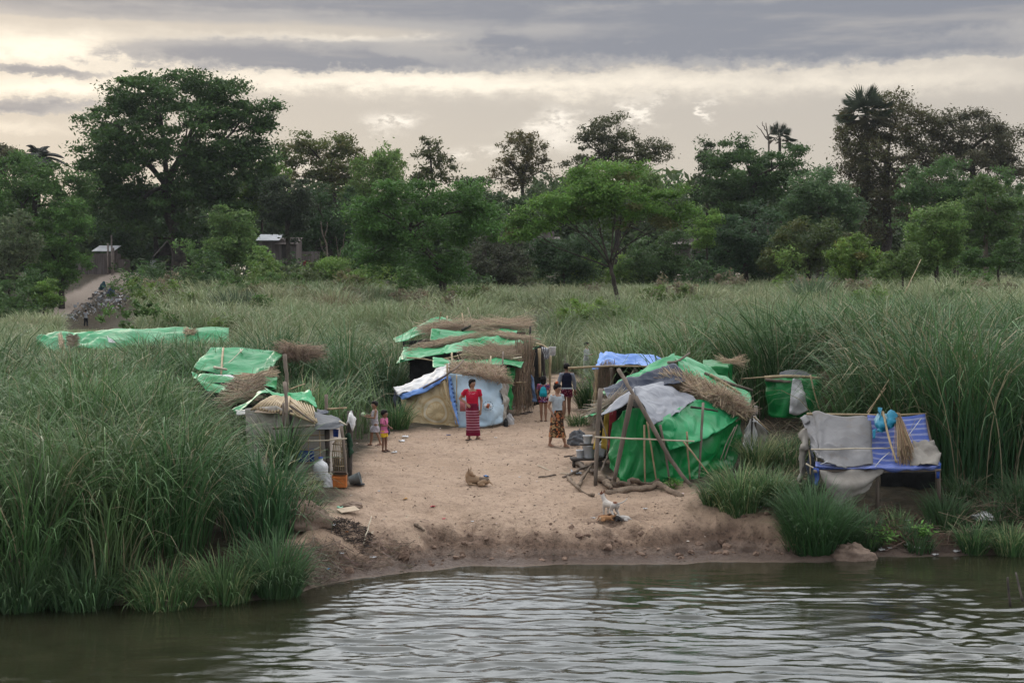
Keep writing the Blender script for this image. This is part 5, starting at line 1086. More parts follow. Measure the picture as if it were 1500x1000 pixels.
# --- raised platform with striped sheet
T = thing('covered_platform', gp(1280, 735, 28.9), 'raised bamboo platform covered with grey canvas and striped blue sheeting', 'platform')
SH('striped_sheet', [[(1270, 609, 29.7), (1315, 609, 29.8), (1355, 606, 29.8)], [(1274, 645, 29.2), (1318, 645, 29.3), (1361, 640, 29.3)], [(1276, 682, 28.55), (1322, 682, 28.5), (1376, 679, 28.55)]], M['stripe'], wr=.03, fr=1.2)
SH('seat_edge', [[(1195, 673, 28.6), (1240, 678, 28.55), (1290, 678, 28.5), (1340, 678, 28.5), (1377, 676, 28.6)], [(1195, 682, 28.4), (1240, 686, 28.35), (1290, 685, 28.3), (1340, 686, 28.3), (1377, 681, 28.4)], [(1197, 688, 28.5), (1240, 689, 28.5), (1290, 688, 28.45), (1340, 689, 28.4), (1376, 685, 28.5)]], M['stripe'], wr=.04, fr=2)
SH('grey_canvas', [[(1174, 614, 29.8), (1185, 607, 29.9), (1197, 604, 29.7), (1235, 607, 29.7), (1276, 608, 29.7)], [(1184, 640, 29.2), (1196, 640, 29.0), (1210, 640, 29.05), (1240, 640, 29.05), (1277, 643, 29.1)], [(1188, 655, 28.9), (1200, 662, 28.7), (1215, 664, 28.7), (1240, 665, 28.7), (1278, 665, 28.7)], [(1196, 662, 28.6), (1210, 672, 28.4), (1232, 681, 28.35), (1250, 681, 28.4), (1279, 679, 28.5)]], M['canvas'], wr=.05, fr=1.8, dens=.035, ax=(2.0, .6))
SH('canvas_corner', [[(1172, 613, 29.8), (1180, 607, 29.9), (1192, 606, 30.2)], [(1180, 622, 29.6), (1186, 618, 29.7), (1195, 614, 30.1)]], M['canvas'], wr=.03)
SH('hanging_canvas', [[(1200, 689, 28.4), (1225, 691, 28.4), (1260, 688, 28.4), (1297, 687, 28.4)], [(1207, 708, 28.3), (1228, 712, 28.15), (1256, 706, 28.2), (1291, 694, 28.3)], [(1217, 728, 28.3), (1230, 735, 28.2), (1250, 724, 28.2), (1280, 706, 28.3)], [(1222, 736, 28.3), (1230, 741, 28.25), (1246, 732, 28.25), (1272, 714, 28.3)]], M['beige'], wr=.06, fr=2.2, ax=(.7, 2.4))
SH('bundled_canvas', [[(1172, 636, 29.3), (1180, 627, 29.2), (1186, 640, 29.2)], [(1170, 648, 29.2), (1177, 652, 29.0), (1184, 655, 29.1)], [(1171, 662, 29.2), (1177, 664, 29.05), (1182, 664, 29.1)], [(1168, 690, 29.2), (1173, 692, 29.0), (1179, 690, 29.1)], [(1167, 703, 29.2), (1172, 709, 29.0), (1177, 706, 29.1)]], M['beige'], wr=.07, fr=2.5, dens=.03)
SH('folded_canvas', [[(1337, 646, 29.0), (1352, 643, 29.0), (1367, 646, 29.0)], [(1334, 665, 28.75), (1352, 662, 28.7), (1378, 660, 28.8)], [(1334, 684, 28.4), (1352, 680, 28.3), (1375, 679, 28.4)]], M['beige'], wr=.08, fr=3)
SH('side_cover', [[(1188, 640, 29.4), (1195, 668, 28.8)], [(1184, 705, 29.4), (1190, 715, 28.8)]], M['navy'], wr=.05)
SH('corner_wrap', [[(1192, 684, 28.5), (1200, 686, 28.4)], [(1193, 711, 28.5), (1199, 710, 28.4)]], M['royal'], wr=.04)
SH('corner_wrap', [[(1371, 678, 28.5), (1378, 678, 28.5)], [(1372, 700, 28.45), (1376, 700, 28.45)]], M['royal'], wr=.04)
SH('underside_shade', [[(1290, 690, 30.2), (1376, 690, 30.2)], [(1290, 730, 30.2), (1376, 728, 30.2)]], M['dark'], wr=.05)  # near-black sheet paints the shade under the platform
def leg(px, Y, top, nm='leg', r=.04, m='pole'):
    q = P(px, top, Y); g = q.copy(); g[2] = float(gz(q[0], q[1]))-.15
    MB().tube([g, g*.5+q*.5+[.01, 0, 0], q], [r*1.1, r, r*.9], 8).obj(nm, M[m], T)
for px, Y in ((1285, 28.5), (1375, 28.6), (1196, 28.6), (1190, 30.1), (1285, 30.2), (1372, 30.2)): leg(px, Y, 688)
for pts, r, m in [([(1188, 658, 28.75), (1240, 657, 28.7), (1304, 656, 28.75)], .018, 'cane_pale'), ([(1192, 690, 28.45), (1290, 690, 28.4), (1378, 688, 28.45)], .035, 'pole'), ([(1182, 606, 29.9), (1280, 608, 29.9), (1357, 606, 29.9)], .03, 'bamboo'), ([(1197, 664, 28.7), (1196, 688, 28.6)], .02, 'cane_pale'), ([(1184, 655, 29.1), (1187, 672, 28.9), (1187, 695, 28.8)], .02, 'bamboo'), ([(1181, 679, 28.7), (1197, 688, 28.5)], .02, 'cane_pale'), ([(1354, 607, 29.9), (1365, 650, 29.2), (1377, 682, 28.6)], .03, 'pole'), ([(1296, 690, 28.4), (1302, 690, 28.4)], .03, 'pole')]:
    pole('pole', pts, r, M[m], T)
MB().tube([P(1350, 612, 29.6), P(1335, 632, 29.2), P(1325, 646, 29.0)], .008, 5).obj('cord', M['plast_white'], T)
MB().tube([P(1303, 662, 28.7), P(1292, 671, 28.5), P(1282, 683, 28.3)], .009, 5).obj('cord', M['plast_white'], T); MB().tube([P(1212, 675, 28.3), P(1202, 680, 28.3)], .008, 5).obj('cord', M['plast_white'], T)
T = thing('broom', P(1322, 640, 28.7), 'bundle broom of long dry stalks leaning on the striped blue sheet', 'broom')
nS = 260; t0 = rng.random(nS)
p0 = np.array([P(1311+7*a, 604+3*rng.random(), 29.35+rng.normal(0, .03)) for a in t0]); p1 = np.array([P(1314+24*a+rng.normal(0, 3), 652+34*rng.random(), 28.45+.05*rng.normal()) for a in t0])
pm = p0*.55+p1*.45+np.array([0, -.06, -.02])
V1, Q1, C1 = straws(p0, pm, .006, tone((.33, .235, .145), nS, .35)); V2, Q2, C2 = straws(pm, p1, .0055, C1[::6])
mesh_np('bristles', np.concatenate([V1, V2]), np.concatenate([Q1, Q2+len(V1)]), M['straw'], T, col=np.concatenate([C1, C2]))
MB().tube([P(1310, 609, 29.25), P(1315, 610, 29.2), P(1320, 609, 29.3)], .02, 6).obj('binding', M['pole_dk'], T)
o = pole('bamboo_cane', [(1293, 603, 29.4), (1302, 640, 28.8), (1313, 677, 28.35)], .03, M['bamboo']); tag(o, 'thin bamboo cane propped against the striped sheet by the teal bag', 'cane')
T = thing('teal_bag', P(1297, 612, 29.4), 'crumpled teal plastic bag hanging at the top edge of the striped sheet', 'bag')
sheet('bag_side', [[(1283, 614, 29.4), (1288, 594, 29.4), (1292, 597, 29.4)], [(1282, 625, 29.2), (1288, 620, 29.05), (1297, 622, 29.2)], [(1281, 631, 29.1), (1289, 632, 29.0), (1297, 632, 29.15)]], M['teal'], parent=T, wr=.07, fr=4)
sheet('bag_side', [[(1296, 606, 29.5), (1304, 604, 29.4), (1311, 602, 29.45)], [(1297, 618, 29.2), (1305, 615, 29.1), (1312, 614, 29.2)], [(1300, 629, 29.1), (1306, 627, 29.05), (1314, 622, 29.15)]], M['teal'], parent=T, wr=.07, fr=4)
sheet('bag_tail', [[(1278, 630, 29.0), (1283, 628, 29.0)], [(1279, 643, 28.9), (1282, 642, 28.9)]], M['teal'], parent=T, wr=.03)

# ------------------------------------------------------------------ village on the far bank
def slab(mb, c, size, rz=0, tilt=None):
    mb.box(c, size, R=tilt or Matrix.Rotation(rz, 3, 'Z')); return mb
b = gp(143, 400, 166); T = thing('plank_fence', b, 'weathered brown plank fence above the dirt track', 'fence')
mb = MB(); k = 166/F
for i in range(30):
    x = 112+i*2.05; q = gp(x, 400, 166); hh = (20+12*(i/29)**.6)*k*(1+rng.normal(0, .03)); mb.box(q+[0, rng.normal(0, .02), hh/2], (.15, .03, hh))
mb.obj('planks', M['plank'], T, smooth=False)
mb = MB()
for x in (158, 166): q = gp(x, 400, 165.8); mb.tube([q-[0, 0, .2], q+[.05, 0, 3.6 if x == 158 else 3.0]], [.13, .1], 8)
mb.obj('post', M['deadwood'], T)
b = gp(160, 400, 170); T = thing('tin_roofed_shed', b, 'shed with a pale tin roof peeping over the plank fence', 'shed')
mb = MB(); mb.box(b+[-.3, 0, 1.2], (2.6, 3, 2.4)); mb.obj('wall', M['plank'], T, smooth=False)
mb = MB(); mb.box(P(156, 364, 170), (2.6, 3.4, .06), R=Matrix.Rotation(.22, 3, 'X')); mb.obj('roof', M['tin'], T, smooth=False)
q = P(181, 390, 168); MB().box(q, (1.6, .1, 1.7)).obj('gate', M['plank'], T, smooth=False)
b = gp(164, 400, 164.5); T = thing('utility_pole', b, 'slim grey pole standing in front of the plank fence', 'pole')
MB().tube([b-[0, 0, .2], b+[0, 0, 4.6]], [.12, .09], 8).obj('shaft', M['deadwood'], T)
b = gp(240, 395, 172); T = thing('thatched_hut', b, 'open sided hut with a steep grey gable roof under the huge rain tree', 'hut')
def pq(px, py, Y): return P(px, py, Y)
k = 172/F; cx = b[0]; zt = P(240, 353, 172)[2]; ze = P(240, 375, 172)[2]
ridge = [np.array([P(246, 0, 172)[0], 170.6, zt]), np.array([P(240, 0, 175)[0], 175.2, zt+.1])]
le = [np.array([P(222, 0, 171)[0], 171.0, ze]), np.array([P(222, 0, 175)[0]-.3, 175.4, ze])]; re = [np.array([P(259, 0, 171)[0], 170.4, ze+.1]), np.array([P(256, 0, 175)[0], 175.2, ze])]
mb = MB(); mb.add([ridge[0], ridge[1], le[1], le[0], ridge[0]-[0, 0, .12], ridge[1]-[0, 0, .12], le[1]-[0, 0, .12], le[0]-[0, 0, .12]], [(0, 1, 2, 3), (7, 6, 5, 4), (0, 3, 7, 4), (1, 5, 6, 2), (2, 6, 7, 3)])
mb.add([ridge[0]+[0, -.01, .01], ridge[1]+[0, 0, .01], re[1], re[0], ridge[0]-[0, 0, .12], ridge[1]-[0, 0, .12], re[1]-[0, 0, .12], re[0]-[0, 0, .12]], [(3, 2, 1, 0), (4, 5, 6, 7), (4, 7, 3, 0), (3, 7, 6, 2)])
mb.obj('roof', M['plank'], T, smooth=False)
MB().add([ridge[0]+[0, .3, -.15], le[0]+[.25, .3, 0], re[0]+[-.25, .6, 0]], [(0, 1, 2)]).add([ridge[0]+[0, .4, -.15], le[0]+[.25, .4, 0], re[0]+[-.25, .7, 0]], [(2, 1, 0)]).obj('gable', M['darkwood'], T, smooth=False)
for x, y in ((225, 171.2), (256, 171), (228, 174.8), (255, 174.8)):
    q = P(x, 400, y); g = float(gz(q[0], y)); MB().tube([(q[0], y, g-.1), (q[0], y, ze)], .09, 7).obj('post', M['darkwood'], T)
MB().box((cx+.2, 172.5, b[2]+1.0), (2.6, 3.0, .1)).obj('floor_deck', M['plank'], T, smooth=False)
mb = MB()
for z in (1.35, 1.75): mb.tube([(cx-.7, 170.9, b[2]+z), (cx+1.3, 170.9, b[2]+z)], .05, 6)
for i in range(6): mb.tube([(cx-.6+i*.36, 170.9, b[2]+.95), (cx-.6+i*.36, 170.9, b[2]+1.8)], .03, 5)
mb.obj('railing', M['plank'], T)
MB().box((cx-1.0, 170.95, b[2]+1.25), (.75, .05, 1.2)).obj('panel', M['tin'], T, smooth=False)
b = gp(400, 400, 152); T = thing('stilt_house', b, 'dark timber house on stilts with a pale tin roof edge among the trees', 'house')
k = 152/F; zf = P(0, 385, 152)[2]; zr = P(0, 351, 152)[2]; x0, x1 = P(376, 0, 152)[0], P(432, 0, 152)[0]
MB().box(((x0+x1)/2, 154, (zf+zr)/2), (x1-x0, 4, zr-zf)).obj('wall', M['plank'], T, smooth=False)
MB().box((P(391, 0, 152)[0], 152.8, zr+.25), (2.5, 3.4, .07), R=Matrix.Rotation(.22, 3, 'X')).obj('roof', M['tin'], T, smooth=False)
MB().box((P(418, 0, 152)[0], 153.4, zr-.1), (2.4, 4.0, .08), R=Matrix.Rotation(.2, 3, 'X')).obj('roof', M['plank'], T, smooth=False)
for x in (378, 392, 406, 420, 431):
    q = P(x, 0, 152.3); MB().tube([(q[0], 152.2, b[2]-.3), (q[0], 152.2, zf)], .09, 7).obj('stilt', M['darkwood'], T)
MB().box((P(452, 0, 151)[0], 151.5, zf+.2), (1.9, .08, 2.0)).obj('side_fence', M['plank'], T, smooth=False)
MB().box((P(414, 0, 151)[0], 151.85, (zf+zr)/2), (.8, .06, 1.6)).obj('doorway', M['darkwood'], T, smooth=False)
o = sheet('red_cloth', [[(444, 382, 150.8), (456, 382, 150.8)], [(444, 389, 150.8), (456, 389, 150.8)]], M['redcloth'], wr=.05); tag(o, 'red cloth hung on the side fence of the stilt house', 'cloth')
b = gp(800, 400, 150); T = thing('far_house', b, 'little plank house with a grey roof edge, almost hidden behind the forked tree', 'house')
MB().box(P(793, 362, 150), (2.6, 2.5, 3.2)).obj('wall', M['plank'], T, smooth=False); MB().box(P(798, 349, 149.4), (3.2, 2.4, .08), R=Matrix.Rotation(.12, 3, 'X')).obj('roof', M['plank'], T, smooth=False)
b = gp(1005, 400, 140); T = thing('far_house', b, 'low house with a weathered roof in the shade left of the rounded mango tree', 'house')
MB().box(P(1003, 366, 140), (2.6, 2.5, 2.2)).obj('wall', M['plank'], T, smooth=False); MB().box(P(1004, 354, 139), (3.4, 3.2, .08), R=Matrix.Rotation(.22, 3, 'X')).obj('roof', M['plank'], T, smooth=False)
M['sack_teal'] = tarp('dark_teal_sack', (.015, .055, .07), .7); M['sack_royal'] = tarp('dull_blue_sack', (.03, .05, .13), .7)
# rubbish tipped down the slope beside the track
n = 620; w3 = rng.choice(4, n, p=[.36, .26, .22, .16]); cen = np.array([(150, 433, 14, 6), (163, 443, 12, 6), (138, 450, 16, 5), (104, 464, 20, 4)])
pxy = cen[w3, :2]+rng.normal(0, 1, (n, 2))*cen[w3, 2:]
V = []; C = []; pal = np.array([(.55, .55, .56), (.42, .42, .43), (.22, .2, .19), (.36, .38, .40), (.34, .28, .23), (.10, .10, .10), (.62, .61, .60)])
for i in range(n):
    q = G(*pxy[i])+[0, 0, .04+.12*rng.random()]
    if trackd(q[0], q[1]) < 1.0 and rng.random() < .9: continue
    s = .07+.22*rng.random()**2; a = rng.normal(0, 1, 3); a /= np.linalg.norm(a); b_ = np.cross(a, rng.normal(0, 1, 3)); b_ /= np.linalg.norm(b_); c_ = np.cross(a, b_)
    V += [q-a*s, q+b_*s*.7+c_*s*.2, q+a*s, q-b_*s*.7+c_*s*.3]; C += [pal[rng.integers(0, 7)]*(.6+.6*rng.random())]*4
V = np.array(V); o = mesh_np('rubbish', V, np.arange(len(V)).reshape(-1, 4), M['straw'], col=np.array(C), origin=V.mean(0)); tag(o, kind='stuff')
for (px, py, lab, m) in [(151, 424, 'dark teal sack dumped at the top of the rubbish slope', 'teal'), (163, 432, 'blue sack lying right of the teal one on the rubbish slope', 'royal')]:
    q = G(px, py); mb = MB(); mb.ball(q+[0, 0, .25], (.38, .35, .5)).ball(q+[.12, -.1, .7], (.18, .16, .24)).ball(q+[-.25, 0, .1], (.3, .2, .2)); o = remesh(mb, 'rubbish_sack', M['sack_'+m], None, .06, 2, .8); tag(o, lab, 'sack')
# ------------------------------------------------------------------ people
def skinm(name, c):
    return stone(name, tuple(x*.88 for x in c), c, 6, .55, .1, .004)
M['skin'] = skinm('brown_skin', (.31, .17, .11)); M['skin_dk'] = skinm('deep_brown_skin', (.19, .10, .065))
M['hair'] = plain('black_hair', (.009, .007, .007), .65, .3, 30, .2, spec=.12)
M['eye'] = plain('eye', (.02, .015, .012), .3, 0, 1, 0); M['lip'] = plain('lips', (.22, .07, .06), .5, 0, 1, 0)
M['eyewhite'] = plain('eye_white', (.5, .47, .44), .4, 0, 1, 0)
def clothm(name, c, var=.15, rough=.85):
    return stone(name, tuple(x*(1-var) for x in c), tuple(min(1, x*(1+var)) for x in c), 5, rough, .35, .02, spec=.15)
def R3(v, rz): return np.array(Matrix.Rotation(rz, 3, 'Z') @ Vector(v))
def person(label, base, h, rz, arms, legs, top, bottom, hair, turn=0.0, skin='skin', hs=1.0, lean=(0, 0), build=1.0, shoes=None, vox=.0085, nod=0.0):
    """figure facing -y before the turn rz; joint positions are multiples of the height h"""
    T = thing('person', base, label, 'person'); T.rotation_euler.z = rz
    lx, ly = lean
    def S(v, z=None):                                # lean grows with height above the hips
        v = np.asarray(v, float); f = max(0, v[2]-.5)/.45
        return np.array([v[0]+lx*f, v[1]+ly*f, v[2]])*h
    o = np.array(base)
    w_ = build
    B = MB()
    def tor(rings, mb, grow=0.0):
        R = []
        for (x, y, z, rx, ry) in rings:
            c = S((x, y, z)); R.append((c[0], c[1], c[2], (rx+grow)*h, (ry+grow)*h))
        mb.loft(R, 20)
    torso = [(0, .004, .47, .075*w_, .058*w_), (0, .004, .51, .088*w_, .066*w_), (0, .002, .56, .082*w_, .060*w_), (0, 0, .62, .072*w_, .052*w_), (0, 0, .69, .080*w_, .058*w_), (0, .002, .755, .086*w_, .058*w_), (0, .006, .80, .082*w_, .048*w_), (0, .008, .825, .052*w_, .036*w_), (0, .006, .845, .030, .030)]
    tor(torso, B)
    hd = S((0, -.006, .93)); Rt = Matrix.Rotation(turn, 3, 'Z') @ Matrix.Rotation(nod, 3, 'X')
    def Hd(v): return hd+np.array(Rt @ Vector(v))*h*hs
    B.caps(S((0, .008, .82)), S((0, 0, .885)), .031*h, .029*h)
    B.ball(hd, np.array([.050, .060, .066])*h*hs, rot=Rt)                      # skull
    B.caps(Hd((0, -.018, -.018)), Hd((0, -.030, -.048)), .038*h*hs, .022*h*hs)     # jaw
    B.caps(Hd((0, -.056, .006)), Hd((0, -.068, -.012)), .006*h*hs, .0095*h*hs)     # nose
    for s in (-1, 1):
        B.ball(Hd((s*.050, .006, -.004)), np.array([.007, .014, .019])*h*hs, 8, 6, rot=Rt)   # ears
    ar = {}
    for s, (el_, wr_, hdir) in zip((-1, 1), arms):
        sh = S((s*.098*w_, .006, .80)); e = S(el_); w0 = S(wr_); ar[s] = (sh, e, w0)
        B.caps(S((s*.06*w_, .006, .805)), sh, .034*h, .032*h)
        B.caps(sh, e, .0295*h*w_**.5, .0225*h); B.caps(e, w0, .0225*h, .0155*h)
        d = w0-e; d = d/np.linalg.norm(d)
        if hdir is not None: d = np.asarray(hdir, float); d = d/np.linalg.norm(d)
        side = np.cross(d, (s*.3, 1, .2)); side /= np.linalg.norm(side); pn = np.cross(side, d)
        L = .105*h
        B.caps(w0, w0+d*L*.2, .014*h, .015*h)
        for q in (-.6, 0, .6): B.caps(w0+d*L*.12+side*q*.012*h, w0+d*L*.45+side*q*.017*h, .0095*h, .0092*h, 8)
        for q, ll in zip((-1.35, -.45, .45, 1.35), (.44, .53, .50, .38)):
            a = w0+d*L*.44+side*q*.012*h; m = a+(d+side*q*.06+pn*.12)*L*ll*.55; t = m+(d*.8+pn*.5)*L*ll*.45
            B.chain([a, m, t], [.0068*h, .0062*h, .005*h], 7)
        th = w0+d*L*.16-side*.016*h; B.chain([th, th+(d*.6-side*.7+pn*.3)*L*.26, th+(d*1.0-side*.7+pn*.5)*L*.46], [.0085*h, .0072*h, .0058*h], 7)
    for s, (kn, an, to) in zip((-1, 1), legs):
        hp = S((s*.048*w_, .004, .50)); k_ = np.array(kn)*h; a_ = np.array(an)*h; t_ = np.array(to)*h
        tk = .78 if bottom and bottom['kind'] == 'skirt' else 1.0; B.caps(hp, k_, .056*h*w_*tk, .034*h*tk); B.caps(k_, k_*.6+a_*.4+np.array([0, .008*h, 0]), .034*h, .033*h*w_**.5); B.caps(k_*.6+a_*.4+np.array([0, .008*h, 0]), a_, .033*h*w_**.5, .019*h)
        f = t_-a_; f[2] = 0; fl = np.linalg.norm(f)+1e-6; f = f/fl; sd_ = np.array([-f[1], f[0], 0])
        heel = a_-f*.018*h; heel[2] = max(.016*h, a_[2]-.03*h); B.caps(a_, heel, .02*h, .017*h)
        ball_ = a_+f*.075*h; ball_[2] = t_[2]+.006*h; B.caps(heel, ball_, .018*h, .016*h); B.caps(a_, ball_, .018*h, .014*h)
        for q in range(5):
            b0 = ball_+sd_*(q-2)*.0085*h; B.caps(b0, b0+f*(.030-.003*abs(q-1.5))*h-np.array([0, 0, .004*h]), .0075*h, .006*h, 7)
    X = MB()
    for s in (-1, 1):
        X.ball(Hd((s*.020, -.0535, .008)), np.array([.0105, .005, .0058])*h*hs, 8, 6, 1, Rt); X.ball(Hd((s*.020, -.0575, .008)), np.array([.0052, .003, .0052])*h*hs, 8, 6, 2, Rt)
        X.ball(Hd((s*.021, -.0545, .0225)), np.array([.0135, .004, .0026])*h*hs, 8, 6, 2, Rt)
    X.ball(Hd((0, -.0535, -.034)), np.array([.0165, .006, .0055])*h*hs, 8, 6, 3, Rt)
    remesh(B, 'body', [M[skin], M['eyewhite'], M['eye'], M['lip']], T, vox*h/1.5, 2, .5, extra=X)
    # hair
    Hh = MB()
    Hh.ball(Hd((0, .012, .014)), np.array([.0595, .062, .064])*h*hs, rot=Rt)
    Hh.ball(Hd((0, -.018, .042)), np.array([.050, .044, .031])*h*hs, rot=Rt)
    for s in (-1, 1): Hh.caps(Hd((s*.044, -.012, .030)), Hd((s*.050, .014, -.014)), .014*h*hs, .012*h*hs)
    if hair == 'bun': Hh.ball(Hd((0, .060, .030)), np.array([.030, .026, .030])*h*hs)
    if hair == 'topbun': Hh.ball(Hd((-.012, .030, .070)), np.array([.030, .030, .026])*h*hs)
    if hair == 'tail': Hh.chain([Hd((0, .058, .02)), Hd((.01, .078, -.03)), Hd((.012, .066, -.085))], [.022*h, .026*h, .012*h])
    if hair == 'long': Hh.caps(Hd((0, .042, .0)), Hd((0, .046, -.075)), .048*h, .040*h); Hh.caps(Hd((.02, .042, .0)), Hd((.025, .042, -.07)), .04*h, .03*h); Hh.caps(Hd((-.02, .042, .0)), Hd((-.025, .042, -.07)), .04*h, .03*h)
    remesh(Hh, 'hair', M['hair'], T, .009*h/1.5, 2, .5)
    # upper garment
    if top:
        Tm = MB(); z0, z1, sl, ease = top['hem'], top.get('neck', .822), top['sleeve'], top.get('ease', .010)
        full = [(0, 0, .40, .085*w_, .07*w_), (0, 0, .30, .09*w_, .075*w_)]+[]
        R = [r for r in torso if z0+.012 < r[2] <= z1]
        def at(z):
            zs = [r[2] for r in torso]; return tuple(float(np.interp(z, zs, [r[i] for r in torso])) for i in (0, 1))+(z,)+tuple(float(np.interp(z, zs, [r[i] for r in torso])) for i in (3, 4))
        fl = top.get('flare', 0)
        st = [at(max(z0, .47))]
        if z0 < .47: st = [(0, .002, z0, .088*w_+fl, .068*w_+fl), (0, .002, (z0+.5)/2, .09*w_+fl*.6, .07*w_+fl*.6)]
        tor(st+R, Tm, ease)
        for s in (-1, 1):
            sh, e, w0 = ar[s]; pts = [S((s*.055*w_, .006, .800)), sh]
            t = sl
            if t > 0:
                pts.append(sh+(e-sh)*min(1, t*2)); rs = [.040*h, .040*h, (.034+ease*.4)*h]
                if t > .5: pts.append(e+(w0-e)*(t-.5)*2*.97); rs.append(.024*h)
                Tm.tube(pts, rs, 14)
            else: Tm.caps(S((s*.05*w_, .006, .795)), S((s*.078*w_, .006, .805)), .036*h, .030*h)
        g = remesh(Tm, top.get('name', 'shirt'), top['mat'], T, .0085*h/1.5, 2, .5)
        mw = g.modifiers.new('folds', 'DISPLACE'); tx = bpy.data.textures.get('folds') or bpy.data.textures.new('folds', 'CLOUDS'); tx.noise_scale = .09; mw.texture = tx; mw.strength = .018; mw.mid_level = .5; mw.texture_coords = 'GLOBAL'
    if bottom:
        kind = bottom['kind']; z1 = bottom.get('waist', .60); Bm = MB()
        if kind == 'skirt':
            ks = bottom['hem']; R = []
            ax = [(legs[0][1][i]+legs[1][1][i])/2 for i in (0, 1)]; sp_ = abs(legs[0][1][0]-legs[1][1][0])/2; spy = abs(legs[0][1][1]-legs[1][1][1])/2
            for t in np.linspace(0, 1, 14):
                z = z1+(ks-z1)*t; q = max(0, (t-.25)/.75)
                hipr = .084*w_+.016*math.sin(math.pi*min(1, t*1.6))
                R.append((ax[0]*h*q+lx*h*.2*(1-t), ax[1]*h*q+.003*h, z*h, (hipr*(1-q)+max(.066, sp_+bottom.get('w', .035)+.006)*q)*h, ((hipr*.9)*(1-q)+max(.055, spy+bottom.get('wy', .04))*q)*h))
            Bm.loft(R, 48, fold=bottom.get('fold', .07), nf=bottom.get('nf', 6), ph=bottom.get('ph', 0))
            g = Bm.obj(bottom['name'], bottom['mat'], None); 
            me = g.data; g.parent = T; g.location = (0, 0, 0)
        else:
            for s, (kn, an, to) in zip((-1, 1), legs):
                hp = S((s*.048*w_, .004, .50)); k_ = np.array(kn)*h; t = bottom['len']; e_ = hp+(k_-hp)*min(1, t)
                pts = [hp+np.array([0, 0, .02*h]), (hp+e_)/2, e_]; rs = [.066*h*w_, .062*h*w_, bottom.get('cuff', .055)*h*w_]
                if t > 1: a_ = np.array(an)*h; pts.append(k_+(a_-k_)*(t-1)); rs.append(.036*h)
                Bm.tube(pts, rs, 16)
            tor([r for r in torso if r[2] <= .56]+[(0, 0, z1, .078*w_, .056*w_)], Bm, .008)
            remesh(Bm, bottom['name'], bottom['mat'], T, .0085*h/1.5, 2, .5)
    if shoes:
        for s, (kn, an, to) in zip((-1, 1), legs):
            a_ = np.array(an)*h; t_ = np.array(to)*h; f = t_-a_; f[2] = 0; f /= np.linalg.norm(f)+1e-6
            mb = MB(); c = a_+f*.04*h; c[2] = .006*h
            ang = math.atan2(f[1], f[0]); mb.box(c, (.155*h, .056*h, .012*h), ang)
            p = a_+f*.06*h; sd_ = np.array([-f[1], f[0], 0]); mb.tube([p+sd_*.024*h+[0, 0, -p[2]+.01*h], p+[0, 0, -p[2]+.045*h], p-sd_*.024*h+[0, 0, -p[2]+.01*h]], .006*h, 6)
            g = mb.obj('sandal', shoes, None); g.parent = T
    return T, Hd, h
def stripes_skirt():
    m, nt, b, ob, uv = newmat('maroon_striped_skirt_cloth'); x, y, z = sep(nt, ob)
    zz = z+noise(nt, ob, 6, 2)*.012
    s = ((zz*14.5).f('FRACT')-.5).f('ABSOLUTE').step(.34, .40); s2 = ((zz*14.5+.31).f('FRACT')-.5).f('ABSOLUTE').step(.42, .46)
    band = z.step(.20, .225)*z.step(.80, .775)
    k = s.f('MAXIMUM', s2*.7)*band
    c = mixc(nt, k*.8, (.15, .008, .028), (.52, .30, .36)); c = mixc(nt, z.step(.80, .83)*.4, c, (.07, .006, .02))
    setc(nt, b, c); b.inputs['Roughness'].default_value = .85; b.inputs['Specular IOR Level'].default_value = .15; return m
def floral(name, c0, cols, scale, thr=.52):
    m, nt, b, ob, uv = newmat(name); c = None
    c = mixc(nt, noise(nt, ob, scale*.8, 3).step(.4, .6), c0, tuple(x*.6 for x in c0))
    for i, q in enumerate(cols):
        mp = nt.nodes.new('ShaderNodeMapping'); mp.inputs['Location'].default_value = (i*7.3, i*3.1, i*1.7); nt.links.new(ob.k, mp.inputs[0])
        c = mixc(nt, noise(nt, M_(nt, mp.outputs[0]), scale, 2).step(thr, thr+.05), c, q)
    setc(nt, b, c); b.inputs['Roughness'].default_value = .85; b.inputs['Specular IOR Level'].default_value = .15; return m
def embroidered():
    m, nt, b, ob, uv = newmat('red_blouse_cloth'); x, y, z = sep(nt, ob)
    c = mixc(nt, noise(nt, ob, 4, 4).step(.3, .7), (.36, .008, .028), (.46, .014, .045))
    f = noise(nt, ob, 34, 2).step(.54, .6)*(z-1.22).f('ABSOLUTE').step(.06, .04)*x.f('ABSOLUTE').step(.11, .08)*y.step(-.02, -.05)
    setc(nt, b, mixc(nt, f*.7, c, (.55, .30, .33))); b.inputs['Roughness'].default_value = .8; b.inputs['Specular IOR Level'].default_value = .15; return m
STL = ((-.056, -.008, .285), (-.060, .010, .045), (-.070, -.09, .012)); STR = ((.056, -.008, .285), (.060, .010, .045), (.070, -.09, .012))
DNL = ((-.142, .012, .64), (-.150, -.02, .50), (0, -.1, -1)); DNR = ((.142, .012, .64), (.150, -.02, .50), (0, -.1, -1))
sandal = plain('brown_sandal', (.05, .035, .028), .7)
# woman in red
person('woman in red blouse and maroon striped skirt, one hand on her hip', G(692, 644), 1.57, math.radians(2),
       [((-.205, .035, .675), (-.095, -.045, .60), (.5, -.5, -.5)), ((.150, .01, .64), (.140, -.05, .50), (-.2, -.1, -1))],
       [((-.05, -.012, .285), (-.052, .01, .045), (-.085, -.085, .012)), ((.066, -.016, .285), (.085, .0, .045), (.135, -.07, .012))],
       dict(hem=.555, sleeve=.26, mat=embroidered(), ease=.014, name='blouse'), dict(kind='skirt', hem=.065, waist=.60, mat=stripes_skirt(), name='skirt', fold=.035, nf=5, w=.045, wy=.05), 'tail', turn=math.radians(38), build=1.14, shoes=sandal)
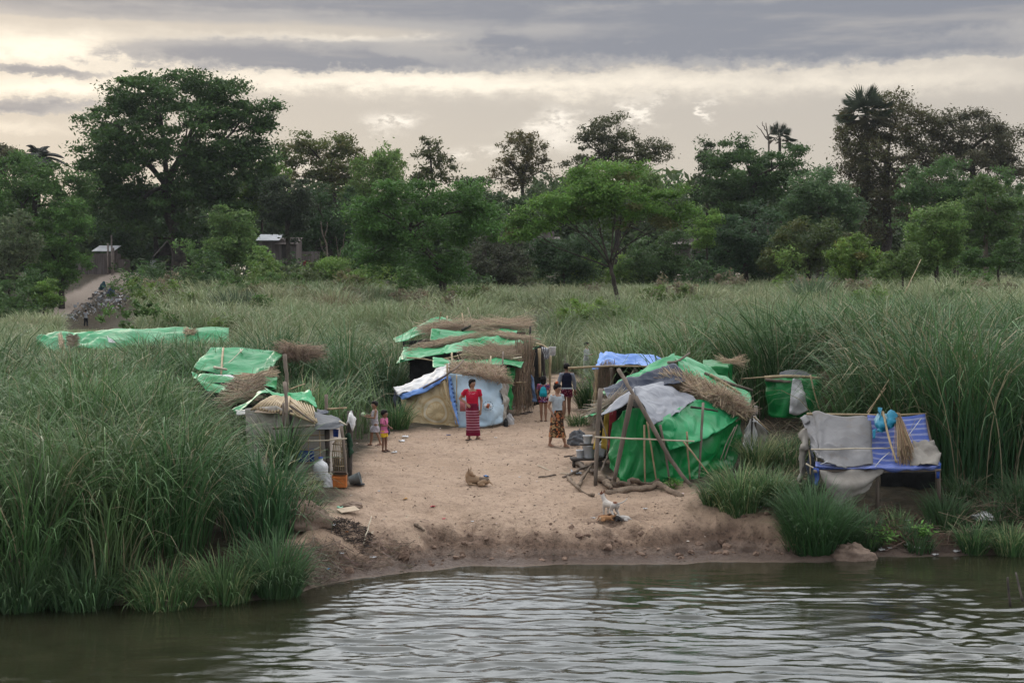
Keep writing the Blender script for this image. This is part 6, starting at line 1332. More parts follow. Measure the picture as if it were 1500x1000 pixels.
# woman in pale tee
T, Hd, hh = person('barefoot woman in pale tee and orange brown flowered skirt, walking toward the pots', G(816, 655), 1.58, math.radians(42),
       [((-.135, .055, .645), (-.115, -.035, .515), (.3, -.4, -1)), ((.135, -.01, .64), (.155, .02, .50), (0, 0, -1))],
       [((-.06, .035, .285), (-.075, .09, .05), (-.07, .0, .012)), ((.06, -.06, .285), (.068, -.115, .045), (.075, -.205, .012))],
       dict(hem=.53, sleeve=.24, mat=clothm('pale_grey_tee_cloth', (.36, .40, .43)), ease=.011, name='tee_shirt'), dict(kind='skirt', hem=.155, waist=.585, mat=floral('orange_brown_flowered_cloth', (.09, .045, .02), [(.40, .13, .05), (.30, .20, .10), (.03, .018, .015)], 13), name='skirt', fold=.06, nf=5, w=.05, wy=.05), 'topbun', turn=math.radians(12), build=1.04, nod=.12)
mb = MB(); 
for i in range(6):
    a = i*1.047; mb.ball(Hd((-.012+.018*math.cos(a), .012, .086+.010*math.sin(a))), .014*hh, 8, 6)
g = mb.obj('hair_flower', plain('orange_flower', (.55, .10, .02), .7), None); g.parent = next(c for c in T.children if c.name.startswith('hair'))
# schoolgirl with bag
def backpack(T, h, mat, y=.075, w=.085, z0=.545, z1=.77, name='backpack'):
    mb = MB()
    mb.loft([(0, y*h, z0*h, w*h*.75, .04*h), (0, (y+.015)*h, (z0+.03)*h, w*h, .062*h), (0, (y+.014)*h, (z0*.5+z1*.5)*h, w*h*.95, .058*h), (0, y*h, (z1-.03)*h, w*h*.7, .045*h), (0, (y-.012)*h, z1*h, w*h*.35, .022*h)], 20)
    mb.ball((0, (y+.06)*h, (z0+.075)*h), (w*h*.7, .028*h, .05*h)); 
    bp = remesh(mb, name, mat, None, .012*h, 2, .6); bp.parent = T
    st = MB()
    for s in (-1, 1): st.tube([np.array(p)*h for p in [(s*.05, .06, z1-.02), (s*.062, .02, .84), (s*.066, -.04, .80), (s*.075, -.062, .72), (s*.082, -.02, .64), (s*.07, .06, z0+.05)]], .010*h, 6, flat=.5)
    g = st.obj('strap', mat, None); g.parent = bp
T, Hd, hh = person('schoolgirl seen from behind with a bright turquoise backpack and patterned top', G(796, 617), 1.32, math.radians(176),
       [((-.135, -.02, .65), (-.105, -.075, .60), (.3, -.6, .3)), ((.140, .0, .65), (.125, -.06, .56), (0, -.5, -.6))],
       [((-.05, -.02, .285), (-.05, .02, .045), (-.055, -.08, .012)), ((.05, .0, .285), (.045, -.03, .05), (.05, -.12, .012))],
       dict(hem=.43, sleeve=.30, mat=floral('pink_white_patterned_cloth', (.16, .035, .07), [(.5, .42, .46), (.07, .06, .22), (.30, .05, .10)], 20), ease=.014, flare=.008), dict(kind='shorts', len=.42, mat=clothm('maroon_shorts_cloth', (.10, .012, .02)), name='shorts'), 'long', hs=1.08, shoes=sandal)
backpack(T, hh, clothm('turquoise_bag_cloth', (.01, .27, .34), .12, .6))
# person in navy vest
vest = clothm('navy_vest_cloth', (.010, .012, .030))
T, Hd, hh = person('person walking away in navy vest, long grey sleeves and red patterned shorts', G(830, 612), 1.62, math.radians(188),
       [((-.148, -.02, .645), (-.160, -.05, .505), None), ((.148, .0, .645), (.158, .02, .50), None)],
       [((-.05, -.03, .285), (-.052, -.03, .045), (-.055, -.12, .012)), ((.05, .01, .29), (.05, .05, .055), (.055, -.03, .012))],
       dict(hem=.53, sleeve=.96, mat=clothm('grey_sleeve_cloth', (.22, .24, .28)), ease=.008), dict(kind='shorts', len=.52, mat=floral('red_patterned_cloth', (.16, .012, .035), [(.35, .16, .2), (.06, .01, .03)], 18), name='shorts', cuff=.07), 'bun', skin='skin_dk')
mb = MB(); mb.loft([(0, .003, .545*hh, .102*hh, .080*hh), (0, .002, .62*hh, .09*hh, .07*hh), (0, 0, .70*hh, .098*hh, .076*hh), (0, .004*hh, .78*hh, .100*hh, .072*hh), (0, .006*hh, .815*hh, .074*hh, .052*hh), (0, .006*hh, .83*hh, .045*hh, .042*hh)], 22)
vs = remesh(mb, 'vest', vest, None, .012, 2, .7); vs.parent = T
mb = MB(); mb.loft([(0, .003, .535*hh, .106*hh, .084*hh), (0, .003, .558*hh, .106*hh, .084*hh)], 22); g = mb.obj('vest_hem', clothm('grey_knit', (.33, .34, .36)), None); g.parent = vs
# girl in white frock with a green ball
T, Hd, hh = person('small girl in sleeveless white frock holding a pale green ball', G(549, 653), 1.09, math.radians(-72),
       [((-.120, -.075, .675), (-.06, -.215, .70), (.2, -1, .1)), ((.118, -.03, .64), (.05, -.17, .66), (-.3, -1, .2))],
       [((-.045, -.06, .285), (-.05, -.085, .045), (-.05, -.185, .012)), ((.045, .045, .285), (.05, .12, .05), (.05, .03, .012))],
       dict(hem=.315, sleeve=0, mat=floral('white_frock_cloth', (.46, .42, .45), [(.36, .32, .38)], 16, .6), ease=.016, flare=.03, name='frock'), None, 'bun', turn=math.radians(28), hs=1.24, shoes=sandal)
c = np.array([-.045, -.255, .712])*hh
wl = np.array(T.location)+R3(c, math.radians(-72)); mb = MB(); mb.ball(wl, .062, 18, 12)
o = remesh(mb, 'green_ball', floral('pale_green_ball', (.22, .38, .14), [(.45, .50, .36)], 12, .5), None, .008, 1, 1); tag(o, 'pale green ball held out in front by the girl in the white frock', 'ball')
# toddler in pink
T, Hd, hh = person('toddler in pink shirt and yellow shorts standing behind the girl in white', G(563, 661), .97, math.radians(62),
       [((-.115, .01, .655), (-.10, -.10, .64), (.2, -1, .3)), ((.120, .0, .65), (.13, -.07, .60), (0, -.8, -.4))],
       [((-.05, -.005, .27), (-.052, .012, .045), (-.055, -.09, .012)), ((.05, -.02, .27), (.056, -.01, .045), (.06, -.115, .012))],
       dict(hem=.46, sleeve=.36, mat=clothm('pink_shirt_cloth', (.52, .15, .27)), ease=.020, flare=.012), dict(kind='shorts', len=.62, mat=clothm('yellow_shorts_cloth', (.56, .36, .03)), name='shorts', cuff=.066), 'short', turn=math.radians(8), hs=1.32, skin='skin_dk', shoes=sandal)
st = MB(); st.tube([np.array(p)*hh for p in [(.0, .085, .52), (-.05, .085, .70), (-.06, .02, .835), (-.055, -.07, .76), (-.02, -.09, .62), (.05, -.08, .52)]], .012*hh, 6, flat=.5)
g = st.obj('strap', M['dark'], None); g.parent = T
mb = MB(); mb.loft([(.10*hh, -.03*hh, .40*hh, .03*hh, .05*hh), (.115*hh, -.03*hh, .45*hh, .04*hh, .065*hh), (.11*hh, -.03*hh, .55*hh, .03*hh, .055*hh)], 14); g = mb.obj('small_bag', M['navy'], None); g.parent = T
# child sitting in the doorway
SL = ((-.07, -.19, .44), (-.06, -.20, .25), (-.06, -.29, .21)); SRr = ((.07, -.19, .44), (.06, -.20, .25), (.06, -.29, .21))
b = G(787, 590); b[2] -= .2*1.0
person('child in red flowered clothes sitting at the doorway beside the blue curtain', b, 1.0, math.radians(40),
       [((-.13, -.05, .64), (-.06, -.15, .55), (.5, -.8, 0)), ((.13, -.05, .64), (.06, -.15, .55), (-.5, -.8, 0))], [((-.08, -.17, .52), (-.07, -.16, .26), (-.07, -.25, .215)), ((.08, -.17, .52), (.07, -.16, .26), (.07, -.25, .215))],
       dict(hem=.45, sleeve=.45, mat=floral('red_child_cloth', (.28, .02, .04), [(.5, .3, .3), (.12, .02, .03)], 22), ease=.016), dict(kind='shorts', len=.95, mat=clothm('dark_red_cloth', (.20, .02, .03)), name='shorts'), 'short', hs=1.28, skin='skin_dk', nod=.15)
# girl in grey beyond the blue roof
b = P(859, 552, 58.5); b[2] = float(gz(b[0], 58.5))
person('girl in grey top and pale skirt standing beyond the blue roofed hut', b, 1.52, math.radians(68),
       [((-.125, -.03, .65), (-.08, -.16, .66), (.1, -1, .3)), ((.125, -.03, .65), (.07, -.17, .67), (-.1, -1, .3))], [STL, STR],
       dict(hem=.50, sleeve=.8, mat=clothm('grey_top_cloth', (.30, .31, .33)), ease=.014), dict(kind='skirt', hem=.09, waist=.58, mat=floral('pale_skirt_cloth', (.36, .38, .33), [(.25, .30, .22)], 9), name='skirt', w=.05), 'bun', skin='skin', vox=.012)
# man on the track
b = G(126, 479)
person('man in pale grey shirt and dark trousers standing below the rubbish slope', b, 1.66, math.radians(170),
       [((-.16, -.02, .65), (-.185, -.04, .54), None), ((.15, -.05, .655), (.11, -.13, .60), None)], [((-.06, -.03, .285), (-.075, .0, .045), (-.08, -.09, .012)), ((.06, .02, .285), (.075, .05, .045), (.08, -.03, .012))],
       dict(hem=.52, sleeve=.3, mat=clothm('light_grey_shirt_cloth', (.42, .43, .46)), ease=.012), dict(kind='trousers', len=1.92, mat=clothm('dark_trousers_cloth', (.02, .022, .028)), name='trousers', cuff=.05), 'short', skin='skin_dk', vox=.02)

# ------------------------------------------------------------------ dogs
def furm(name, c, patch=None, spots=(), belly=None):
    m, nt, b, ob, uv = newmat(name)
    c0 = mixc(nt, noise(nt, ob, 9, 4).step(.35, .65), tuple(x*.85 for x in c), c)
    for (px, py, pz, r) in spots:
        v = nt.nodes.new('ShaderNodeVectorMath'); v.operation = 'DISTANCE'; nt.links.new(ob.k, v.inputs[0]); v.inputs[1].default_value = (px, py, pz)
        d = M_(nt, v.outputs['Value'])+(noise(nt, ob, 30, 2)-.5)*.04
        c0 = mixc(nt, d.step(r, r*.8), c0, patch)
    setc(nt, b, c0); b.inputs['Roughness'].default_value = .85; b.inputs['Specular IOR Level'].default_value = .15
    bump(nt, b, noise(nt, ob, 90, 2), .4, .01); return m
def dog(name, label, base, rz, build, mat, ears=True, vox=.011, cat='dog'):
    T = thing(name, base, label, cat); T.rotation_euler.z = rz
    B = MB(); E = MB(); build(B, E)
    g = remesh(B, 'body', [mat, M['eye'], M['eye'], M['lip']], None, vox, 2, .6, extra=E); g.parent = T
    if cat == 'puppy': T.scale = (.85, .85, .85)
    return T
def head_parts(B, E, p, d, s=1.0, up=(0, 0, 1), earup=1.0):
    p = np.array(p, float); d = np.array(d, float); d /= np.linalg.norm(d); sd_ = np.cross(d, up); sd_ /= np.linalg.norm(sd_); u = np.cross(sd_, d)
    B.caps(p-d*.01*s, p+d*.03*s, .056*s, .050*s); B.caps(p+d*.04*s-u*.008*s, p+d*.115*s-u*.018*s, .033*s, .021*s)
    for q in (-1, 1):
        a = p-d*.018*s+sd_*q*.036*s+u*.032*s; B.chain([a, a+(u*.045*earup+sd_*q*.012)*s, a+(u*.088*earup+sd_*q*.022)*s], [.020*s, .015*s, .005*s], 8)
        E.ball(p+d*.046*s+sd_*q*.027*s+u*.022*s, .0075*s, 8, 6, 1)
    E.ball(p+d*.134*s-u*.012*s, (.011*s, .011*s, .010*s), 8, 6, 1)
def tan_dog(B, E):
    B.chain([(-.02, 0, .115), (.10, .01, .12), (.22, .02, .105), (.33, .03, .095)], [.095, .088, .075, .082])          # trunk, chest to rump
    B.chain([(-.03, -.01, .14), (-.05, -.02, .20), (-.04, -.02, .245)], [.080, .066, .056])                             # neck
    head_parts(B, E, (-.01, -.03, .265), (.95, -.2, -.25), 1.05)
    for s in (-1, 1):
        B.chain([(-.04, s*.06, .10), (-.02, s*.075, .03), (.11, s*.075-.02, .022), (.15, s*.075-.02, .02)], [.036, .026, .02, .022], 8)
        B.chain([(.32, s*.07, .10), (.22, s*.11, .06), (.33, s*.12, .03), (.26, s*.125, .02), (.21, s*.125, .018)], [.058, .042, .026, .02, .018], 8)
    B.chain([(.39, .03, .09), (.47, .0, .04), (.50, -.07, .025)], [.022, .016, .009], 8)
dog('dog', 'tan dog resting on the sand with pricked ears and a blue scrap by its muzzle', G(688, 711)+[0.02, 0, 0], math.radians(-14), tan_dog, furm('tan_fur', (.34, .23, .145), (.12, .085, .06), [(.30, .0, .16, .12), (.02, -.05, .36, .06)]))
def white_dog(B, E):
    B.chain([(0, .30, .345), (0, .18, .335), (0, .05, .345), (0, -.10, .365)], [.098, .090, .078, .084])                   # chest .. rump
    B.chain([(0, .33, .37), (-.02, .40, .46), (-.03, .44, .525)], [.072, .054, .050])
    head_parts(B, E, (-.03, .46, .555), (-.25, .95, .12))
    for s in (-1, 1):
        B.chain([(s*.062, .31, .32), (s*.066, .325, .17), (s*.066, .315, .035), (s*.066, .35, .018)], [.042, .026, .019, .022], 8)
        B.chain([(s*.060, -.10, .35), (s*.078, -.03, .235), (s*.080, -.14, .135), (s*.080, -.12, .03), (s*.080, -.08, .018)], [.070, .044, .024, .019, .022], 8)
    B.chain([(0, -.17, .40), (.07, -.24, .42), (.17, -.27, .47), (.24, -.26, .53)], [.024, .020, .016, .012], 8)
wd = G(900, 765)
WD = dog('dog', 'standing white dog with brown ears and a brown rump patch, nursing her pups', wd+[-.02, .12, 0], math.radians(28), white_dog, furm('white_brown_fur', (.50, .455, .41), (.13, .05, .028), [(.0, -.12, .45, .085), (-.075, .44, .62, .075), (.03, .45, .62, .07)]))
WD.scale = (.8, .8, .8)
def pup(B, E):
    B.chain([(0, -.13, .06), (0, -.03, .066), (0, .07, .06)], [.055, .058, .05]); B.caps((0, .10, .075), (0, .13, .085), .04, .042)
    head_parts(B, E, (0, .15, .09), (.1, .95, .28), .72, earup=.25)
    for s in (-1, 1):
        B.chain([(s*.035, .08, .05), (s*.052, .11, .02), (s*.052, .15, .014)], [.022, .015, .014], 8); B.chain([(s*.035, -.12, .05), (s*.065, -.09, .025), (s*.062, -.16, .016), (s*.06, -.12, .012)], [.034, .024, .014, .013], 8)
    B.chain([(0, -.18, .06), (.02, -.23, .035), (.05, -.27, .03)], [.014, .010, .006], 7)
tanp = furm('tan_pup_fur', (.36, .19, .09), (.42, .30, .2), [(0, -.2, .05, .07)])
PT = dog('puppy', 'tan puppy stretched lowest in front, under the white dog', wd+[-.15, -.05, 0], math.radians(-70), pup, tanp, vox=.009, cat='puppy')
dog('puppy', 'brown puppy curled behind the tan one at the left of the white dog', wd+[-.19, .07, 0], math.radians(-52), pup, furm('brown_pup_fur', (.24, .12, .06), (.10, .05, .03), [(0, .15, .1, .08)]), vox=.009, cat='puppy')
dog('puppy', 'white puppy with dark ears sprawled right of the white dog', wd+[.15, -.02, 0], math.radians(62), pup, furm('white_pup_fur', (.55, .51, .47), (.04, .03, .028), [(0, .17, .12, .05)]), vox=.009, cat='puppy')
dog('puppy', 'blackish puppy between the hind legs of the white dog', wd+[.05, -.05, 0], math.radians(15), pup, furm('black_pup_fur', (.03, .026, .024), (.05, .04, .035), []), vox=.009, cat='puppy')
# ------------------------------------------------------------------ loose things about the camp
def pail(label, base, r0, r1, h, mat, lid=False, tilt=0, handle=True, name='bucket'):
    T = thing(name, base, label, name.replace('_', ' '))
    mb = MB(); n = 24
    V = []
    prof = [(r0*.96, 0), (r0, .01), (r1, h-.025), (r1*1.06, h-.022), (r1*1.06, h), (r1*.95, h), (r0*.92, .02), (0.001, .018)]
    R = Matrix.Rotation(tilt, 3, 'Y')
    V = [base+np.array(R @ Vector((r*math.cos(2*math.pi*j/n), r*math.sin(2*math.pi*j/n), z))) for r, z in prof for j in range(n)]
    Fs = [(i*n+j, i*n+(j+1) % n, (i+1)*n+(j+1) % n, (i+1)*n+j) for i in range(len(prof)-1) for j in range(n)]+[tuple(range(n-1, -1, -1))]
    mb.add(V, Fs).obj('body', mat, T)
    if lid: MB().loft([(base[0], base[1], base[2]+h, r1*1.08, r1*1.08), (base[0], base[1], base[2]+h+.03, r1*1.08, r1*1.08), (base[0], base[1], base[2]+h+.035, r1*.9, r1*.9)], n).obj('lid', mat, T)
    if handle:
        A = [base+np.array(R @ Vector((math.cos(a)*r1*1.05, -.02-.35*r1*math.sin(a), h-.03-.10*math.sin(a)))) for a in np.linspace(0, math.pi, 9)]
        MB().tube(A, .005, 6).obj('handle', M['pole_dk'], T)
    return T
# stand of pots beside the green shelter
b = G(860, 684); k = 30.9/F
T = thing('low_table', b, 'blackened low plank table carrying pots at the end of the green shelter', 'table')
top = b[2]+.20
MB().box((b[0]+.0, b[1]+.1, top-.02), (.75, .45, .04), .05).obj('top', M['pole_dk'], T)
for s in (-1, 1):
    for q in (-1, 1): MB().tube([(b[0]+s*.3, b[1]+.1+q*.17, b[2]-.05), (b[0]+s*.3, b[1]+.1+q*.17, top-.03)], .035, 7).obj('leg', M['pole_dk'], T)
def on(px, dy=0.0): return np.array([P(px, 0, b[1]+.1+dy)[0], b[1]+.1+dy, top])
pail('big white bucket standing in the middle of the low table', on(864), .115, .145, .29, M['plast_white'])
q = on(851); pail('smaller white bucket left of the big one on the low table', q, .075, .09, .18, M['plast_white'], handle=False)
q = on(862); q[2] += .325
T2 = thing('tray', on(864)+[0, 0, .292], 'dark board laid across the top of the big white bucket', 'board'); MB().box(on(864)+[0, 0, .307], (.42, .30, .025)).obj('board', M['pole_dk'], T2)
pail('white bucket with a rim, raised on a dark board above the big bucket', q, .085, .105, .19, M['plast_white'])
q = on(882, .1); T = thing('jerry_can', q, 'white jerry can tilted beside the leaning corner post', 'jerry can')
R = Matrix.Rotation(.25, 3, 'Y'); mb = MB(); mb.box(q+[0, 0, .16], (.20, .13, .28), R=R); g = mb.obj('body', M['plast_white'], T, bevel=.03)
top2 = q+[0, 0, .16]+np.array(R @ Vector((0, 0, .15)))
MB().tube([top2+np.array(R @ Vector((-.07, 0, .0))), top2+np.array(R @ Vector((-.05, 0, .05))), top2+np.array(R @ Vector((.04, 0, .05))), top2+np.array(R @ Vector((.06, 0, 0)))], .014, 7).obj('handle', M['plast_white'], T)
MB().tube([top2+np.array(R @ Vector((.07, 0, -.01))), top2+np.array(R @ Vector((.085, 0, .05)))], .024, 9).obj('cap', M['plast_white'], T)
def lump(name, label, px, py, rx, ry, rz_, mat, cat, seed=0, amp=.25, dz=0):
    c = G(px, py); n = 40; m_ = 22; V = []
    for i in range(m_):
        f = math.pi/2*i/(m_-1)*1.08-.12
        for j in range(n):
            a = 2*math.pi*j/n; k = 1+(float(fbm(math.cos(a)*1.6+i*.12+seed, math.sin(a)*1.6+f*2.2, 70+seed))-.5)*2*amp+(abs(float(vn(a*3.2, f*4, 80+seed))-.5))*amp*.8
            V.append(c+np.array([math.cos(a)*math.cos(f)*rx*k, math.sin(a)*math.cos(f)*ry*k, math.sin(f)*rz_*k+dz]))
    Fs = [(i*n+j, i*n+(j+1) % n, (i+1)*n+(j+1) % n, (i+1)*n+j) for i in range(m_-1) for j in range(n)]+[tuple((m_-1)*n+j for j in range(n))]
    o = MB().add(V, Fs).obj(name, mat, None, origin=c); return tag(o, label, cat)
lump('cloth_heap', 'dark grey canvas heap lying on the sand behind the white buckets', 848, 649, .26, .22, .27, M['grey_dk'], 'heap', 1, .35)
lump('cloth_heap', 'black bag left of the dark grey canvas heap', 841, 650, .13, .14, .13, M['dark'], 'bag', 2, .3)
lump('sack', 'white plastic sack slumped at the end of the pale blue banner', 747, 621, .13, .14, .27, M['sack'], 'sack', 3, .3)
lump('sack', 'flattened pale sack lying beyond the upright one near the straw wall', 763, 597, .24, .16, .09, M['sack'], 'sack', 4, .35)
lump('dark_bundle', 'dark bundle leaning on the white sack at the banner wall', 741, 625, .07, .1, .22, M['dark'], 'bundle', 5, .2)
lump('plastic_sheet', 'scrunched white plastic sheet on the debris at the right bank', 1441, 762, .24, .2, .12, M['white'], 'plastic sheet', 6, .4)
lump('clay_lump', 'big fallen clod of clay at the waterline below the platform', 1247, 818, .38, .3, .24, M['clay'], 'clod', 7, .35)
lump('clay_lump', 'overhanging clod of earth under the dry grass at the left bank', 440, 770, .5, .4, .42, M['clay'], 'clod', 8, .3)
lump('clay_lump', 'flat rounded earth hump beside the cardboard sheet', 516, 742, .2, .16, .09, M['clay'], 'clod', 9, .3)
lump('sack', 'grey white sack stuffed beside the orange crate', 481, 712, .10, .1, .22, M['sack'], 'sack', 10, .3)
def drum(px, py, label):
    b = G(px, py); T = thing('water_jug', b, label, 'jug')
    MB().loft([(b[0], b[1], b[2]+z, r, r) for r, z in [(.13, 0), (.15, .03), (.155, .2), (.16, .28), (.13, .35), (.06, .40), (.045, .42), (.045, .46)]], 22).obj('body', M['plast_white'], T)
    MB().loft([(b[0], b[1], b[2]+z, .05, .05) for z in (.455, .49)], 14).obj('cap', M['royal'], T)
drum(470, 703, 'round white water jug with a blue cap before the woven wall')
b = G(497, 714); b[1] += .05; T = thing('crate', b, 'orange plastic crate with slatted sides under a brown board', 'crate')
w_, d_, h_ = .27, .24, .24
for s in (-1, 1):
    MB().box(b+[s*w_/2, 0, h_/2], (.02, d_, h_)).obj('side', M['orange'], T, False); MB().box(b+[0, s*d_/2, h_/2-.0], (w_-.02, .02, h_*.96)).obj('side', M['orange'], T, False)
MB().box(b+[0, 0, .012], (w_-.03, d_-.03, .02)).obj('bottom', M['orange'], T, False)
mb = MB()
for z in (.05, .10, .15, .20): mb.box(b+[0, -d_/2-.012, z], (w_*.9, .012, .022))
mb.obj('ribs', M['orange'], T, False)
o = MB().box(b+[0, .02, h_+.05], (.30, .3, .03), R=Matrix.Rotation(-.25, 3, 'X')).obj('board', M['brownboard'], None, False, origin=b+[0, 0, h_]); tag(o, 'brown board resting on the orange crate', 'board')
o = pole('stick', [(486, 694, 29.6), (489, 716, 29.5)], .012, M['bamboo']); tag(o, 'short cane standing at the left corner of the orange crate', 'cane')
pail('grey bucket lying tipped on its side right of the orange crate', G(514, 711)+[-.03, 0, .10], .09, .13, .24, M['bucketgrey'], tilt=1.35, handle=False)
q = G(526, 711); T = thing('lid', q, 'dark rubber lid lying on the sand beside the tipped bucket', 'lid'); MB().loft([(q[0], q[1], q[2]+.01, .12, .09), (q[0], q[1], q[2]+.035, .12, .09), (q[0], q[1], q[2]+.04, .09, .06)], 20).obj('disc', M['rubber'], T)
# firewood
def seedw(t): return sum(map(ord, t)) % 97
def wood(label, pts, r, name='log', mat='log', lift=.6, cat='log', flat=.85):
    A = [G(x, y)+[0, 0, r*lift+dz] for x, y, dz in pts]; B = cr(np.array(A), 24) if len(A) > 2 else lin(np.array(A), 14)
    B = B+np.stack([(vn(np.arange(len(B))*.35, np.full(len(B), seedw(label)*1.), 30+i)-.5)*r*1.3 for i in range(3)], -1); rr = [r*(1.1-.45*i/(len(B)-1))*(1+.25*(random.random()-.5)) for i in range(len(B))]
    mb = MB().tube(B, rr, 9, flat=flat); v = np.array(mb.v); c_ = np.repeat(B, 9, 0); q = v-c_
    k = 1+(fbm(v[:, 0]*9+seedw(label), v[:, 1]*9+v[:, 2]*11, 19, 3)-.5)*.9+(np.tile(rng.random(9), len(B))-.5)*.5
    mb.v = [tuple(x) for x in c_+q*k[:, None]]; o = mb.obj(name, M[mat], None, origin=B.mean(0)); return tag(o, label, cat)
wood('long driftwood log with a root end in front of the green wall', [(888, 723, 0), (915, 722, 0), (945, 719, 0), (965, 716, .03), (985, 724, 0), (1000, 727, 0)], .07)
wood('thick weathered beam lying at the foot of the green wall', [(896, 713, 0), (925, 712, 0), (962, 710, 0)], .095, flat=.6)
wood('knotty stump wedged under the prop poles at the corner', [(878, 704, .05), (887, 713, .05), (896, 722, 0)], .10, 'stump', cat='stump')
wood('straight grey log pointing from the pot table to the corner post', [(843, 683, .05), (868, 694, .03), (900, 706, .02)], .06, mat='pole')
wood('crooked branch lying nearest the dogs', [(834, 703, 0), (843, 712, 0), (850, 720, 0), (868, 729, 0)], .05, 'branch', cat='branch')
wood('forked branch leaning among the firewood', [(848, 714, 0), (856, 702, .08), (866, 692, .12)], .04, 'branch', cat='branch')
wood('short grey branch lying across the straight log', [(826, 700, 0), (850, 693, .06), (872, 686, .10)], .035, 'branch', 'pole', cat='branch')
wood('thin pale curved cane lying on the sand left of the firewood', [(788, 683, 0), (805, 689, 0), (822, 694, 0), (838, 695, 0)], .014, 'cane', 'cane_pale', cat='cane')
wood('flat dark stick on the sand below the pale curved cane', [(789, 700, 0), (802, 698, 0), (814, 696, 0)], .022, 'stick', 'pole', cat='stick')
wood('dark bar poking out left of the pot table', [(826, 676, .1), (842, 676, .12)], .02, 'stick', 'pole_dk', cat='stick')
wood('thin prop stick slanting under the pot table corner', [(876, 700, 0), (884, 690, .12), (892, 680, .25)], .03, 'stick', 'pole', cat='stick')
wood('dark twisted root on the bare slope above the water', [(608, 772, 0), (615, 776, 0), (622, 782, 0)], .03, 'root', cat='root')
wood('pale split cane leaning over the twig heap', [(532, 798, 0), (540, 780, .1), (544, 770, .16)], .012, 'cane', 'cane_pale', cat='cane')
wood('long dry stalk curving along the mud below the big green tussock', [(1148, 800, .02), (1190, 806, .1), (1225, 800, .1), (1247, 788, .15)], .012, 'stalk', 'bamboo', cat='stalk')
o = pole('stick', [(1480, 888, 19.9), (1476, 845, 19.9)], .022, M['pole_dk']); tag(o, 'dark stick standing in the river at the right edge', 'stick')
o = pole('stick', [(1498, 880, 20.6), (1488, 838, 20.9)], .02, M['pole_dk']); tag(o, 'slanting stick in the river beside the upright one', 'stick')
o = pole('stick', [(1252, 640, 30.6), (1302, 556, 31.4)], .02, M['bamboo']); tag(o, 'longer of two dry canes slanting out of the grass behind the platform', 'cane')
o = pole('stick', [(1270, 604, 30.8), (1298, 568, 31.2)], .016, M['bamboo']); tag(o, 'shorter of two dry canes slanting out of the grass behind the platform', 'cane')
o = pole('stick', [(1325, 430, 58), (1349, 380, 60)], .02, M['bamboo']); tag(o, 'pale reed stem slanting above the tall grass on the right', 'reed')
for i, (px, py, sz, lab) in enumerate([(510, 751, .2, 'cardboard sheet lying on the rubbish at the bank')]):
    q = G(px, py); o = MB().box(q+[0, 0, .06], (.38, .28, .012), R=Matrix.Rotation(.15, 3, 'X') @ Matrix.Rotation(.5, 3, 'Z')).obj('cardboard', M['cardboard'], None, False, origin=q); tag(o, lab, 'cardboard')
# twig heap on the slope
c = G(512, 778); n = 420; a = rng.random(n)*6.28; r = np.sqrt(rng.random(n)); ps = np.stack([c[0]+np.cos(a)*r*.42, c[1]+np.sin(a)*r*.5, c[2]*np.ones(n)], -1); ps[:, 2] = gz(ps[:, 0], ps[:, 1])+.12*(1-r)*rng.random(n)+.02
d = rng.normal(0, 1, (n, 3))*[1, 1, .35]; d /= np.linalg.norm(d, axis=1, keepdims=True); L = (.08+.16*rng.random(n))[:, None]
V, Q, C = straws(ps-d*L/2, ps+d*L/2, .006, tone((.055, .042, .036), n, .6)); o = mesh_np('twig_heap', V, Q, M['straw'], col=C, origin=c); tag(o, 'heap of dark charred twigs on the bank below the cardboard sheet', 'heap')
# more low growth on the right bank

def scrap(px, py, col, s, label, name='litter_scrap', group=None, cat='scrap'):
    q = G(px, py); n = 5; V = []
    for i in range(n):
        for j in range(n):
            V.append(q+np.array([(i-2)*s/4+rng.normal(0, s*.07), (j-2)*s/5+rng.normal(0, s*.07), .012+abs(rng.normal(0, s*.16))]))
    Fs = [(i*n+j, (i+1)*n+j, (i+1)*n+j+1, i*n+j+1) for i in range(n-1) for j in range(n-1)]
    m = M.get(('sc', col)) or plain('scrap_plastic', col, .6, .1); M[('sc', col)] = m
    o = MB().add(V, Fs).obj(name, m, None, origin=q); md = o.modifiers.new('t', 'SOLIDIFY'); md.thickness = .004; return tag(o, label, cat, group)
W_ = (.55, .55, .56)
for px, py, s in [(594, 641, .16), (588, 647, .14), (577, 664, .13), (555, 720, .05), (761, 700, .05), (726, 642, .07), (692, 766, .05), (488, 773, .10), (478, 766, .06), (820, 625, .06), (500, 815, .10), (546, 817, .12), (455, 735, .12), (1330, 764, .10), (1465, 735, .10), (1420, 700, .05), (1110, 745, .12), (870, 760, .06), (945, 747, .08)]:
    scrap(px, py, W_, s, 'small scrap of white plastic litter on the ground', group='white scraps of litter')
for px in range(1290, 1500, 17): scrap(px+rng.normal(0, 5), 806+rng.normal(0, 3), (.42, .41, .40), .05+.09*rng.random(), 'small pale scrap of litter washed up at the right waterline', group='litter washed up at the waterline')
scrap(657, 638, (.02, .06, .22), .09, 'small dark blue scrap on the sand between yellow wall and woman', group=None)
scrap(712, 699, (.06, .18, .42), .11, 'bright blue scrap in front of the muzzle of the tan dog')
scrap(634, 743, (.40, .03, .05), .09, 'longer red scrap on the sand below the tan dog'); scrap(650, 761, (.40, .03, .05), .06, 'small red scrap nearest the water in the clearing')
scrap(594, 732, (.42, .22, .06), .08, 'orange brown scrap on the sand left of the red one'); scrap(481, 837, (.03, .2, .42), .08, 'blue bottle cap sized scrap on the mud by the water')
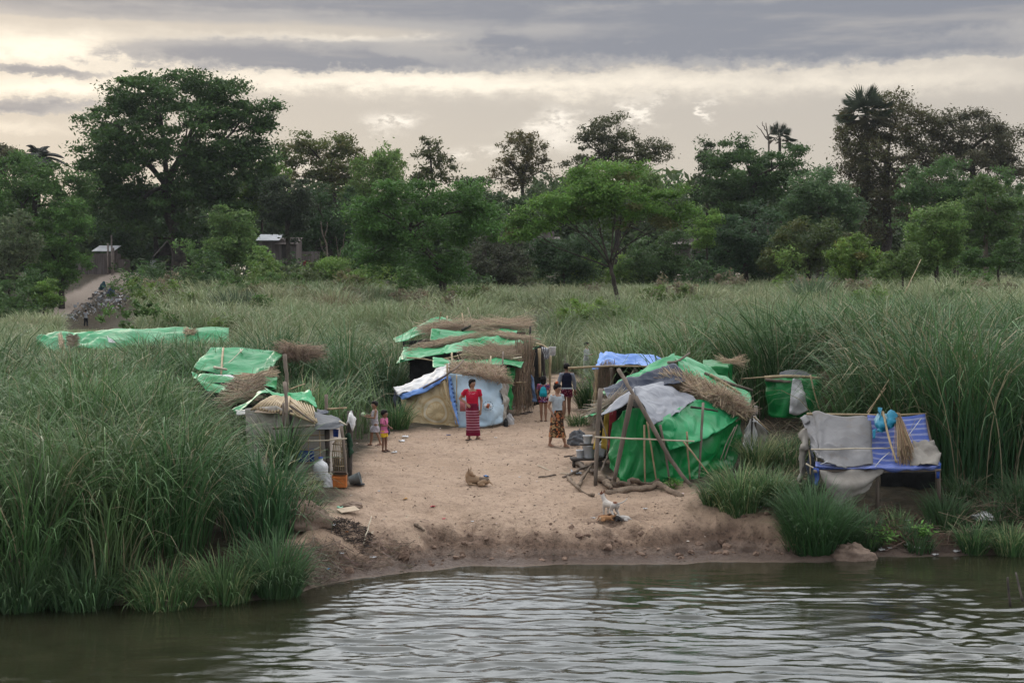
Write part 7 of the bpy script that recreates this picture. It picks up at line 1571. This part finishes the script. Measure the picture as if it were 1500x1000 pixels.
scrap(845, 695, (.45, .5, .56), .2, 'pale blue plastic piece under the firewood'); scrap(498, 746, (.25, .5, .35), .12, 'mint green scrap beside the cardboard sheet'); scrap(508, 780, (.5, .2, .06), .06, 'orange scrap on the twig heap')
scrap(543, 782, (.42, .33, .24), .1, 'torn cardboard scrap at the right of the twig heap')
def sandals(px, py, rz, label):
    q = G(px, py); T = thing('sandal', q, label, 'sandal', 'cast off sandals by the doorway')
    R = Matrix.Rotation(rz, 3, 'Z'); MB().loft([(q[0], q[1], q[2]+.015, .12, .045), (q[0], q[1], q[2]+.035, .125, .048)], 18).obj('sole', M['rubber'], T)
    MB().tube([q+[-.02, -.04, .03], q+[.03, 0, .07], q+[-.02, .04, .03]], .008, 6).obj('strap', M['rubber'], T)
sandals(767, 607, 0, 'left hand dark sandal lying on the path by the flattened sack'); sandals(775, 605, .4, 'right hand dark sandal lying on the path by the flattened sack')
# specks of leaf and bark trodden into the sand: one scatter
n = 15000; x = rng.uniform(-4.6, 6.2, n); y = 25.8+rng.random(n)**1.3*24; k = (sandd(x, y) > -.2) & (y-shore(x) > .5); k &= rng.random(n) < .25+.9*fbm(x*1.1, y*1.1, 91)**1.5+.5*(y-shore(x) < 1.6); x, y = x[k], y[k]; n = len(x)
ps = np.stack([x, y, gz(x, y)+.008], -1); a = rng.random(n)*6.28; d = np.stack([np.cos(a), np.sin(a), rng.normal(0, .25, n)], -1); L = (.008+.034*rng.random(n)**2.6)[:, None]; sd_ = np.stack([-np.sin(a), np.cos(a), rng.normal(0, .3, n)], -1)*L*.45
V = np.stack([ps-d*L, ps-sd_, ps+d*L, ps+sd_+[0, 0, .004]], 1).reshape(-1, 3)
C = np.repeat(np.where((rng.random(n) < .12)[:, None], tone((.42, .36, .3), n, .3), tone((.085, .058, .042), n, .5)), 4, 0)
o = mesh_np('sand_debris', V, np.arange(4*n).reshape(-1, 4), M['straw'], col=C, origin=(0, 34, 1)); tag(o, kind='stuff')
# dry stalks and flotsam tangled along the right and left banks
def tangle(name, px0, px1, y0, y1, n, L, col, dz=.2, r=.006, flat=.45):
    px = rng.uniform(px0, px1, n); py = rng.uniform(y0, y1, n); ps = np.array([G(a, b) for a, b in zip(px, py)]); ps[:, 2] += rng.random(n)*dz+.01
    d = rng.normal(0, 1, (n, 3))*[1, .8, flat]; d /= np.linalg.norm(d, axis=1, keepdims=True); LL = (L*(.5+.9*rng.random(n)))[:, None]
    V, Q, C = straws(ps-d*LL/2, ps+d*LL/2, r*(.6+.8*rng.random(n)), tone(col, n, .5)); o = mesh_np(name, V, Q, M['straw'], col=C, origin=ps.mean(0)); return tag(o, kind='stuff')
tangle('dry_stalks', 1385, 1510, 700, 806, 260, .55, (.20, .155, .11), .3)
tangle('dry_stalks', 1290, 1400, 770, 808, 90, .4, (.15, .11, .08), .12)
tangle('dry_stalks', 400, 500, 805, 862, 420, .45, (.24, .195, .15), .10)
tangle('dry_stalks', 500, 600, 800, 834, 110, .35, (.20, .15, .115), .04)
tangle('dry_stalks', 1120, 1180, 620, 720, 260, .5, (.25, .2, .14), .2)
tangle('dry_stalks', 390, 460, 705, 760, 420, .5, (.16, .12, .095), .3)
tangle('dry_stalks', 1200, 1330, 745, 800, 170, .4, (.17, .12, .085), .08)
# ------------------------------------------------------------------ tussocks and small plants near the camp
tussock('grass_tussock', 1085, 742, .95, .42, 950, 'big drooping grass tussock at the right front corner of the green shelter', .12, .011, 1.9)
tussock('grass_tussock', 1045, 738, .55, .22, 380, 'small grass tussock leaning out left of the big drooping one', .12, .009, 1.9)
tussock('grass_tussock', 1128, 738, .85, .32, 620, 'grass tussock right of the big drooping one, beside the bare earth', .18, .010, 1.8)
tussock('grass_tussock', 1110, 690, .9, .30, 500, 'dry pale grass tussock behind the drooping ones, below the white tent', .5, .009, 1.4)
tussock('grass_tussock', 1150, 680, .8, .35, 460, 'straw coloured grass tussock left of the covered platform', .6, .009, 1.4)
tussock('grass_tussock', 1195, 800, 1.15, .42, 1100, 'lush dark green grass tussock at the water below the platform corner', .03, .010, 1.5, pal=(.045, .115, .038))
tussock('grass_tussock', 1235, 790, .75, .28, 500, 'smaller lush tussock right of the big one at the water', .05, .010, 1.5, pal=(.05, .115, .042))
tussock('grass_tussock', 1165, 800, .6, .22, 320, 'low grass tussock hanging over the mud left of the lush one', .1, .009, 1.9)
tussock('grass_tussock', 1385, 775, .7, .34, 620, 'green grass tussock under the right leg of the platform', .08, .010, 1.6, pal=(.05, .11, .042))
tussock('grass_tussock', 1425, 808, .65, .25, 380, 'arching grass tussock at the right waterline', .1, .010, 1.9)
tussock('grass_tussock', 1480, 812, .7, .3, 380, 'sparse grass tussock at the right edge by the water', .2, .010, 1.8)
for (px, py, h, r, n, lab) in [(1270, 792, .5, .26, 300, 'short soft tussock just right of the smaller lush one'), (1345, 806, .45, .25, 260, 'short tussock at the waterline below the leafy weed'), (1410, 735, .6, .3, 300, 'tuft on the bare bank right of the platform leg'), (1460, 770, .6, .3, 320, 'tuft behind the scrunched plastic sheet'), (1500, 745, .9, .4, 420, 'tall tuft at the right edge above the plastic sheet'), (1440, 712, .8, .35, 380, 'bank tuft below the tall grass wall on the right'), (1180, 735, .6, .3, 320, 'tuft under the bundled canvas end of the platform'), (1165, 770, .7, .3, 380, 'tuft on the bank edge left of the lush tussock')]:
    tussock('grass_tussock', px, py, h, r, n, lab, .12, .010, 1.7, pal=(.055, .11, .045))
tussock('grass_tussock', 1316, 770, .35, .3, 260, 'thin low grass under the middle of the platform', .1, .007, 1.2)
tussock('grass_tussock', 414, 702, 1.4, .2, 280, 'tall upright reed clump in front of the woven wall', .05, .017, 1.1, th=.3)
tussock('grass_tussock', 432, 735, .62, .36, 620, 'pale dry grass clump at the front corner of the woven hut', .45, .009, 1.7)
tussock('grass_tussock', 380, 755, .75, .32, 800, 'grass clump with drooping pale blades beside the reed clump', .25, .011, 1.6)
tussock('grass_tussock', 445, 768, .7, .22, 420, 'dark grass tuft hanging over the earth clod at the left bank', .1, .009, 2.3, th=.9)
tussock('grass_tussock', 318, 725, 1.25, .5, 800, 'tall mixed grass clump left of the reed clump', .15, .012, 1.5)
tussock('grass_tussock', 405, 868, 1.0, .38, 760, 'bright arching tussock at the right end of the left bank, in the water', .03, .012, 1.9, pal=(.075, .15, .06))
tussock('grass_tussock', 330, 878, .8, .4, 520, 'low arching tussock spilling into the river', .12, .011, 2.1)
tussock('grass_tussock', 240, 884, .75, .5, 520, 'spreading tussock with tangled blades along the left waterline', .2, .011, 2.2)
tussock('grass_tussock', 120, 888, .95, .5, 620, 'broad bladed tussock at the water, second from the left edge', .08, .014, 2.1, pal=(.08, .15, .065))
tussock('grass_tussock', 30, 888, .95, .5, 620, 'broad bladed tussock at the water nearest the left edge', .08, .014, 2.1, pal=(.08, .15, .065))
tussock('grass_tussock', 580, 628, .9, .35, 420, 'grass tuft hiding the left foot of the yellow printed wall', .1, .011, 1.5)
tussock('grass_tussock', 862, 598, 1.1, .3, 420, 'grass tuft under the left post of the blue roofed hut', .12, .012, 1.3)
tussock('grass_tussock', 848, 622, .45, .3, 260, 'short grass below the eave of the green shelter', .25, .009, 1.5)
tussock('plume_grass', 0, 0, 2.9, .6, 420, 'tall plume grass fountain standing above the field in front of the woods', .1, .035, 1.0, pal=(.10, .16, .09), base=np.array([P(1190, 0, 88)[0], 88, float(gz(P(1190, 0, 88)[0], 88))]))
for (px, py, r, n, lab) in [(1290, 795, .32, 420, 'broad leaved weed patch between two tussocks below the platform'), (1350, 790, .22, 220, 'small leafy weed under the hanging canvas side of the platform'), (985, 716, .22, 160, 'little green weed at the foot of the leaning prop pole')]:
    c = G(px, py); V, Q, C, cc = crown([(c+[0, 0, r*.5], (r, r, r*.55))], 40, n, .045, .10, (.05, .11, .035), .3, .7, .9, .2)
    T = thing('weed_plant', c, lab, 'plant'); mesh_np('leaves', V, Q, M['leaf'], T, col=C)
    mb = MB()
    for q in cc[:12]: mb.tube([c-[0, 0, .03], (c+q)/2+[0, 0, .03], q], [.006, .005, .003], 5)
    mb.obj('stems', M['bark_lt'], T)

# broken clods along the cut bank
mb = MB()
for i in range(170):
    x = rng.uniform(-4.3, 5.6); y = shore(x)+.35+abs(rng.normal(0, .55)); x = float(x); y = float(y)
    if sandd(x, y) < -.4: continue
    r = .018+.075*rng.random()**3; c = np.array([x, y, float(gz(x, y))]); b0 = len(mb.v)
    mb.ball(c, (r*(.8+.7*rng.random()), r*(.8+.5*rng.random()), r*(.5+.4*rng.random())), 7, 5, rot=Matrix.Rotation(rng.random()*6, 3, 'Z') @ Matrix.Rotation(rng.normal(0, .4), 3, 'X'))
    for k in range(b0, len(mb.v)): mb.v[k] = tuple(np.array(mb.v[k])+rng.normal(0, r*.14, 3))
o = mb.obj('mud_clods', M['mudclod'], None, False, origin=(0, 27, .5)); tag(o, kind='stuff')
for (px, Y, h, r, n, pal, lab) in [(1005, 78, 1.9, 2.6, 900, (.22, .25, .13), 'rounded mound of pale grass right of the slanting forked trunk'), (490, 96, 1.9, 1.2, 500, (.22, .19, .11), 'brownish dry grass mound in the field left of the leaning tree'), (1080, 84, 1.9, 2.0, 700, (.17, .20, .11), 'second rounded grass mound right of the pale one in the field'), (850, 88, 1.3, 3.2, 800, (.17, .16, .15), 'low purplish grey patch of stalks beside the slanting forked trunk'), (345, 98, 2.0, 1.3, 500, (.07, .11, .06), 'dark green reed clump in the field below the stilt house'), (1400, 74, 2.3, 2.4, 800, (.20, .225, .12), 'large pale grass mound in front of the loose leafy tree')]:
    q = P(px, 0, Y); tussock('grass_mound', 0, 0, h, r, n, lab, .1, .035, 1.6, pal=pal, base=np.array([q[0], Y, float(gz(q[0], Y))]))
